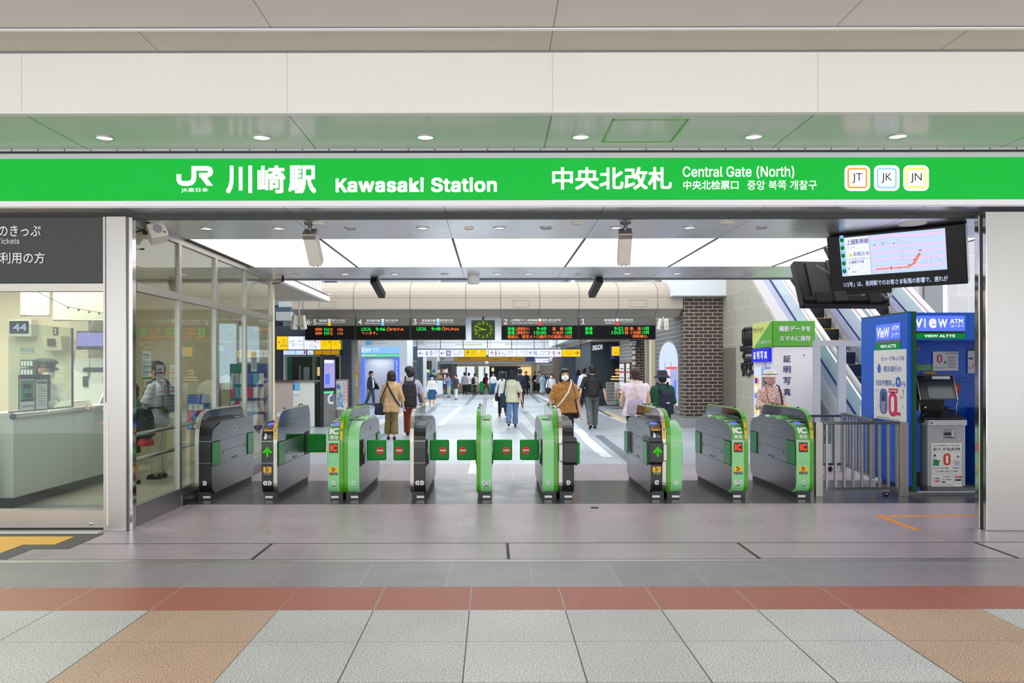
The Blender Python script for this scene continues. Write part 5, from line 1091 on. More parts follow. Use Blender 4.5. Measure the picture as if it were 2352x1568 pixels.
# lit food stall and striped low wall
t = thing('food_stall', 'food stall with warm lit trays behind a low striped wall', 'stall', W(1418, 925, 30)); b = MB('window_dark'); b.pbox(1404, 822, 1433, 870, 31.8, 32); b.build('back_panel', t); b = MB('navy'); b.pbox(1404, 818, 1433, 826, 31, 31.2); b.mat('label_white').text(front(30.99), '惣菜', 1406, 823.5, 1411, 820); b.build('valance', t)
b = MB('lit_warm'); 
for x0, x1, y in ((1408, 1431, 864), (1406, 1430, 870), (1416, 1424, 849), (1416, 1424, 856)): b.pbox(x0, y, x1, y + 2.4, 31, 31.4)
b.mat('wood').pbox(1417, 846, 1424, 864, 31.4, 31.6); b.build('trays', t); b = MB('tile_striped_x'); b.pbox(1394, 878, 1434, 927, 30.4, 30.7); b.mat('grey').pbox(1394, 922, 1434, 930, 30.35, 30.7); b.build('low_wall', t); b = MB('ink')
for k in range(6): b.tube([W(1396 + 6.5 * k, 879, 30.5), W(1397 + 6.5 * k, 875.5, 30.5), W(1399 + 6.5 * k, 874.5, 30.5)], .03, 6)
b.build('hooks', t)
for i in range(2):
    a = 1412 + 6.5 * i; b = MB('paper'); b.pbox(a, 878, a + 5.4, 928, 30.25, 30.28); b.mat('wood').map(front(30.23), a, 922, a + 5.4, 890, [(.2, .1), (.8, .1), (.6, .95), (.4, .95)]); b.mat('teal').rect(front(30.23), a, 928, a + 5.4, 919); b.mat('paper').text(front(30.21), '弁当', a + 1, 926, a + 4.4, 921, .02); solo('shop_banner', b, ['narrow food banner hung on the low striped wall, nearer the slate wall', 'narrow food banner hung on the low striped wall, nearer the posters'][i], 'banner', 'food banners on the low wall')
b = MB('lit_warm'); b.ell(W(1340, 832, 39.5), .09); solo('globe_lamp', b, 'small glowing globe lamp in the far shop opening', 'lamp')
# ---------------------------------------------------------------- escalators
SL = .66; E0 = 12.97
def escalator(x0, x1, label):
    t = thing('escalator', label, 'escalator', (x0, E0, 0), group='escalators going up'); Y1 = 23
    zt = lambda y, o: (y - E0) * SL + o
    def par(m, xa, xb, lo, hi, ya=E0, yb=Y1): m.prism([(ya, max(0, zt(ya, lo))), (yb, zt(yb, lo)), (yb, zt(yb, hi)), (ya, zt(ya, hi))], 'x', xa, xb)
    b = MB('cladding'); par(b, x0, x0 + .04, 0, .36); par(b, x1 - .04, x1, 0, .36)
    b.mat('cladding').prism([(E0 - 1.2, 0), (E0, 0), (E0, .36), (E0 - 1.2, .1)], 'x', x0, x0 + .04); b.build('cladding', t)
    for s_, xa in ((0, x0), (1, x1)):
        d = .02 if not s_ else -.1
        b = MB('lilac_metal'); par(b, xa + d, xa + d + .08, .36, .56); b.mat('navy'); par(b, xa + d + .01, xa + d + .07, .56, .59); b.mat('ink_grey'); par(b, xa + d - .002, xa + d + .082, .355, .365); b.build('skirt_rail', t)
        b = MB('balustrade'); par(b, xa + d + .035, xa + d + .045, .59, .97, E0 - .6); b.build('glass_balustrade', t)
        b = MB('strip'); par(b, xa + d + .02, xa + d + .06, .96, 1.0, E0 - .6); b.build('light_strip', t)
        b = MB('handrail'); P = [Vector((xa + d + .04, E0 - .6 + .12 * k, zt(E0 - .6 + .12 * k, 1.08))) for k in range(1, 85)]
        c = P[0]; P = [c + Vector((0, -.05, -.62)), c + Vector((0, -.25, -.5)), c + Vector((0, -.32, -.32)), c + Vector((0, -.22, -.12))] + P
        b.smooth = True; b.tube(P, .055, 10); b.build('handrail', t)
    b = MB('black')
    for k in range(28): y = E0 - .2 + .36 * k; z = max(.0, zt(y, .05)); b.box(x0 + .12, x1 - .12, y, y + .365, z, z + .24)
    b.mat('yellow')
    for k in range(28): y = E0 - .2 + .36 * k; z = max(.0, zt(y, .05)); b.box(x0 + .12, x1 - .12, y - .004, y + .03, z + .236, z + .243)
    b.build('steps', t)
    return t
mat('balustrade', (196, 212, 224), .08, 0, 0, 0, 1, 0, .8)
escalator(5.95, 7.05, 'escalator with white cladding next to the stone wall, rising behind the photo booth')
escalator(7.2, 8.4, 'second escalator, rising behind the blue booth')
b = MB('steel'); b.cyl((wx(1983, 12.4), 12.4, 0), (wx(1983, 12.4), 12.4, .95), .06, n=20); b.lathe([(.06, .95), (.05, .97), (.001, .975)], (wx(1983, 12.4), 12.4, 0)); solo('bollard', b, 'short round steel bollard at the foot of the escalator', 'bollard')
# glazed partition before the escalators
t = thing('glass_partition', 'steel framed glass partition between the photo booth and the blue booth', 'partition', W(1925, 960, 12.2)); Y = 12.2
b = MB('grey_light'); z1 = wz(783, Y); x0, x1, x2, x3 = [wx(p, Y) for p in (1871, 1885, 1927, 1944)]; xe = wx(2010, Y)
b.box(x0, xe, Y, Y + .08, z1 - .09, z1); b.box(x0, x1, Y + .004, Y + .076, 0, z1 - .09); b.box(x2, x3, Y + .004, Y + .076, 0, z1 - .09); b.box(x0, xe, Y, Y + .06, .05, .35); b.build('frame', t)
b = MB('pane'); b.box(x1, x2, Y + .03, Y + .04, .3, z1 - .09); b.box(x3, xe, Y + .03, Y + .04, .3, z1 - .09); b.build('pane', t)

# ---------------------------------------------------------------- photo booth
Yf = 14.0; bx0, bx1 = wx(1778, Yf), wx(1870, Yf); Yk = 15.1; zt_ = wz(738, Yf)
t = thing('photo_booth', 'white photo booth with a green header and dark blue upright lettering', 'photo booth', ((bx0 + bx1) / 2, Yf, 0))
b = MB('cladding'); b.box(bx0, bx1, Yf, Yk, 0, wz(797, Yf)); b.mat('ink').disc((wx(1847, Yf), Yf - .002, wz(817, Yf)), .012); b.build('body', t, bevel=.01)
mat('booth_green', (84, 160, 44), .4); mat('booth_lime', (196, 206, 110), .4)
b = MB('booth_green'); b.box(bx0 - .02, bx1 + .01, Yf - .02, Yk, wz(796, Yf), zt_); b.build('header', t, bevel=.004)
f_ = front(Yf - .026); b = MB('label_white'); b.text(f_, '撮影データを', 1789, 762, 1862, 749, .035); b.build('lettering', t); b = MB('label_white'); b.text(f_, 'スマホに保存', 1791, 784, 1862, 772, .035); b.build('lettering', t)
b = MB('navy'); f_ = front(Yf - .006)
for k, ch in enumerate('証明写真'): b.text(f_, ch, 1799.5, [833, 858, 884, 910][k], 1816.5, [817, 841.5, 867, 893][k], .03)
b.build('lettering', t)
sx = bx0 - .022; L = Yk - Yf; f_ = plane((sx - .004, Yk, 0), (0, -1, 0), (0, 0, 1)); hz = wz(797, Yf)
b = MB('booth_lime'); b.rect(f_, .02, hz + .0, L, zt_); b.build('header', t)
f2 = plane((sx - .008, Yk, 0), (0, -1, 0), (0, 0, 1)); b = MB('booth_green'); b.poly([f2(.1, hz), f2(L, hz), f2(L, zt_), f2(L * .95, zt_)]); b.mat('ink').text(plane((sx - .012, Yk, 0), (0, -1, 0), (0, 0, 1)), 'マイナンバーカード', .06, zt_ - .17, L * .58, zt_ - .07, .02); b.mat('label_white').text(plane((sx - .012, Yk, 0), (0, -1, 0), (0, 0, 1)), 'データをダウンロード', L * .35, hz + .06, L * .95, hz + .13, .02); b.build('lettering', t)
b = MB('lit_blue_deep'); b.box(sx - .03, bx0, Yf + .12, Yk - .06, hz - .26, hz - .02); b.mat('lit_white')
for k, ch in enumerate('証明写真'): b.text(plane((sx - .034, Yk, 0), (0, -1, 0), (0, 0, 1)), ch, .16 + .2 * k, hz - .21, .3 + .2 * k, hz - .07, .04)
b.build('side_sign', t)
b = MB('lit_pale'); x = bx0 - .004; f_ = plane((x, Yk, 0), (0, -1, 0), (0, 0, 1)); b.rect(f_, .06, .35, .42, hz - .36)
f_ = plane((x - .003, Yk, 0), (0, -1, 0), (0, 0, 1)); rr = random.Random(5)
for k in range(16): z = .4 + rr.random() * (hz - 1); y = .08 + .2 * rr.random(); b.mat(rr.choice(['lit_blue', 'lit_yellow', 'lit_blue_deep', 'lit_orange', 'lit_white'])).rect(plane((x - .003 - .001 * k, Yk, 0), (0, -1, 0), (0, 0, 1)), y, z, y + .14, z + .1)
b.build('price_panel', t); b = MB('lit_blue'); b.rect(f_, .48, hz - .5, .92, hz - .36); b.build('valance', t); b = MB('ink_grey'); b.rect(f_, .48, .3, .92, hz - .5); b.mat('black').rect(plane((x - .006, Yk, 0), (0, -1, 0), (0, 0, 1)), .78, .3, .92, hz - .5); b.mat('grey_light').rect(plane((x - .006, Yk, 0), (0, -1, 0), (0, 0, 1)), .54, 1.35, .68, 1.65); b.build('curtain_opening', t)

# ---------------------------------------------------------------- cash machine booth
Yk0, Yk1 = 9.55, 10.75; kx = 4.95; kz = 2.17
t = thing('cash_booth', 'blue cash machine booth with lit white lettered headers and a green edge', 'booth', (5.6, Yk0, 0))
b = MB('blue'); b.box(kx, kx + .05, Yk0, Yk1, .1, kz); b.build('side_wall', t); b = MB('kiosk_green'); b.box(kx + .05, kx + .10, Yk0 - .01, Yk0 + .25, .03, kz + .005); b.box(kx - .004, kx + .1, Yk0 + .0, Yk1, kz, kz + .012); b.build('edge_trim', t)
b = MB('blue'); b.box(kx + .1, 6.9, Yk0 + .8, Yk0 + .85, 0, kz - .02); b.box(6.85, 6.9, Yk0 + .1, Yk0 + .8, 0, kz - .02); b.box(kx + .1, 6.9, Yk0 + .72, Yk0 + .8, 1.34, 1.36); b.build('back_wall', t)
b = MB('blue'); b.box(kx + .1, 6.22, Yk0 + .02, Yk0 + .8, wz(783, Yk0), kz); b.box(6.22, 6.9, Yk0 + .12, Yk0 + .8, wz(783, Yk0), kz - .01); b.build('header', t, bevel=.006)
b = MB('blue'); b.box(kx + .1, 5.165, Yk0 + .12, Yk0 + .8, .02, 1.0); b.mat('black').box(5.14, 5.32, Yk0 + .11, Yk0 + .12, .85, .9); b.mat('ink').rect(front(Yk0 + .118), 2103, 1120, 2113, 1085); b.build('low_cabinet', t, bevel=.006)
b = MB('blue'); b.box(6.12, 6.9, Yk0 + .3, Yk0 + .8, .02, 1.0); b.mat('ink_grey').box(kx, 6.9, Yk0 - .02, Yk0 + .8, 0, .03); b.mat('grey_light').box(kx + .1, 6.9, Yk0 - .03, Yk0 + .0, .028, .04); b.build('plinth', t)
Y = Yk0 + .015; b = MB('lit_blue'); b.pbox(2099, 726.5, 2217, 762, Y - .005, Y + .02); b.build('lit_sign', t); f_ = front(Y - .01)
b = MB('lit_white')
b.text(f_, 'V', 2102, 754, 2119, 733, .06); b.rect(f_, 2122.5, 754, 2124.2, 733.5); b.rect(f_, 2125, 754, 2126.7, 733.5); b.text(f_, 'e', 2134, 755, 2151, 733, .06); b.text(f_, 'W', 2155, 754, 2176, 734, .06); b.build('lettering', t)
b = MB('lit_white'); b.text(f_, 'ATM', 2182, 745, 2212, 734, .045); b.text(f_, 'コーナー', 2183, 754, 2215, 747, .045); b.build('lettering', t)
b = MB('black'); b.pbox(2099, 762.5, 2217, 767, Y - .004, Y + .02); b.build('gap', t); b = MB('lit_green'); b.pbox(2099, 767, 2217, 779, Y - .005, Y + .02); b.mat('lit_white').text(f_, 'VIEW ALTTE', 2123, 776, 2194, 770, .06); b.build('name_strip', t)
# side headers and poster (side wall faces -x; u runs from the far edge to the near edge)
Ls = Yk1 - Yk0; sf = lambda d: plane((kx - d, Yk1, 0), (0, -1, 0), (0, 0, 1)); f_ = sf(.004)
def sp(px, py):      # photo pixel on the side wall -> (u, z)
    y = kx * F / (px - CX); return Yk1 - y, wz(py, y)
u0, u1 = .42, 1.04; b = MB('lit_blue'); b.rect(f_, u0, 1.86, u1, 2.06); f2 = sf(.008); b.mat('lit_white').text(f2, 'VIeW', u0 + .03, 1.89, u0 + .36, 2.02, .06); b.text(f2, 'ATM', u0 + .42, 1.97, u1 - .03, 2.03, .045); b.text(f2, 'コーナー', u0 + .41, 1.89, u1 - .02, 1.95, .045); b.build('lit_sign', t)
b = MB('lit_green'); b.rect(f_, u0, 1.74, u1, 1.82); b.mat('lit_white').text(f2, 'VIEW ALTTE', u0 + .12, 1.76, u1 - .1, 1.80, .05); b.build('name_strip', t); b = MB('ink_grey'); b.rect(f_, u0, 1.825, u1, 1.855); b.build('gap', t)
b = MB('paper'); b.box(kx - .008, kx - .001, Yk0 + .02, Yk1 - .37, .86, 1.735); f_ = sf(.011); f2 = sf(.013); f3 = sf(.015); p0, p1 = .37, Ls - .02; pw = p1 - p0
b.mat('blue_mid').text(f_, 'ビューアルッテは', p0 + pw * .26, 1.60, p0 + pw * .95, 1.655, .02); b.poly([f_(p0 + pw * .14, 1.45), f_(p0 + pw * .22, 1.45), f_(p0 + pw * .24, 1.51), f_(p0 + pw * .18, 1.57), f_(p0 + pw * .12, 1.51)]); b.text(f_, '横浜銀行の', p0 + pw * .32, 1.46, p0 + pw * .87, 1.535, .01)
b.text(f_, '引出手数料', p0 + pw * .07, 1.285, p0 + pw * .58, 1.36, .02); b.text(f_, 'が', p0 + pw * .6, 1.28, p0 + pw * .69, 1.32, .02); b.mat('blue').text(f_, '0', p0 + pw * .70, 1.275, p0 + pw * .84, 1.40, .05); b.mat('blue_mid').text(f_, '円', p0 + pw * .86, 1.28, p0 + pw * .97, 1.34, .02)
b.mat('blue_mid').rrect(f_, p0 + pw * .2, .93, p0 + pw * .44, 1.25, .4); b.mat('kiosk_green').rect(f2, p0 + pw * .22, 1.19, p0 + pw * .42, 1.2); b.mat('charcoal').rect(f2, p0 + pw * .27, 1.09, p0 + pw * .37, 1.18); b.mat('grey').rect(f2, p0 + pw * .26, .95, p0 + pw * .38, 1.09)
b.mat('pink').rrect(f_, p0 + pw * .48, .91, p0 + pw * .74, 1.21, .45); b.mat('paper').rrect(f2, p0 + pw * .56, .96, p0 + pw * .66, 1.16, .5); b.mat('pink').rect(f_, p0 + pw * .48, 1.2, p0 + pw * .76, 1.255); b.mat('paper').text(f2, '引出手数料', p0 + pw * .5, 1.21, p0 + pw * .74, 1.24, .02); b.mat('pink').rect(f2, p0 + pw * .72, .93, p0 + pw * .84, .97)
b.mat('ink'); rr = random.Random(2)
for k in range(14): u = p0 + pw * rr.choice([.06, .1, .14, .84, .9, .93]); z = .95 + .29 * rr.random(); b.rect(f_, u, z, u + .008, z + .03)
b.mat('ink_grey').rect(f_, p0 + pw * .08, .885, p0 + pw * .5, .89); b.rect(f_, p0 + pw * .08, .872, p0 + pw * .8, .877)
solo('wall_poster', b, 'tall white poster with a big pink zero on the blue booth side', 'poster')
# notices on the back wall
def paper(name, label, a, c, y0, y1, Y, paint, m_='paper'):
    b = MB(m_); b.pbox(a, y0, c, y1, Y, Y + .004); paint(b, front(Y - .002), front(Y - .004)); solo(name, b, label, 'notice')
Yn = Yk0 + .79
def n1(b, f, g):
    b.mat('pink').rrect(f, 2152, 835, 2164, 816, .5); b.mat('paper').rrect(g, 2155.5, 832, 2160.5, 819, .5); b.mat('ink').text(f, 'おトクなATM', 2172, 815, 2198, 811, .02); b.text(f, 'ビューアルッテ', 2149, 848, 2172, 844, .02); b.mat('green_pad').disc(g(2171, 834), .02); b.mat('ink_grey'); [b.rect(f, 2177, 822 + 4 * k, 2197 - 3 * (k % 2), 820.5 + 4 * k) for k in range(7)]
paper('wall_notice', 'white notice with a pink zero on the booth back wall', 2143, 2201, 809, 853, Yn - .008, n1)
paper('wall_notice', 'small green notice on the booth back wall over the cash machine', 2098, 2143, 838, 853, Yn - .004, lambda b, f, g: (b.mat('label_white').text(f, 'ご利用時間', 2104, 844, 2136, 840, .01), b.rect(f, 2102, 847.5, 2139, 846.5), b.rect(f, 2108, 851, 2134, 850)), 'green_pad')
paper('wall_notice', 'narrow yellow warning strip on the booth back wall', 2121, 2149, 855.5, 860, Yn - .004, lambda b, f, g: b.mat('ink').text(f, '振込詐欺に注意', 2123, 859, 2147, 856.5, .01), 'yellow')
paper('wall_notice', 'white notice half hidden by the steel pillar in the blue booth', 2223, 2262, 806, 859, Yk0 + .78, lambda b, f, g: (b.mat('kiosk_green').rect(f, 2223, 807.5, 2262, 804), b.mat('navy').rect(f, 2225, 827, 2235, 823), b.mat('pink').text(f, '0', 2225, 850, 2229, 844, .03), b.text(f, '24', 2232, 845, 2242, 838, .03), b.mat('ink_grey'), [b.rect(f, 2238, 815 + 5 * k, 2250, 813.5 + 5 * k) for k in range(5)]))
paper('wall_sticker', 'small blue and orange sticker under the booth header', 2098.5, 2111, 792.5, 804, Yn - .004, lambda b, f, g: (b.mat('navy').rect(f, 2099, 798, 2110.5, 793), b.mat('orange').rect(f, 2099, 803.5, 2110.5, 798), b.mat('ink').text(g, '注意', 2101, 803, 2109, 799.5, .01)))
paper('wall_sticker', 'red sticker on the booth wall behind the cash machine', 2190, 2203, 883, 905, Yn - .004, lambda b, f, g: b.mat('yellow').disc(f(2197, 893), .02), 'red')
# the cash machine
Ym_ = Yk0 + .05; t = thing('cash_machine', 'silver and black cash machine with a tilted screen inside the blue booth', 'cash machine', W(2163, 1138, Ym_))
mat('atm_silver', (178, 182, 184), .4, .25); mat('atm_dark', (22, 23, 25), .28)
x0, x1 = wx(2130, Ym_), wx(2217, Ym_)
b = MB('atm_silver'); b.box(x0, x1, Ym_, Ym_ + .6, .09, wz(966, Ym_)); b.mat('ink_grey').box(x0 + .01, x1 - .01, Ym_ + .02, Ym_ + .55, .03, .09); b.build('cabinet', t, bevel=.008)
b = MB('grey_light'); b.box(x0 - .004, x1 + .004, Ym_ - .03, Ym_ + .6, wz(978.5, Ym_), wz(966, Ym_)); b.build('top_band', t, bevel=.006); b = MB('ink'); b.rect(front(Ym_ - .034), 2136, 974, 2143, 972); b.build('name_plate', t)
b = MB('grey'); b.rrect(front(Ym_ - .004), 2168, 1008, 2194, 987, .2); b.mat('black').rect(front(Ym_ - .007), 2169, 1001, 2185, 995); b.mat('grey_light').rect(front(Ym_ - .007), 2185, 1006, 2192, 989); b.mat('black').rect(front(Ym_ - .009), 2170, 1007, 2192, 1005.5); b.build('card_slot', t); b = MB('chrome'); b.disc(W(2201, 1011, Ym_ - .003), .016); b.build('lock', t)
# black head: sloping desk, throat, tilted screen
hx0, hx1 = x0 - .1, x1 - .06
def hx(z, s_): k = (z - 1.0) / .53; return (x0 - .02 - .12 * k if s_ < 0 else x1 - .02 - .1 * k)
b = MB('atm_dark'); b.prism([(Ym_ - .02, 1.0 - .105), (Ym_ + .6, .895), (Ym_ + .6, 1.06), (Ym_ + .3, 1.02), (Ym_ - .02, .91)], 'x', x0 - .05, x1 - .01)
ya, yb = Ym_ + .22, Ym_ + .5; b.prism([(ya, .98), (yb + .1, .98), (yb + .1, 1.16), (ya - .02, 1.16)], 'x', x0 - .09, x1 - .13); b.build('key_desk', t, bevel=.012)
b = MB('frame_alu'); P = [W(2112, 922, ya - .05), W(2111, 940, ya - .05), W(2115, 955, ya - .07), W(2124, 965, ya - .1)]; b.tube(P, .008, 6); P = [W(2199, 922, ya - .05), W(2196, 936, ya - .05), W(2197, 952, ya - .05)]; b.tube(P, .008, 6); b.build('edge_trim', t)
b = MB('atm_dark'); Q = [W(2104, 863.5, ya + .1), W(2189, 863.5, ya + .1), W(2200, 920, ya - .1), W(2114, 920, ya - .1)]; dd = Vector((0, .14, .02)); b.add(Q + [q + dd for q in Q], [(0, 1, 2, 3), (7, 6, 5, 4), (0, 4, 5, 1), (1, 5, 6, 2), (2, 6, 7, 3), (3, 7, 4, 0)]); b.build('screen_housing', t, bevel=.01)
def sc(u, v, e): p = (Q[3].lerp(Q[2], u)).lerp(Q[0].lerp(Q[1], u), v); return p + Vector((0, -1, .3)).normalized() * e
g_ = lambda e: (lambda u, v: sc(u, v, e)); b = MB('screen_off'); b.rect(g_(.004), .24, .06, .9, .74); b.build('screen', t); b = MB('label_white'); b.rect(g_(.004), .42, .84, .9, .96); b.mat('charcoal').rect(g_(.004), .2, .84, .41, .95); b.build('label_strip', t); b = MB('frame_alu'); b.stroke(g_(.002), [(.0, 0), (.0, 1), (1, 1), (1, 0)], .02); b.build('screen_frame', t)
b = MB('chrome'); b.lathe([(.016, 0), (.016, .012), (.006, .016)], W(2124, 937, ya - .03), ax=(0, -1, 0)); b.build('jack', t); b = MB('black'); b.rect(front(ya - .022), 2154, 938, 2166, 934); b.mat('grey').rect(front(ya - .022), 2178, 940.5, 2192, 939.5); b.build('slot', t)
f_ = front(Ym_ - .003); g_ = front(Ym_ - .006); h_ = front(Ym_ - .009); b = MB('paper'); b.pbox(2139, 1019, 2209, 1119, Ym_ - .002, Ym_)
b.mat('ink').text(f_, 'エキナカATMビューアルッテは', 2143, 1027, 2203, 1022.5, .02); b.text(f_, 'おトクなATM', 2143, 1037, 2205, 1029, .04); b.mat('ink_grey').stroke(f_, [(2142, 1041), (2207, 1041), (2207, 1088), (2142, 1088)], .4, close=True)
b.mat('red').rrect(g_, 2167, 1070, 2183, 1043, .45); b.mat('paper').rrect(h_, 2172, 1066, 2178, 1047, .5); b.mat('green_pad').poly([g_(*p) for p in ((2143, 1071), (2157, 1071), (2156, 1062), (2160, 1061), (2159, 1059), (2153, 1058), (2149, 1055), (2144, 1058))]); b.mat('ink').disc(g_(2147, 1047.5), .014); b.mat('offwhite').disc(g_(2147.4, 1051), .014); b.mat('lilac_metal').poly([g_(*p) for p in ((2192, 1071), (2204, 1071), (2204, 1063), (2200, 1058), (2196, 1060), (2190, 1060), (2189, 1062), (2194, 1064))]); b.mat('ink').disc(g_(2200, 1051), .014); b.mat('offwhite').disc(h_(2199, 1053), .011)
b.mat('navy').text(f_, 'MIZUHO みずほ銀行', 2145, 1078, 2179, 1075, .03); b.text(f_, '横浜銀行', 2189, 1078, 2204, 1075, .02); b.mat('ink').text(f_, 'りそな銀行  埼玉りそな銀行', 2148, 1085.5, 2201, 1082, .02); b.mat('ink_grey').stroke(f_, [(2142, 1092), (2189, 1092), (2189, 1112), (2142, 1112)], .4, close=True); b.stroke(f_, [(2192, 1092), (2208, 1092), (2208, 1112), (2192, 1112)], .4, close=True)
b.mat('ink').text(f_, '手数料', 2145, 1102, 2158, 1098, .03); b.mat('red').text(f_, '110円', 2145, 1109.5, 2158, 1103.5, .05); b.text(f_, '三菱UFJ', 2161, 1104, 2171, 1101.5, .03); b.text(f_, '0', 2194, 1100, 2199, 1093.5, .06); b.disc(g_(2205, 1097), .02, rv=.014); b.mat('ink').rect(f_, 2163, 1110, 2171, 1107); b.mat('navy').rect(f_, 2194, 1106, 2207, 1102); b.mat('ink_grey').rect(f_, 2173, 1104, 2185, 1102); b.rect(f_, 2141, 1116.5, 2190, 1115.7); b.rect(f_, 2165, 1097.5, 2183, 1096)
o = b.build('poster', t)

# ---------------------------------------------------------------- railings
def rail_panel(name, label, pts, z0, z1, n, posts, grp):
    a, c = Vector(pts[0]), Vector(pts[1]); d = (c - a); t = thing(name, label, 'railing', a, group=grp); u = d.normalized(); v = Vector((-u.y, u.x, 0))
    def bar(m, p, q, w_, z0, z1): P = [p - v * w_, q - v * w_, q + v * w_, p + v * w_]; m.prism([(r.x, r.y) for r in P], 'z', z0, z1)
    b = MB('steel_dark'); bar(b, a - u * .04, c + u * .02, .025, z1 - .035, z1); b.build('top_rail', t, bevel=.004); b = MB('steel_dark'); bar(b, a, c, .015, z0, z0 + .035); b.build('bottom_rail', t)
    for k in range(n + 1):
        p = a + d * k / n; b = MB('frame_alu'); bar(b, p - u * .013, p + u * .013, .013, z0, z1 - .03); b.build('baluster', t)
    for p, w_, zb, zt_ in posts: p = Vector(p); b = MB('frame_alu'); bar(b, p - u * w_, p + u * w_, .03, zb, zt_); b.build('post', t, bevel=.003)
    return t
Yr = 9.42
t = rail_panel('railing', 'steel railing panel on a caster in front of the blue booth', ((wx(1898, Yr), Yr, 0), (wx(2060, Yr), Yr, 0)), .075, wz(969, Yr), 8, [((wx(1879.5, Yr), Yr, 0), .041, 0, wz(970, Yr)), ((wx(2074, Yr), Yr, 0), .045, 0, wz(971, Yr))], 'steel railings by the last gate')
b = MB('chrome'); x = wx(2035, Yr); b.box(x - .04, x + .03, Yr - .02, Yr + .02, .055, .078); b.build('bracket', t); b = MB('rubber'); b.cyl((x, Yr - .012, .028), (x, Yr + .012, .028), .028, n=18); b.mat('chrome').cyl((x, Yr - .014, .028), (x, Yr - .013, .028), .012, n=12); b.build('caster', t)
for z in (.72, .2): b = MB('chrome'); b.box(wx(1886, Yr), wx(1896, Yr), Yr - .02, Yr + .02, z, z + .05); b.build('hinge', t)
rail_panel('railing', 'steel railing running back from the blue booth towards the escalators', ((wx(1942, 11.6), 11.6, 0), (4.88, 10.25, 0)), .09, .86, 9, [], 'steel railings by the last gate')
t = rail_panel('railing', 'short far steel railing on a caster behind the last gate', ((wx(1868, 11.7), 11.7, 0), (wx(1934, 11.7), 11.7, 0)), .09, .83, 3, [((wx(1936, 11.7), 11.7, 0), .035, 0, .86)], 'steel railings by the last gate')
b = MB('rubber'); x = wx(1906, 11.7); b.cyl((x, 11.69, .035), (x, 11.71, .035), .035, n=16); b.mat('chrome').box(x - .02, x + .02, 11.69, 11.71, .05, .092); b.build('caster', t)
# ---------------------------------------------------------------- hanging screens
def screen_box(t, w_, h, d, m='black'):
    b = MB(m); b.box(-w_ / 2, w_ / 2, 0, d, -h / 2, h / 2); b.build('case', t, local=True, bevel=.012); return t
c = W(2055, 598, 8.3); t = thing('hanging_screen', 'big hanging screen showing a white route map and news ticker', 'screen', c, (math.radians(18), 0, math.radians(-38)))
R = t.rotation_euler.to_matrix(); w_, h_ = 1.30, .60
screen_box(t, w_, h_, .14); L = dict(parent=t, local=True)
pf_ = lambda e: (lambda u, v: Vector((-w_ / 2 + u * w_, -e, -h_ / 2 + v * h_)))
b = MB('lit_bg'); b.rect(pf_(.003), .10, .27, .865, .965); b.build('screen', **L)
b = MB('lit_pale'); f_ = pf_(.005); 
for z, hh in ((.3, .04), (.43, .03), (.56, .05), (.66, .03), (.78, .05)): b.map(f_, .33, z, .862, z + hh, [(0, 0), (.3, .5), (.7, -.3), (1, .2), (1, 1.2), (.7, .8), (.3, 1.5), (0, 1)])
b.mat('lit_pink')
for z, hh in ((.36, .03), (.5, .03), (.62, .025), (.72, .03), (.88, .04)): b.map(f_, .33, z, .862, z + hh, [(0, 0), (.3, .6), (.7, -.3), (1, .2), (1, 1.1), (.7, .7), (.3, 1.6), (0, 1)])
b.build('map_ground', **L)
b = MB('lit_white'); b.rect(pf_(.007), .145, .28, .325, .96); f_ = pf_(.009); b.mat('lit_navy').text(f_, '上越新幹線', .155, .83, .32, .93, .02); b.text(f_, 'お知らせ', .2, .62, .32, .70, .02); b.text(f_, '上越新干线', .155, .49, .275, .545, .02); b.mat('lit_grey').text(f_, '下り線', .155, .765, .21, .80, .01); b.text(f_, '列車の運転', .18, .575, .29, .60, .01); b.text(f_, '下行线', .155, .445, .19, .47, .01); b.mat('lit_navy').rect(f_, .145, .565, .325, .57); b.rect(f_, .325, .28, .327, .96); b.text(f_, '遅延', .18, .33, .215, .355, .01); b.rect(f_, .155, .38, .16, .43)
b.mat('lit_yellow').poly([f_(.165, .62), f_(.19, .62), f_(.1775, .69)]); b.mat('ink').rect(pf_(.011), .1765, .645, .1785, .675); b.mat('lit_green')
for k in range(5): q = .32 + .14 * k; b.map(f_, .105, q, .135, q + .08, [(0, .3), (.5, 0), (1, .3), (1, 1), (0, 1)])
b.mat('lit_sky')
for k in range(5): q = .39 + .14 * k; b.map(f_, .105, q, .135, q + .06, [(0, .3), (.5, 0), (1, .3), (1, 1), (0, 1)])
b.build('line_list', **L)
b = MB('lit_orange'); b.stroke(f_, [(.36, .36), (.6, .36), (.64, .42), (.67, .54), (.685, .58)], .022); b.mat('lit_navy')
for u, v in ((.47, .345), (.47, .375), (.53, .345), (.6, .39), (.635, .47), (.675, .56), (.68, .62), (.69, .62), (.36, .78), (.42, .8), (.5, .78)): b.rect(pf_(.011), u, v, u + .008, v + .018)
b.mat('lit_grey'); b.stroke(f_, [(.56, .66), (.6, .69), (.66, .68)], .003); b.stroke(f_, [(.56, .66), (.56, .5), (.6, .5)], .003); b.stroke(f_, [(.52, .86), (.62, .74)], .003); b.stroke(f_, [(.42, .76), (.46, .85)], .003); b.stroke(f_, [(.76, .5), (.76, .35)], .003); b.stroke(f_, [(.8, .5), (.84, .38)], .003); [b.rect(f_, .7, .4 + .03 * k, .74, .403 + .03 * k) for k in range(3)]; b.build('route_map', **L)
b = MB('lit_pale'); b.text(pf_(.004), '112号」は、長岡駅でのお客さま転落の影響で、遅れが', .105, .07, .865, .165, .02); b.build('ticker', **L)
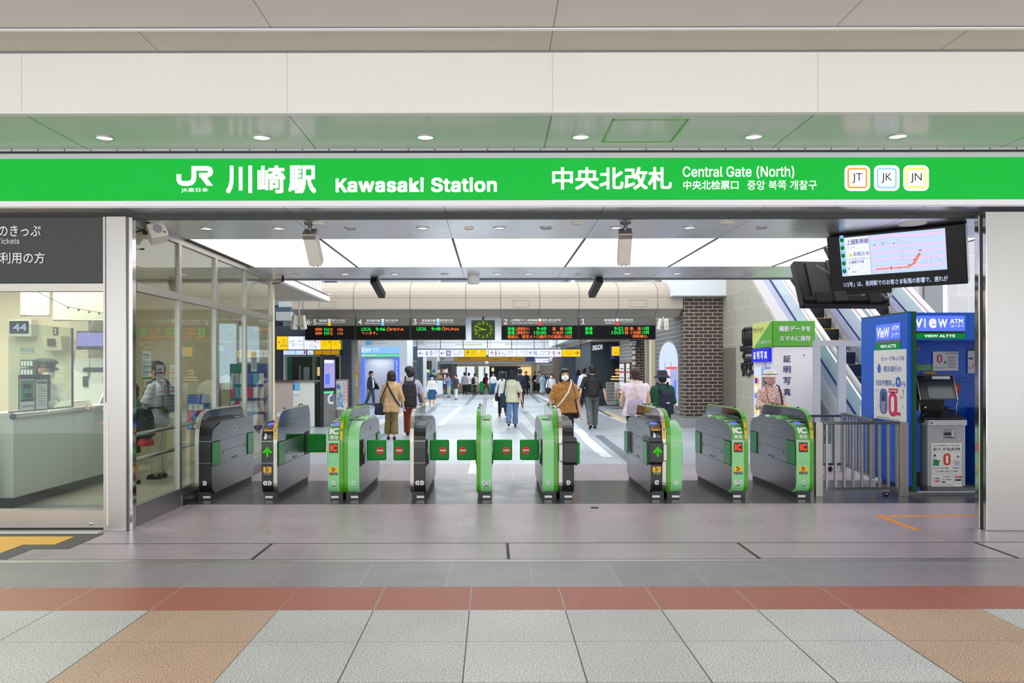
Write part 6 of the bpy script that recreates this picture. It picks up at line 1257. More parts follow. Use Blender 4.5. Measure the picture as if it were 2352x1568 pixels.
b = MB('black'); b.box(-.5, -.05, .02, .2, -h_ / 2 - .05, -h_ / 2); b.build('speaker_bar', **L); b = MB('black'); b.cyl((0, .1, h_ / 2), (0, .25, h_ / 2 + .28), .03); b.lathe([(.03, .0), (.09, .1), (.1, .12)], (0, .2, h_ / 2 + .15)); b.build('ceiling_bracket', **L)
b = MB('grey_light'); P = [(-.1, .1, -h_ / 2 - .02), (-.08, .14, -.42), (-.14, .18, -.44), (-.2, .2, -.38)]; b.tube(P, .008, 6); b.build('cable', **L)
c = W(1930, 655, 9.35); t = thing('hanging_screen', 'back of a second black hanging screen below the map screen', 'screen', c, (math.radians(-24), 0, math.radians(6))); w2, h2 = 1.06, .58
b = MB('black'); b.box(-w2 / 2, w2 / 2, -.04, .06, -h2 / 2, h2 / 2); b.build('case', bevel=.01, **dict(parent=t, local=True)); L = dict(parent=t, local=True)
b = MB('charcoal'); b.box(-.4, .42, -.07, -.04, -.2, .26); b.box(-.16, .0, -.09, -.07, -.26, .28); b.build('back_cover', bevel=.008, **L); b = MB('ink'); b.box(-.5, .5, -.08, -.04, -.25, -.2); b.box(-.38, -.2, -.09, -.05, -.27, -.15); b.box(.26, .4, -.09, -.05, -.27, -.15); b.build('bracket', **L)
b = MB('grey_light'); P = [(-.15, -.1, -.05), (-.1, -.12, -.02), (0, -.13, -.06), (.06, -.14, -.18), (.16, -.14, -.22), (.24, -.13, -.12), (.25, -.1, .02)]; b.tube(P, .006, 6); b.build('cable', **L); b = MB('grey'); b.tube([(-.3, -.1, .2), (0, -.12, -.05)], .004, 5); b.tube([(.36, -.1, -.1), (.4, -.11, -.02), (.46, -.1, -.1)], .005, 5); b.build('cable', **L); b = MB('black'); b.cyl((0, .02, h2 / 2), (0, .1, h2 / 2 + .28), .03); b.build('ceiling_bracket', **L)
# ---------------------------------------------------------------- ceiling kit
def cctv(px, label):
    c = W(px, 500, 7.95); c.z = 2.95; t = thing('ceiling_camera', label, 'camera', c, group='cream camera housings under the near ceiling'); L = dict(parent=t, local=True)
    b = MB('steel_dark'); b.lathe([(.001, 0), (.055, 0), (.055, -.012), (.02, -.02), (.015, -.05)], (0, 0, 0), n=18); b.cyl((0, 0, -.02), (0, .02, -.09), .018); b.build('mount', **L)
    A = Vector((0, .0, -.09)); d = Vector((.015, .18, -.22)).normalized(); M = Matrix.Translation(A) @ d.to_track_quat('Y', 'Z').to_matrix().to_4x4()
    b = MB('camera_shell'); b.box(-.065, .065, .0, .36, -.055, .06, M); b.build('housing', bevel=.012, **L); b = MB('frame_alu'); b.box(-.068, .068, -.012, .05, -.058, .063, M); b.build('rear_cap', bevel=.01, **L)
    b = MB('offwhite'); b.box(-.028, .02, .04, .36, .06, .068, M); b.mat('ink').box(-.008, .0, .2, .21, .066, .07, M); b.build('top_rib', **L); b = MB('black'); b.box(-.03, -.015, .355, .365, -.05, -.04, M); b.box(.015, .03, .355, .365, -.05, -.04, M); b.build('lens_port', **L)
cctv(712, 'cream camera housing hanging from the ceiling, nearer the glass office wall'); cctv(1437, 'cream camera housing hanging from the ceiling, nearer the hanging screens')
def disc_lamp(px, py, r, label):
    Y = 1.45 * F / (CY - py); c = W(px, py, Y); c.z = 2.95; b = MB('offwhite'); b.lathe([(r, 0), (r, -.012), (r * .6, -.02), (.001, -.022)], c, n=20); solo('ceiling_detector', b, label, 'detector')
disc_lamp(735, 512, .075, 'flat cream ceiling disc beside the first cream camera housing'); disc_lamp(1078, 523, .05, 'small flat detector in the near ceiling strip, left of centre'); disc_lamp(1327, 512, .06, 'small flat detector with a grille near the second cream camera housing'); disc_lamp(1668, 512, .09, 'flat cream ceiling disc between the last downlights'); disc_lamp(2096, 514, .13, 'wide cream ceiling disc above the hanging map screen')
b = MB('white'); c = W(1088, 630, 12.3); c.z = 2.95; b.lathe([(.09, 0), (.095, -.05), (.09, -.13), (.07, -.14), (.001, -.14)], c, n=22); solo('ceiling_dome', b, 'white drum shaped detector under the far ceiling strip', 'detector')
def blackcam(px, s_, label):
    c = W(px, 642, 12.75); c.z = 2.95; t = thing('ceiling_camera', label, 'camera', c, group='black cameras under the far ceiling edge'); L = dict(parent=t, local=True)
    b = MB('grey_light'); b.lathe([(.05, 0), (.05, -.01), (.012, -.02), (.012, -.06)], (0, 0, 0), n=14); b.build('mount', **L); M = Matrix.Translation((0, .05, -.16)) @ Matrix.Rotation(math.radians(s_ * 12), 4, 'Z') @ Matrix.Rotation(math.radians(-28), 4, 'X')
    b = MB('black'); b.box(-.055, .055, -.26, .2, -.055, .055, M); b.build('housing', bevel=.012, **L); b = MB('black_gloss'); b.box(-.04, .04, -.265, -.26, -.04, .04, M); b.build('lens_window', **L)
blackcam(869, -1, 'black camera under the far ceiling edge, above the platform 4 board'); blackcam(1368, 1, 'black camera under the far ceiling edge, above the platform 1 board')
t = thing('box_camera', 'cream square box unit with a round grille on the ceiling by the glass wall', 'ceiling unit', W(355, 500, 7.95)); c = W(361, 534, 7.95); M = Matrix.Translation(c) @ Matrix.Rotation(math.radians(28), 4, 'Z') @ Matrix.Rotation(math.radians(-22), 4, 'X') @ Matrix.Rotation(math.radians(-18), 4, 'Y')
b = MB('camera_shell'); b.box(-.085, .085, -.08, .08, -.08, .08, M); b.build('box', t, bevel=.012); b = MB('grey'); b.disc(M @ Vector((0, -.083, .005)), .042, M.to_3x3() @ Vector((1, 0, 0)), M.to_3x3() @ Vector((0, 0, 1)), rv=.05); b.build('grille', t)
b = MB('black'); b.cyl((c.x, c.y, 2.95), (c.x - .02, c.y, 2.85), .03); b.box(c.x - .12, c.x + .1, c.y - .05, c.y + .05, 2.84, 2.87); b.cyl((c.x - .1, c.y, 2.94), (c.x - .03, c.y, 2.84), .02); b.build('bracket', t); b = MB('black'); b.tube([(c.x - .1, c.y - .05, 2.88), (c.x - .18, c.y - .06, 2.86), (c.x - .22, c.y - .06, 2.77), (c.x - .19, c.y - .06, 2.69), (c.x - .1, c.y - .06, 2.69)], .009, 6); b.build('cable', t)
def hang_unit(px, y0, y1, Y, label, top):
    t = thing('hanging_speaker', label, 'loudspeaker', W(px, y1, Y)); b = MB('offwhite'); b.pbox(px - 1, top, px + 1, y0 + 2, Y, Y + .03); b.build('rod', t)
    c = W(px, (y0 + y1) / 2, Y); s_ = 1 if px < CX else -1
    for k, (o, r) in enumerate(((-.085, 50), (.075, -20))):
        M = Matrix.Translation(c + Vector((o, 0, 0))) @ Matrix.Rotation(math.radians(r), 4, 'Z') @ Matrix.Rotation(math.radians(12), 4, 'X'); b = MB('camera_shell'); b.box(-.06, .06, -.045, .045, -.14, .14, M); b.mat('ink').disc(M @ Vector((.01, -.047, -.06)), .016); b.build('speaker_box', t, bevel=.012)
hang_unit(687, 722, 757, 16.0, 'pair of cream boxes hanging on a rod before the platform 6·5 board', 685); hang_unit(1524, 730, 760, 20.2, 'pair of cream boxes hanging beside the platform 1 board', 728)
b = MB('black'); c = W(650, 642, 12.5); b.cyl((c.x, 12.5, 2.95), (c.x, 12.5, 2.88), .02); b.tube([(c.x, 12.5, 2.9), (c.x - .06, 12.5, 2.85), (c.x - .25, 12.4, 2.82), (c.x - .5, 12.3, 2.87)], .007, 6); solo('ceiling_cable', b, 'thin black cable drooping from the ceiling at the end of the glass wall', 'cable')
b = MB('grey_light'); c = W(1446, 829, 47.3); b.ell(W(1118, 833, 47.3), .11); solo('dome_camera', b, 'small dome camera under the far dark ceiling edge', 'camera')
# ---------------------------------------------------------------- people
for n_, c in (('skin', (226, 176, 146)), ('skin_tan', (206, 152, 118))): mat(n_, c, .55, 0, 0, .04, 9)
for n_, c in (('hair_black', (24, 20, 20)), ('hair_brown', (52, 32, 30)), ('hair_soft', (44, 38, 36))): mat(n_, c, .5, 0, 0, .2, 60, .5)
CL = dict(beige_shirt=(190, 156, 112), olive=(112, 98, 56), lilac_shirt=(168, 162, 182), rust=(132, 52, 24), navy_suit=(36, 46, 66), suit_grey=(72, 80, 92), cloth_white=(238, 238, 240), skirt_blue=(38, 90, 138), cloth_black=(26, 26, 30), cloth_blue=(120, 150, 196),
          khaki=(200, 190, 164), tee_grey=(70, 74, 80), cloth_grey=(158, 158, 164), jeans=(96, 126, 164), jeans_dark=(52, 88, 150), shirt_beige=(202, 200, 170), navy_bag=(28, 44, 66), polo_black=(30, 31, 36), slacks=(92, 92, 94), teal_top=(48, 68, 76), cloth_pink=(232, 214, 222),
          lavender_bag=(176, 164, 182), dark_green=(20, 74, 52), navy_cloth=(24, 30, 54), uniform_white=(228, 226, 222), cap_grey=(58, 66, 64), tee_stripe=(176, 178, 184), cloth_red=(188, 40, 40), cloth_teal=(26, 122, 112), dress_blue=(38, 62, 150), pale_blue=(170, 200, 214), brown_cloth=(142, 112, 84), leather=(30, 26, 26), strap_white=(226, 216, 196), bag_yellow=(226, 190, 40), mask_white=(240, 240, 240), mask_pink=(186, 138, 146), green_towel=(40, 152, 112), hat_white=(236, 228, 214))
for n_, c in CL.items(): mat(n_, c, .8, 0, 0, .1, 14, .25)
n = NT('print_brown'); v = n.noise(95, 2); n.done(n.mix(n.math('GREATER_THAN', v, .56), lin((150, 96, 34)), lin((206, 160, 96))), .8)
n = NT('print_floral'); v = n.noise(60, 2); q = n.mix(n.math('GREATER_THAN', v, .55), lin((232, 206, 192)), lin((170, 92, 84))); n.done(n.mix(n.math('GREATER_THAN', n.noise(44, 2), .64), q, lin((74, 40, 40))), .8)

def vox(mb, name, parent, size, it=3, amp=0., fr=9., seed=0.):
    """one continuous skin grown over the overlapping volumes in mb"""
    o = mb.build(name, parent, local=True)
    m = o.modifiers.new('skin', 'REMESH'); m.mode = 'VOXEL'; m.voxel_size = size; m.use_smooth_shade = True
    m = o.modifiers.new('soft', 'SMOOTH'); m.factor = .5; m.iterations = it
    bpy.context.view_layer.update()
    me = bpy.data.meshes.new_from_object(o.evaluated_get(bpy.context.evaluated_depsgraph_get()))
    o.modifiers.clear(); old = o.data; o.data = me; bpy.data.meshes.remove(old)
    if amp:
        nn = [v.normal.copy() for v in me.vertices]
        for v, d in zip(me.vertices, nn):
            p = v.co
            v.co = p + d * amp * (noise.noise(Vector((p.x * fr, p.y * fr, p.z * fr * .6 + seed))) + .5 * noise.noise(Vector((p.x * fr * 2.3, p.y * fr * 2.3, p.z * fr * 1.3 + seed))))
    for p in me.polygons: p.use_smooth = True
    me.update()
    return o
def rad(a): return math.radians(a)
def loft(m, R, n=20, e=2.3):
    """closed trunk through rings (z, rx, ry, y offset[, x offset]) with squarish sections"""
    out = []
    for r in R:
        z, rx, ry = r[:3]; yo = r[3] if len(r) > 3 else 0; xo = r[4] if len(r) > 4 else 0; ring = []
        for k in range(n):
            t = 2 * math.pi * k / n; c, s_ = math.cos(t), math.sin(t)
            ring.append(Vector((xo + rx * math.copysign(abs(c) ** (2 / e), c), yo + ry * math.copysign(abs(s_) ** (2 / e), s_), z)))
        out.append(ring)
    return m.rings(out)

SPOTS = []
def person(label, px, Y, yt, rot, top, bottom, shoes='leather', hair='short', hairm='hair_black', sleeve=.5, hem=.47, stride=0., armL=(5, 12, 8), armR=(5, 12, 8), wide=1.0, skin='skin', mask=None, hat=None, lod=1, lean=0., headyaw=0., headtilt=0., neck=.835, extra=None, legs='trousers', cuff=.05, fit=1.0, group=None, loose=1.0, H=None, glasses=False, z0=0.):
    x = wx(px, Y); H = H or EYE - (yt - CY) / F * Y - z0
    h = H * .985 if not hat else H * .97
    t = thing('person', label, 'person', (x, Y, z0), (0, 0, rad(rot)), group)
    vs = {0: .0085, 1: .013, 2: .019}[lod]; sd = px * .37
    # joints: +x is the person's left, -y is forward
    hipz = .515 * h; th, sh_ = .245 * h, .235 * h
    def leg(sx, a, kb):
        hip = Vector((sx * .05 * h * wide, 0, hipz)); d = Vector((0, -math.sin(a), -math.cos(a))); knee = hip + d * th
        b_ = a - kb; ank = knee + Vector((0, -math.sin(b_), -math.cos(b_))) * sh_; return hip, knee, ank
    sa = rad(24) * stride
    LL = leg(1, sa, rad(4) + max(0, -sa) * 1.3); RL = leg(-1, -sa, rad(4) + max(0, sa) * 1.3)
    low = min(LL[2].z, RL[2].z) - .035 * h
    dz = Vector((0, 0, -low)); LL = [p + dz for p in LL]; RL = [p + dz for p in RL]; D = -low
    L_ = Matrix.Rotation(rad(lean), 4, 'X') if lean else None; piv = Vector((0, 0, .52 * h + D))
    def B(p): p = Vector(p); p = p + Vector((0, 0, D)); return piv + L_ @ (p - piv) if L_ else p
    sw = .108 * h * wide
    def arm(sx, pit, elb, abd):
        s0 = Vector((sx * sw, 0, .778 * h)); p, a = rad(pit), rad(abd)
        d = Vector((sx * math.sin(a), -math.sin(p) * math.cos(a), -math.cos(p) * math.cos(a))); e = s0 + d * .168 * h
        q = p + rad(elb); inn = .35 if elb > 50 else 0.0
        d2 = Vector((sx * math.sin(a) * .6 - sx * inn * math.sin(rad(elb)), -math.sin(q), -math.cos(q))).normalized(); w_ = e + d2 * .15 * h
        return s0, e, w_, d2
    AL = arm(1, *armL); AR = arm(-1, *armR)
    hc = Vector((0, -.012 * h, .917 * h)); hM = Matrix.Rotation(rad(headyaw), 4, 'Z') @ Matrix.Rotation(rad(headtilt), 4, 'X'); nk = Vector((0, .005 * h, .86 * h))
    def Hd(p): return B(nk + hM @ (Vector(p) * 1.11 + hc - nk))
    # ---- body, one skin
    b = MB(skin)
    T = [(.455, .075, .06, .008), (.50, .093 * fit, .066 * fit, .008), (.54, .09 * fit, .062 * fit, .004), (.61, .076 * fit, .055 * fit, 0), (.68, .084 * fit, .06 * fit, 0), (.73, .094, .064, .002), (.768, .094, .057, .005), (.80, .074, .046, .007), (.82, .05, .04, .008), (.838, .034, .034, .008)]
    R0 = [(z * h, rx * h * wide, ry * h, yo * h) for z, rx, ry, yo in T]
    def trunk(m, R, n_=20):
        o = len(m.v); loft(m, R, n_); m.v[o:] = [B(p) for p in m.v[o:]]
    trunk(b, R0)
    b.cap(B((0, .008 * h, .80 * h)), B((0, -.002 * h, .885 * h)), .036 * h, .031 * h)
    o = len(b.v); b.ell((0, .004 * h, .005 * h), (.047 * h, .058 * h, .062 * h), n=18, m=12); b.ell((0, -.022 * h, -.028 * h), (.036 * h, .036 * h, .036 * h)); b.cap((0, -.052 * h, .005 * h), (0, -.061 * h, -.014 * h), .006 * h, .009 * h, 8)
    for s_ in (-1, 1): b.ell((s_ * .047 * h, .008 * h, -.004 * h), (.007 * h, .012 * h, .019 * h), n=8, m=6)
    b.v[o:] = [Hd(p) for p in b.v[o:]]
    for (s0, e, w_, d2), sx in ((AL, 1), (AR, -1)):
        s0, e, w_ = B(s0), B(e), B(w_); d = (w_ - e).normalized()
        b.cap(s0 + Vector((-sx * .012 * h, 0, -.005 * h)), e, .029 * h * fit, .021 * h); b.cap(e, w_, .0225 * h, .0145 * h)
        side = Vector((0, -1, 0)); side = (side - d * side.dot(d)); side = side.normalized() if side.length > .2 else Vector((0, 0, 1)); nrm = d.cross(side)
        pc = w_ + d * .027 * h
        M = Matrix((side, nrm, d)).transposed(); b.ell(pc, (.024 * h, .0115 * h, .034 * h), M.to_3x3(), n=12, m=8)
        if lod < 2:
            curl = -nrm * sx
            for k, (ln, off) in enumerate(((.038, .017), (.044, .006), (.041, -.005), (.033, -.016))):
                p0 = w_ + d * .05 * h + side * off * h; p1 = p0 + (d * .85 + curl * .3).normalized() * ln * .55 * h; p2 = p1 + (d * .6 + curl * .8).normalized() * ln * .5 * h
                r = .0052 * h; b.cap(p0, p1, r, r, 8); b.cap(p1, p2, r, r * .8, 8)
            p0 = w_ + d * .014 * h + side * .016 * h; p1 = p0 + (side * .75 + d * .65).normalized() * .028 * h; b.cap(p0, p1, .007 * h, .006 * h, 8); b.cap(p1, p1 + (d * .9 + side * .2).normalized() * .022 * h, .006 * h, .005 * h, 8)
    for hip, knee, ank in (LL, RL):
        b.cap(hip, knee, .048 * h, .031 * h); b.cap(knee, ank, .03 * h, .019 * h); b.ell(knee.lerp(ank, .3) + Vector((0, .005 * h, 0)), (.028 * h, .028 * h, .06 * h)); b.cap(ank + Vector((0, .012 * h, -.018 * h)), ank + Vector((0, -.06 * h, -.024 * h)), .019 * h, .014 * h)
    vox(b, 'body', t, vs, 3)
    # ---- clothes
    q = .012 * h * loose
    b = MB(top); TT = [(hem, .1 * fit + .004, .075 * fit, .006)] if hem < .5 else [(hem, .094 * fit, .068 * fit, .004)]
    if hem < .47: TT += [(.5, .099 * fit, .074 * fit, .008)]
    TT += [r for r in T if r[0] > max(hem, .5) + .02 and r[0] < .83] + [(.838, .05, .045, .006)]
    trunk(b, [(z * h, rx * h * wide + q, ry * h + q, yo * h) for z, rx, ry, yo in TT])
    if sleeve:
        for (s0, e, w_, d2), sx in ((AL, 1), (AR, -1)):
            s0, e, w_ = B(s0), B(e), B(w_); a = s0 + Vector((-sx * .02 * h, 0, 0)); b.ell(s0 + Vector((-sx * .012 * h, 0, -.004 * h)), .033 * h * fit + q * .3)
            if sleeve <= .5: k = min(1, sleeve * 2); b.cyl(a, s0.lerp(e, k), .034 * h * fit + q * .4, .031 * h * fit + q * .7)
            else: b.cap(a, e, .034 * h * fit + q * .4, .028 * h + q * .4); b.cyl(e, e.lerp(w_, (sleeve - .5) * 2), .028 * h + q * .4, .023 * h + q * .5)
    vox(b, 'top', t, vs * 1.1, 2, .006 * h * loose, 11, sd)
    def foot_w(ank): return ank
    if legs in ('trousers', 'shorts'):
        b = MB(bottom); trunk(b, [(.45 * h, .085 * h * wide, .066 * h, .01 * h), (.5 * h, .099 * h * wide * fit, .074 * h * fit, .008 * h), (.555 * h, .09 * h * wide * fit, .066 * h * fit, .004 * h)])
        for hip, knee, ank in (LL, RL):
            b.ell(hip + Vector((0, 0, -.02 * h)), (.056 * h, .06 * h, .06 * h))
            if legs == 'shorts': b.cyl(hip, hip.lerp(knee, .85), .056 * h, .05 * h); continue
            b.cap(hip, knee, .057 * h, .046 * h); b.cyl(knee, knee.lerp(ank, 1.08 - cuff * 3), .046 * h, .035 * h * loose); b.ell(knee, .047 * h)
        vox(b, legs, t, vs * 1.1, 2, .006 * h, 12, sd + 5)
    else:
        b = MB(bottom); z1 = .24 if legs == 'skirt' else .12
        if legs == 'short_skirt': z1 = .36
        trunk(b, [(z1 * h, .135 * h, .115 * h, 0), ((z1 + .12) * h, .115 * h, .098 * h, 0), (.47 * h, .105 * h * wide, .08 * h, .006 * h), (.53 * h, .096 * h * wide, .068 * h, .004 * h), (.60 * h, .085 * h * wide, .06 * h, 0)])
        vox(b, 'skirt', t, vs * 1.2, 2, .008 * h, 10, sd)
    for (hip, knee, ank), sx in ((LL, 1), (RL, -1)):
        b = MB(shoes); a = ank + Vector((0, 0, 0)); tilt = 1 if ank.z > .07 * h else 0; toe = ank + Vector((0, -.075 * h, -.028 * h - tilt * .03 * h)); heel = ank + Vector((0, .022 * h, -.014 * h))
        b.ell(heel, (.022 * h, .024 * h, .022 * h)); b.cap(heel + Vector((0, 0, -.006 * h)), toe, .021 * h, .017 * h, 10); b.ell(ank.lerp(toe, .55) + Vector((0, 0, .006 * h)), (.022 * h, .04 * h, .016 * h))
        so = vox(b, 'shoe', t, vs, 2)
        if tilt == 0:
            for v in so.data.vertices: v.co.z = max(v.co.z, .002)
    # ---- head
    b = MB(hairm)
    if hair:
        o = len(b.v); b.ell((0, .012 * h, .014 * h) if not hat else (0, .022 * h, -.002 * h), (.054 * h, .061 * h, .063 * h) if not hat else (.051 * h, .05 * h, .05 * h), n=18, m=12)
        if not hat: b.ell((0, -.018 * h, .046 * h), (.046 * h, .04 * h, .026 * h))
        if hair == 'fluffy': b.ell((.012 * h, .005 * h, .03 * h), (.058 * h, .062 * h, .052 * h)); b.ell((-.022 * h, .02 * h, -.005 * h), (.045 * h, .05 * h, .045 * h)); b.ell((0, .035 * h, -.03 * h), (.04 * h, .03 * h, .035 * h))
        if hair in ('bob', 'long', 'ponytail', 'short'): b.ell((0, .03 * h, -.02 * h), (.048 * h, .036 * h, .04 * h))
        if hair in ('bob', 'long'):
            b.ell((0, .022 * h, -.036 * h), (.055 * h, .044 * h, .046 * h))
            for s_ in (-1, 1): b.cap((s_ * .044 * h, -.002 * h, .0), (s_ * .046 * h, .0, -.06 * h), .017 * h, .013 * h, 8)
        if hair == 'long': b.cap((0, .035 * h, -.04 * h), (0, .055 * h, -.15 * h), .05 * h, .034 * h)
        if hair == 'ponytail': b.ell((0, .064 * h, .0), .018 * h); b.cap((0, .068 * h, -.01 * h), (0, .07 * h, -.13 * h), .02 * h, .009 * h, 8)
        b.v[o:] = [Hd(p) for p in b.v[o:]]; vox(b, 'hair', t, vs, 1, .0025 * h, 60, sd)
    facing = abs((rot + headyaw + 180) % 360 - 180) < 120
    if lod < 2 or facing:
        for s_ in (-1, 1):
            o_ = MB('white'); o_.ell(Hd((s_ * .019 * h, -.0475 * h, .004 * h)), (.0085 * h, .005 * h, .0038 * h), n=10, m=6)
            o_.mat('ink').ell(Hd((s_ * .019 * h, -.0515 * h, .004 * h)), (.0045 * h, .003 * h, .0048 * h), n=8, m=6); o_.build('eye', t, local=True)
            o_ = MB(hairm); o_.tube([Hd((s_ * .008 * h, -.055 * h, .016 * h)), Hd((s_ * .02 * h, -.054 * h, .019 * h)), Hd((s_ * .031 * h, -.047 * h, .016 * h))], .0016 * h, 5); o_.build('eyebrow', t, local=True)
        if not mask: o_ = MB('mask_pink'); o_.ell(Hd((0, -.0555 * h, -.036 * h)), (.014 * h, .004 * h, .004 * h), n=10, m=6); o_.build('mouth', t, local=True)
    if mask:
        b = MB(mask); o = len(b.v); b.ell((0, -.025 * h, -.028 * h), (.0415 * h, .042 * h, .033 * h), n=16, m=10); b.ell((0, -.054 * h, -.012 * h), (.017 * h, .02 * h, .017 * h)); b.ell((0, -.04 * h, -.046 * h), (.026 * h, .022 * h, .015 * h)); b.v[o:] = [Hd(p) for p in b.v[o:]]; vox(b, 'face_mask', t, vs, 2)
    if glasses:
        b = MB('ink')
        for s_ in (-1, 1): b.tube([Hd((s_ * .019 * h + .013 * h * math.cos(k * math.pi / 5), -.058 * h, .004 * h + .009 * h * math.sin(k * math.pi / 5))) for k in range(10)], .0014 * h, 5, close=True); b.tube([Hd((s_ * .032 * h, -.056 * h, .006 * h)), Hd((s_ * .05 * h, .0, .004 * h))], .0014 * h, 5)
        b.build('glasses', t, local=True)
    if hat:
        k, m_ = hat; b = MB(m_); o = len(b.v)
        if k == 'bucket': b.lathe([(.001, .078 * h), (.04 * h, .078 * h), (.055 * h, .066 * h), (.062 * h, .026 * h), (.066 * h, .022 * h), (.098 * h, -.008 * h), (.098 * h, -.012 * h), (.064 * h, .012 * h), (.055 * h, .02 * h), (.001, .05 * h)], (0, .006 * h, .008 * h), n=24)
        elif k == 'bowl': b.lathe([(.001, .08 * h), (.034 * h, .077 * h), (.054 * h, .062 * h), (.064 * h, .03 * h), (.074 * h, .008 * h), (.076 * h, .002 * h), (.064 * h, .012 * h), (.001, .05 * h)], (0, .004 * h, .014 * h), n=24)
        elif k == 'cap':
            b.lathe([(.001, .074 * h), (.05 * h, .074 * h), (.07 * h, .062 * h), (.072 * h, .054 * h), (.058 * h, .042 * h), (.056 * h, .02 * h), (.05 * h, .018 * h), (.001, .03 * h)], (0, .004 * h, .005 * h), n=24)
            b.mat('black').add([(.04 * h * math.sin(a) * 1.25, -.05 * h - e * h * math.cos(a), .027 * h - e * .35 * h - w_) for w_ in (0, .003) for e in (0, .035) for a in (k_ * .25 - 1.25 for k_ in range(11))], [(i, i + 1, i + 12, i + 11) for i in range(10)] + [(i + 22, i + 33, i + 34, i + 23) for i in range(10)])
            b.mat('gold').tube([(.058 * h * math.sin(a), -.054 * h * math.cos(a), .035 * h) for a in (k_ * .25 - 1.5 for k_ in range(13))], .003 * h, 5); b.ell((0, -.058 * h, .055 * h), (.01 * h, .005 * h, .01 * h), n=8, m=6)
        b.v[o:] = [Hd(p) for p in b.v[o:]]; b.build('hat', t, local=True)
        if k == 'bowl': b = MB('black'); b.tube([Hd((.066 * h * math.sin(a), .004 * h - .066 * h * math.cos(a), .043 * h)) for a in (k_ * math.pi / 8 for k_ in range(16))], .004 * h, 6, close=True); b.build('hat_band', t, local=True)
    return dict(t=t, h=h, B=B, Hd=Hd, AL=[B(p) for p in AL[:3]], AR=[B(p) for p in AR[:3]], wide=wide, loc=(x, Y, z0), rot=(0, 0, rad(rot)), vs=vs)

def worn(P, name, label, cat):      # a bag carried by a person is a thing of its own
    return thing(name, label, cat, P['loc'], P['rot'])
def backpack(P, label, m, w_=.095, z0=.50, z1=.80, d=.10, y=.075, strap=True, patch=None, dx=0):
    h = P['h']; t = worn(P, 'backpack', label, 'backpack'); b = MB(m); zc = (z0 + z1) / 2
    loft(b, [(z0 * h, w_ * .8 * h, d * .35 * h, (y + d * .45) * h), ((z0 + .03) * h, w_ * h, d * .5 * h, (y + d * .5) * h), (zc * h, w_ * h, d * .5 * h, (y + d * .5) * h), ((z1 - .05) * h, w_ * .85 * h, d * .4 * h, (y + d * .42) * h), (z1 * h, w_ * .5 * h, d * .2 * h, (y + d * .25) * h)], 20, 2.8)
    loft(b, [((z0 + .02) * h, w_ * .6 * h, d * .2 * h, (y + d) * h), ((z0 + .06) * h, w_ * .7 * h, d * .22 * h, (y + d * 1.0) * h), ((zc - .01) * h, w_ * .6 * h, d * .15 * h, (y + d * .95) * h)], 16, 2.8)
    b.v = [P['B'](p) + Vector((dx * h, 0, 0)) for p in b.v]; vox(b, 'pack_body', t, P['vs'], 2, .004 * h, 14, 3)
    if strap:
        for s_ in (-1, 1):
            b = MB(m if m != 'cloth_red' else 'cloth_black'); x = s_ * .058 * h * P['wide']
            b.tube([P['B']((x * .75, (y + .02) * h, (z1 - .06) * h)), P['B']((x, .066 * h, .81 * h)), P['B']((x, .02 * h, .853 * h)), P['B']((x, -.05 * h, .815 * h)), P['B']((x * 1.15, -.086 * h, .72 * h)), P['B']((x * 1.5, -.03 * h, .6 * h)), P['B']((x * 1.3, (y + .02) * h, (z0 + .05) * h))], .012 * h, 8); b.build('strap', t, local=True)
    if patch: b = MB(patch); c = P['B']((-.03 * h, (y + d * 1.18) * h, .60 * h)); b.ell(c, (.022 * h, .006 * h, .01 * h), n=10, m=6); b.build('patch', t, local=True)
    return t
def bag(P, name, label, m, c, s_, strap=None, sm=None, r=.008, cat='bag'):
    """soft bag centred at c (in statures) of half size s_, with a strap along points in statures"""
    h = P['h']; t = worn(P, name, label, cat); b = MB(m); c = Vector(c) * h; sx, sy, sz = [q * h for q in s_]
    loft(b, [(c.z - sz, sx * .8, sy * .7, c.y, c.x), (c.z - sz * .8, sx, sy, c.y, c.x), (c.z + sz * .3, sx * .92, sy * .85, c.y, c.x), (c.z + sz, sx * .75, sy * .4, c.y, c.x)], 18, 3)
    b.v = [P['B'](p) for p in b.v]; vox(b, 'bag_body', t, P['vs'], 1, .003 * h, 14, 7)
    if strap: b = MB(sm or m); b.tube([P['B'](Vector(p) * h) for p in strap], r * h, 6); b.build('strap', t, local=True)
    return t

def Yf_(yf): return fy(yf)
p = person('person from behind in a loose beige shirt and olive cropped trousers', 899, 17.2, 847, 180, 'beige_shirt', 'olive', hair='bob', sleeve=.75, hem=.40, lod=0, loose=1.7, cuff=.09, stride=.2, armL=(10, 25, 10), armR=(8, 15, 12), neck=.83)
bag(p, 'shoulder_bag', 'navy soft bag at the hip of the person in the beige shirt', 'navy_cloth', (.17, -.02, .44), (.08, .06, .085), [(.17, 0, .52), (.13, .06, .62), (.06, .085, .78), (0.045, .03, .855)], 'cloth_black', .008)
h_ = p['h']; t = worn(p, 'crossbody_strap', 'black crossbody strap over the back of the beige shirt', 'strap'); b = MB('cloth_black'); b.tube([p['B'](Vector(q) * h_) for q in ((.055, .01, .862), (.06, .07, .82), (.0, .098, .70), (-.07, .098, .575), (-.118, .06, .5), (-.11, -.02, .47))], .0125 * h_, 6); b.build('strap', t, local=True)
p = person('person striding away in a lilac grey shirt and rust red trousers', 942, 18.0, 832, 180, 'lilac_shirt', 'rust', hair='fluffy', sleeve=.45, hem=.43, lod=0, stride=1.0, armL=(-22, 20, 10), armR=(14, 20, 14), wide=1.08, loose=1.5, skin='skin_tan')
backpack(p, 'large black backpack on the striding person in the lilac shirt', 'cloth_black', .105, .44, .80, .12)
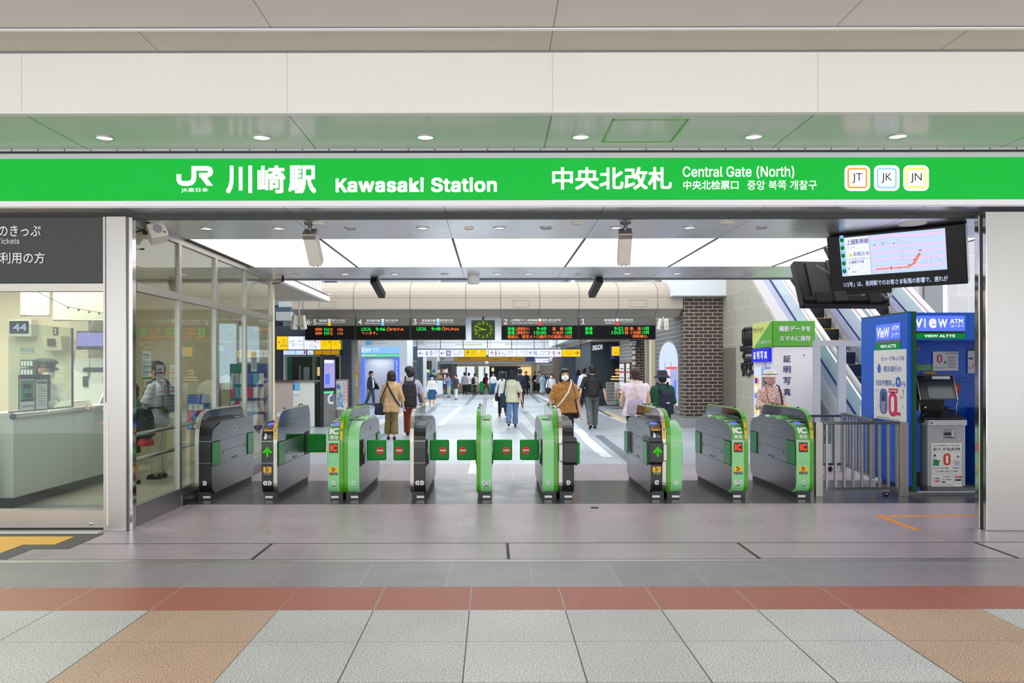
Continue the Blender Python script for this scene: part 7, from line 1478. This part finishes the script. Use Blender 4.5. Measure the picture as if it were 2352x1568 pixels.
p = person('person in a navy jacket over a white shirt, walking past the blue booth frame', 852, 33.1, 849, 62, 'navy_suit', 'suit_grey', sleeve=.97, hem=.45, stride=.4, glasses=True, armL=(12, 75, 5), armR=(-3, 12, 8))
b = MB('cloth_white'); o = len(b.v); loft(b, [(.5 * p['h'], .02 * p['h'], .02 * p['h'], -.085 * p['h']), (.7 * p['h'], .035 * p['h'], .02 * p['h'], -.075 * p['h']), (.83 * p['h'], .036 * p['h'], .03 * p['h'], -.03 * p['h'])], 14); vox(b, 'shirt_front', p['t'], .012, 1)
bag(p, 'briefcase', 'black shoulder bag of the person in the navy jacket', 'leather', (.16, -.08, .53), (.03, .09, .06), [(.15, -.02, .58), (.10, -.09, .68), (-.02, -.085, .77), (-.05, -.03, .84)])
p = person('person in a white cardigan, blue skirt, dark hat and white mask', 992, Yf_(934), 857, 8, 'cloth_white', 'skirt_blue', 'cloth_white', hair='long', sleeve=.97, hem=.54, legs='skirt', mask='mask_white', hat=('bowl', 'navy_cloth'), stride=.5)
p = person('person in a blue shirt and khaki trousers lifting a camera to the face', 1031, Yf_(912.5), 858.5, -55, 'cloth_blue', 'khaki', hair='short', hairm='hair_brown', hem=.47, armL=(75, 95, 5), armR=(70, 100, 5), lod=2)
b = MB('black'); q = p['Hd'](Vector((0, -.085, 0)) * p['h']); b.box(q.x - .05, q.x + .05, q.y - .03, q.y + .03, q.z - .03, q.z + .03); b.cyl(q, q + Vector((0, -.08, 0)), .03); t = worn(p, 'hand_camera', 'small black camera held up by the person in the blue shirt', 'camera'); b.build('camera_body', t, local=True)
p = person('person in a dark grey T-shirt and white trousers beside the camera holder', 1047, Yf_(917.5), 857.5, -30, 'tee_grey', 'cloth_white', hair='short', hairm='hair_brown', sleeve=.45, hem=.42, loose=1.6, armR=(30, 80, 10), stride=.4, lod=2)
bag(p, 'towel', 'green towel hanging from the arm of the person in white trousers', 'green_towel', (-.17, -.06, .46), (.03, .04, .09), cat='towel')
person('person in a grey top and black trousers, back turned, before the bright far window', 1067, 46.5, 853, 180, 'cloth_grey', 'cloth_black', sleeve=.8, lod=2, hem=.45)
person('person in a pinkish top and long black skirt near the bright far window', 1077, 47.6, 854.5, 170, 'cloth_pink', 'cloth_black', sleeve=.45, legs='long_skirt', lod=2)
p = person('person in a pale shirt with a black backpack by the first far gate', 1091, 47.2, 855, 140, 'cloth_pink', 'cloth_black', lod=2, stride=.6); backpack(p, 'black backpack near the first far gate', 'cloth_black')
p = person('person with a dark red top walking across the bright far doorway', 1117, 49.6, 855, 90, 'cloth_red', 'brown_cloth', lod=2, stride=.9); backpack(p, 'dark backpack on the person in the dark red top', 'navy_cloth')
p = person('person in a white top and blue jeans walking this way at the far end', 1133, 47.2, 855, 0, 'cloth_white', 'jeans_dark', lod=2, hem=.52, sleeve=.6, hairm='hair_brown', stride=.4)
p = person('person with a long ponytail, white blouse and black trousers, walking away', 1154, Yf_(956.5), 851, 190, 'cloth_white', 'cloth_black', hair='ponytail', sleeve=.97, hem=.45, stride=.5, headyaw=-20)
bag(p, 'shoulder_bag', 'black bag of the person with the ponytail', 'leather', (.13, .02, .44), (.04, .05, .09), [(.12, .02, .52), (.1, .03, .7), (.09, .02, .84)])
p = person('person from behind in a pale khaki shirt and blue jeans', 1176, Yf_(980), 847.5, 176, 'shirt_beige', 'jeans', hair='bob', sleeve=.5, hem=.44, stride=-.45, lod=0, loose=1.4, wide=1.04, armL=(0, 20, 10), armR=(-6, 15, 14), shoes='leather')
bag(p, 'tote_bag', 'dark navy tote bag on the shoulder of the person in the pale khaki shirt', 'navy_bag', (.165, .02, .47), (.055, .085, .125), [(.14, .06, .58), (.12, .05, .7), (.1, .02, .845), (.12, -.04, .7), (.14, -.03, .58)], 'navy_bag', .011)
person('person from behind in a black suit, standing in mid hall', 1194, Yf_(935), 844.5, 185, 'navy_suit', 'cloth_black', sleeve=.97, hem=.44, wide=1.1, lod=1, stride=.2)
person('person in a cream top and black trousers looking at a phone', 1214, Yf_(899.5), 856, 10, 'khaki', 'cloth_black', lod=2, armL=(20, 95, 5), armR=(20, 95, 5), sleeve=.9, hem=.52, headtilt=-14, hair='bob')
p = person('person in a black dress with a white bag on a strap', 1230, Yf_(902.5), 852, 0, 'cloth_black', 'cloth_black', legs='long_skirt', lod=2, sleeve=.9, stride=.5)
bag(p, 'handbag', 'white handbag carried in front of the black dress', 'cloth_white', (-.03, -.13, .58), (.075, .03, .045), [(.03, -.12, .62), (.07, -.1, .75), (.075, 0, .85)], None, .008)
person('person in dark clothes half hidden behind the black dress', 1239, 48.5, 851.5, 0, 'cloth_grey', 'cloth_black', lod=2)
person('person in pale blue clothes in the far group on the right', 1246, 47, 857, 20, 'pale_blue', 'pale_blue', lod=2, legs='long_skirt')
person('person in a long royal blue dress in the far group', 1254, Yf_(902.5), 857, -10, 'dress_blue', 'dress_blue', lod=2, legs='long_skirt', sleeve=.5, hair='bob', hairm='hair_soft')
person('person in black behind the yellow poster glow', 1208, 46, 853.5, 0, 'cloth_black', 'cloth_black', lod=2, H=1.42)
p = person('person in a white blouse and black skirt with a white mask, hand at the chin', 1266, Yf_(931), 856, -12, 'cloth_white', 'cloth_black', hair='long', mask='mask_white', sleeve=.9, hem=.5, legs='short_skirt', armL=(45, 120, 8), armR=(10, 30, 8), lod=1, headyaw=10)
bag(p, 'shoulder_bag', 'black school bag hanging beside the white blouse', 'leather', (-.08, -.13, .48), (.10, .05, .075), [(-.1, -.1, .55), (-.09, -.1, .7), (-.075, 0, .85)])
p = person('person facing us in a brown speckled blouse, dark trousers and white mask', 1297, 14.5, 842, 2, 'print_brown', 'cloth_black', hair='bob', mask='mask_white', sleeve=.42, hem=.47, lod=0, wide=1.13, fit=1.18, loose=1.5, armL=(2, 12, 11), armR=(2, 14, 11), skin='skin_tan', stride=.3)
h_ = p['h']; t = worn(p, 'crossbody_strap', 'cream strap across the brown speckled blouse', 'strap'); b = MB('strap_white'); b.tube([p['B'](Vector(q) * h_) for q in ((.07, .03, .86), (.07, -.06, .82), (.03, -.118, .72), (-.04, -.118, .62), (-.11, -.09, .53))], .01 * h_, 6); b.build('strap', t, local=True); b = MB('bag_yellow'); b.ell(p['B'](Vector((-.125, -.09, .50)) * h_), (.025 * h_, .02 * h_, .04 * h_)); b.build('pouch', t, local=True)
bag(p, 'shoulder_bag', 'dark shoulder bag behind the arm of the brown blouse', 'leather', (.14, .07, .50), (.04, .06, .10), [(.13, .06, .6), (.115, -.05, .72), (.095, -.04, .82), (.09, .02, .855)], 'brown_cloth', .01)
p = person('person from behind in a dark teal top in front of the slate wall', 1327, 32.9, 847, 180, 'teal_top', 'navy_cloth', hair='bob', sleeve=.5, lod=1, wide=1.1)
backpack(p, 'bright blue bag on the back of the dark teal top', 'blue_bag' if 'blue_bag' in MATS else 'dress_blue', .07, .55, .75, .07)
person('person with a white collar and navy vest beside the slate wall', 1341, 31.5, 844, 175, 'cloth_white', 'navy_cloth', sleeve=.97, lod=1, headyaw=-30)
p = person('person walking away in a black polo shirt and grey trousers', 1360, Yf_(985), 832.5, 182, 'polo_black', 'slacks', hair='short', sleeve=.48, hem=.50, lod=0, stride=-.55, wide=1.1, armL=(-5, 14, 18), armR=(-6, 12, 20), loose=1.2)
backpack(p, 'plain black backpack on the person in the black polo shirt', 'leather', .092, .50, .80, .09)
b = MB('ink'); q = p['AR'][2] + Vector((0, -.02, -.1)); b.box(q.x - .035, q.x + .035, q.y - .006, q.y + .006, q.z - .06, q.z + .06); t = worn(p, 'phone', 'phone held low in the hand of the person in the black polo', 'phone'); b.build('case', t, local=True)
p = person('person from behind in a pale pink sleeveless top with dark reddish hair', 1460, 14.0, 840, 178, 'cloth_pink', 'cloth_black', hair='short', hairm='hair_brown', sleeve=.16, hem=.45, lod=0, wide=1.12, fit=1.12, loose=1.8, armL=(15, 60, 14), armR=(12, 40, 12))
bag(p, 'drawstring_bag', 'lavender soft bag slung across the back of the pink top', 'lavender_bag', (.02, .12, .55), (.10, .05, .085), [(.03, .12, .62), (-.02, .1, .74), (.06, .03, .85), (.07, -.05, .8)], 'strap_white', .012)
p = person('person from behind in a dark green shirt and navy bucket hat', 1521, 14.95, 847, 182, 'dark_green', 'navy_cloth', hair='short', hat=('bucket', 'navy_cloth'), sleeve=.6, hem=.46, lod=0, wide=1.12, fit=1.1, loose=1.6, armL=(10, 40, 12), armR=(10, 30, 12), headyaw=0)
backpack(p, 'navy backpack on the person in the bucket hat', 'navy_cloth', .085, .46, .77, .09, patch='strap_white', dx=-.03)
p = person('person in a white hat, pinkish mask and floral blouse behind the last gate', 1768, 12.4, 846, 0, 'print_floral', 'navy_cloth', hair='short', mask='mask_pink', hat=('bowl', 'hat_white'), sleeve=.9, hem=.47, lod=0, loose=1.5, armL=(24, 72, 10), armR=(24, 74, 12))
h_ = p['h']; bag(p, 'shoulder_bag', 'black bag at the waist of the person in the floral blouse', 'leather', (.12, -.1, .57), (.05, .05, .05), [(.1, -.1, .62), (.095, -.075, .74), (.085, -.03, .84), (.08, .03, .85)], None, .008)
t = worn(p, 'crossbody_strap', 'thin dark red strap over the floral blouse', 'strap'); b = MB('cloth_red'); b.tube([p['B'](Vector(q) * h_) for q in ((-.06, .02, .86), (-.062, -.06, .82), (-.055, -.1, .72), (-.02, -.115, .6))], .004 * h_, 5); b.build('strap', t, local=True)
b = MB('ink_grey'); q = (p['AL'][2] + p['AR'][2]) / 2 + Vector((0, -.05, .0)); b.box(q.x - .08, q.x + .08, q.y - .03, q.y + .03, q.z - .01, q.z + .01); t = worn(p, 'phone', 'grey phone held in both hands of the person in the floral blouse', 'phone'); b.build('case', t, local=True)
# office
p = person('station clerk in a dark peaked cap, white shirt and mask behind the counter', 89, 10.15, 812, 72, 'uniform_white', 'suit_grey', hair='short', mask='mask_white', hat=('cap', 'cap_grey'), sleeve=.9, hem=.5, lod=0, lean=9, armL=(48, 40, 8), armR=(42, 45, 10), glasses=True, skin='skin_tan')
p = person('visitor in a printed grey T-shirt and khaki trousers at the office counter', 362, 11.1, 823, -96, 'tee_stripe', 'khaki', hair='short', sleeve=.45, hem=.46, lod=0, armL=(18, 45, 6), armR=(16, 50, 8), skin='skin_tan', loose=1.3)
backpack(p, 'dark grey backpack on the visitor at the counter', 'tee_grey', .085, .56, .80, .09)
p = person('small visitor in a teal and white top close to the office counter', 303, 10.5, 880, -100, 'cloth_teal', 'cloth_black', hair='bob', H=1.36, sleeve=.45, lod=1, armL=(35, 40, 6), armR=(30, 45, 6), legs='shorts')
bag(p, 'red_bag', 'black and red bag hanging behind the small visitor', 'cloth_black', (0, .15, .60), (.09, .07, .14)); bag(p, 'pouch', 'red pouch hanging under the dark bag of the small visitor', 'cloth_red', (0, .15, .42), (.09, .06, .04))
COL.objects.unlink(_to); bpy.data.objects.remove(_to)
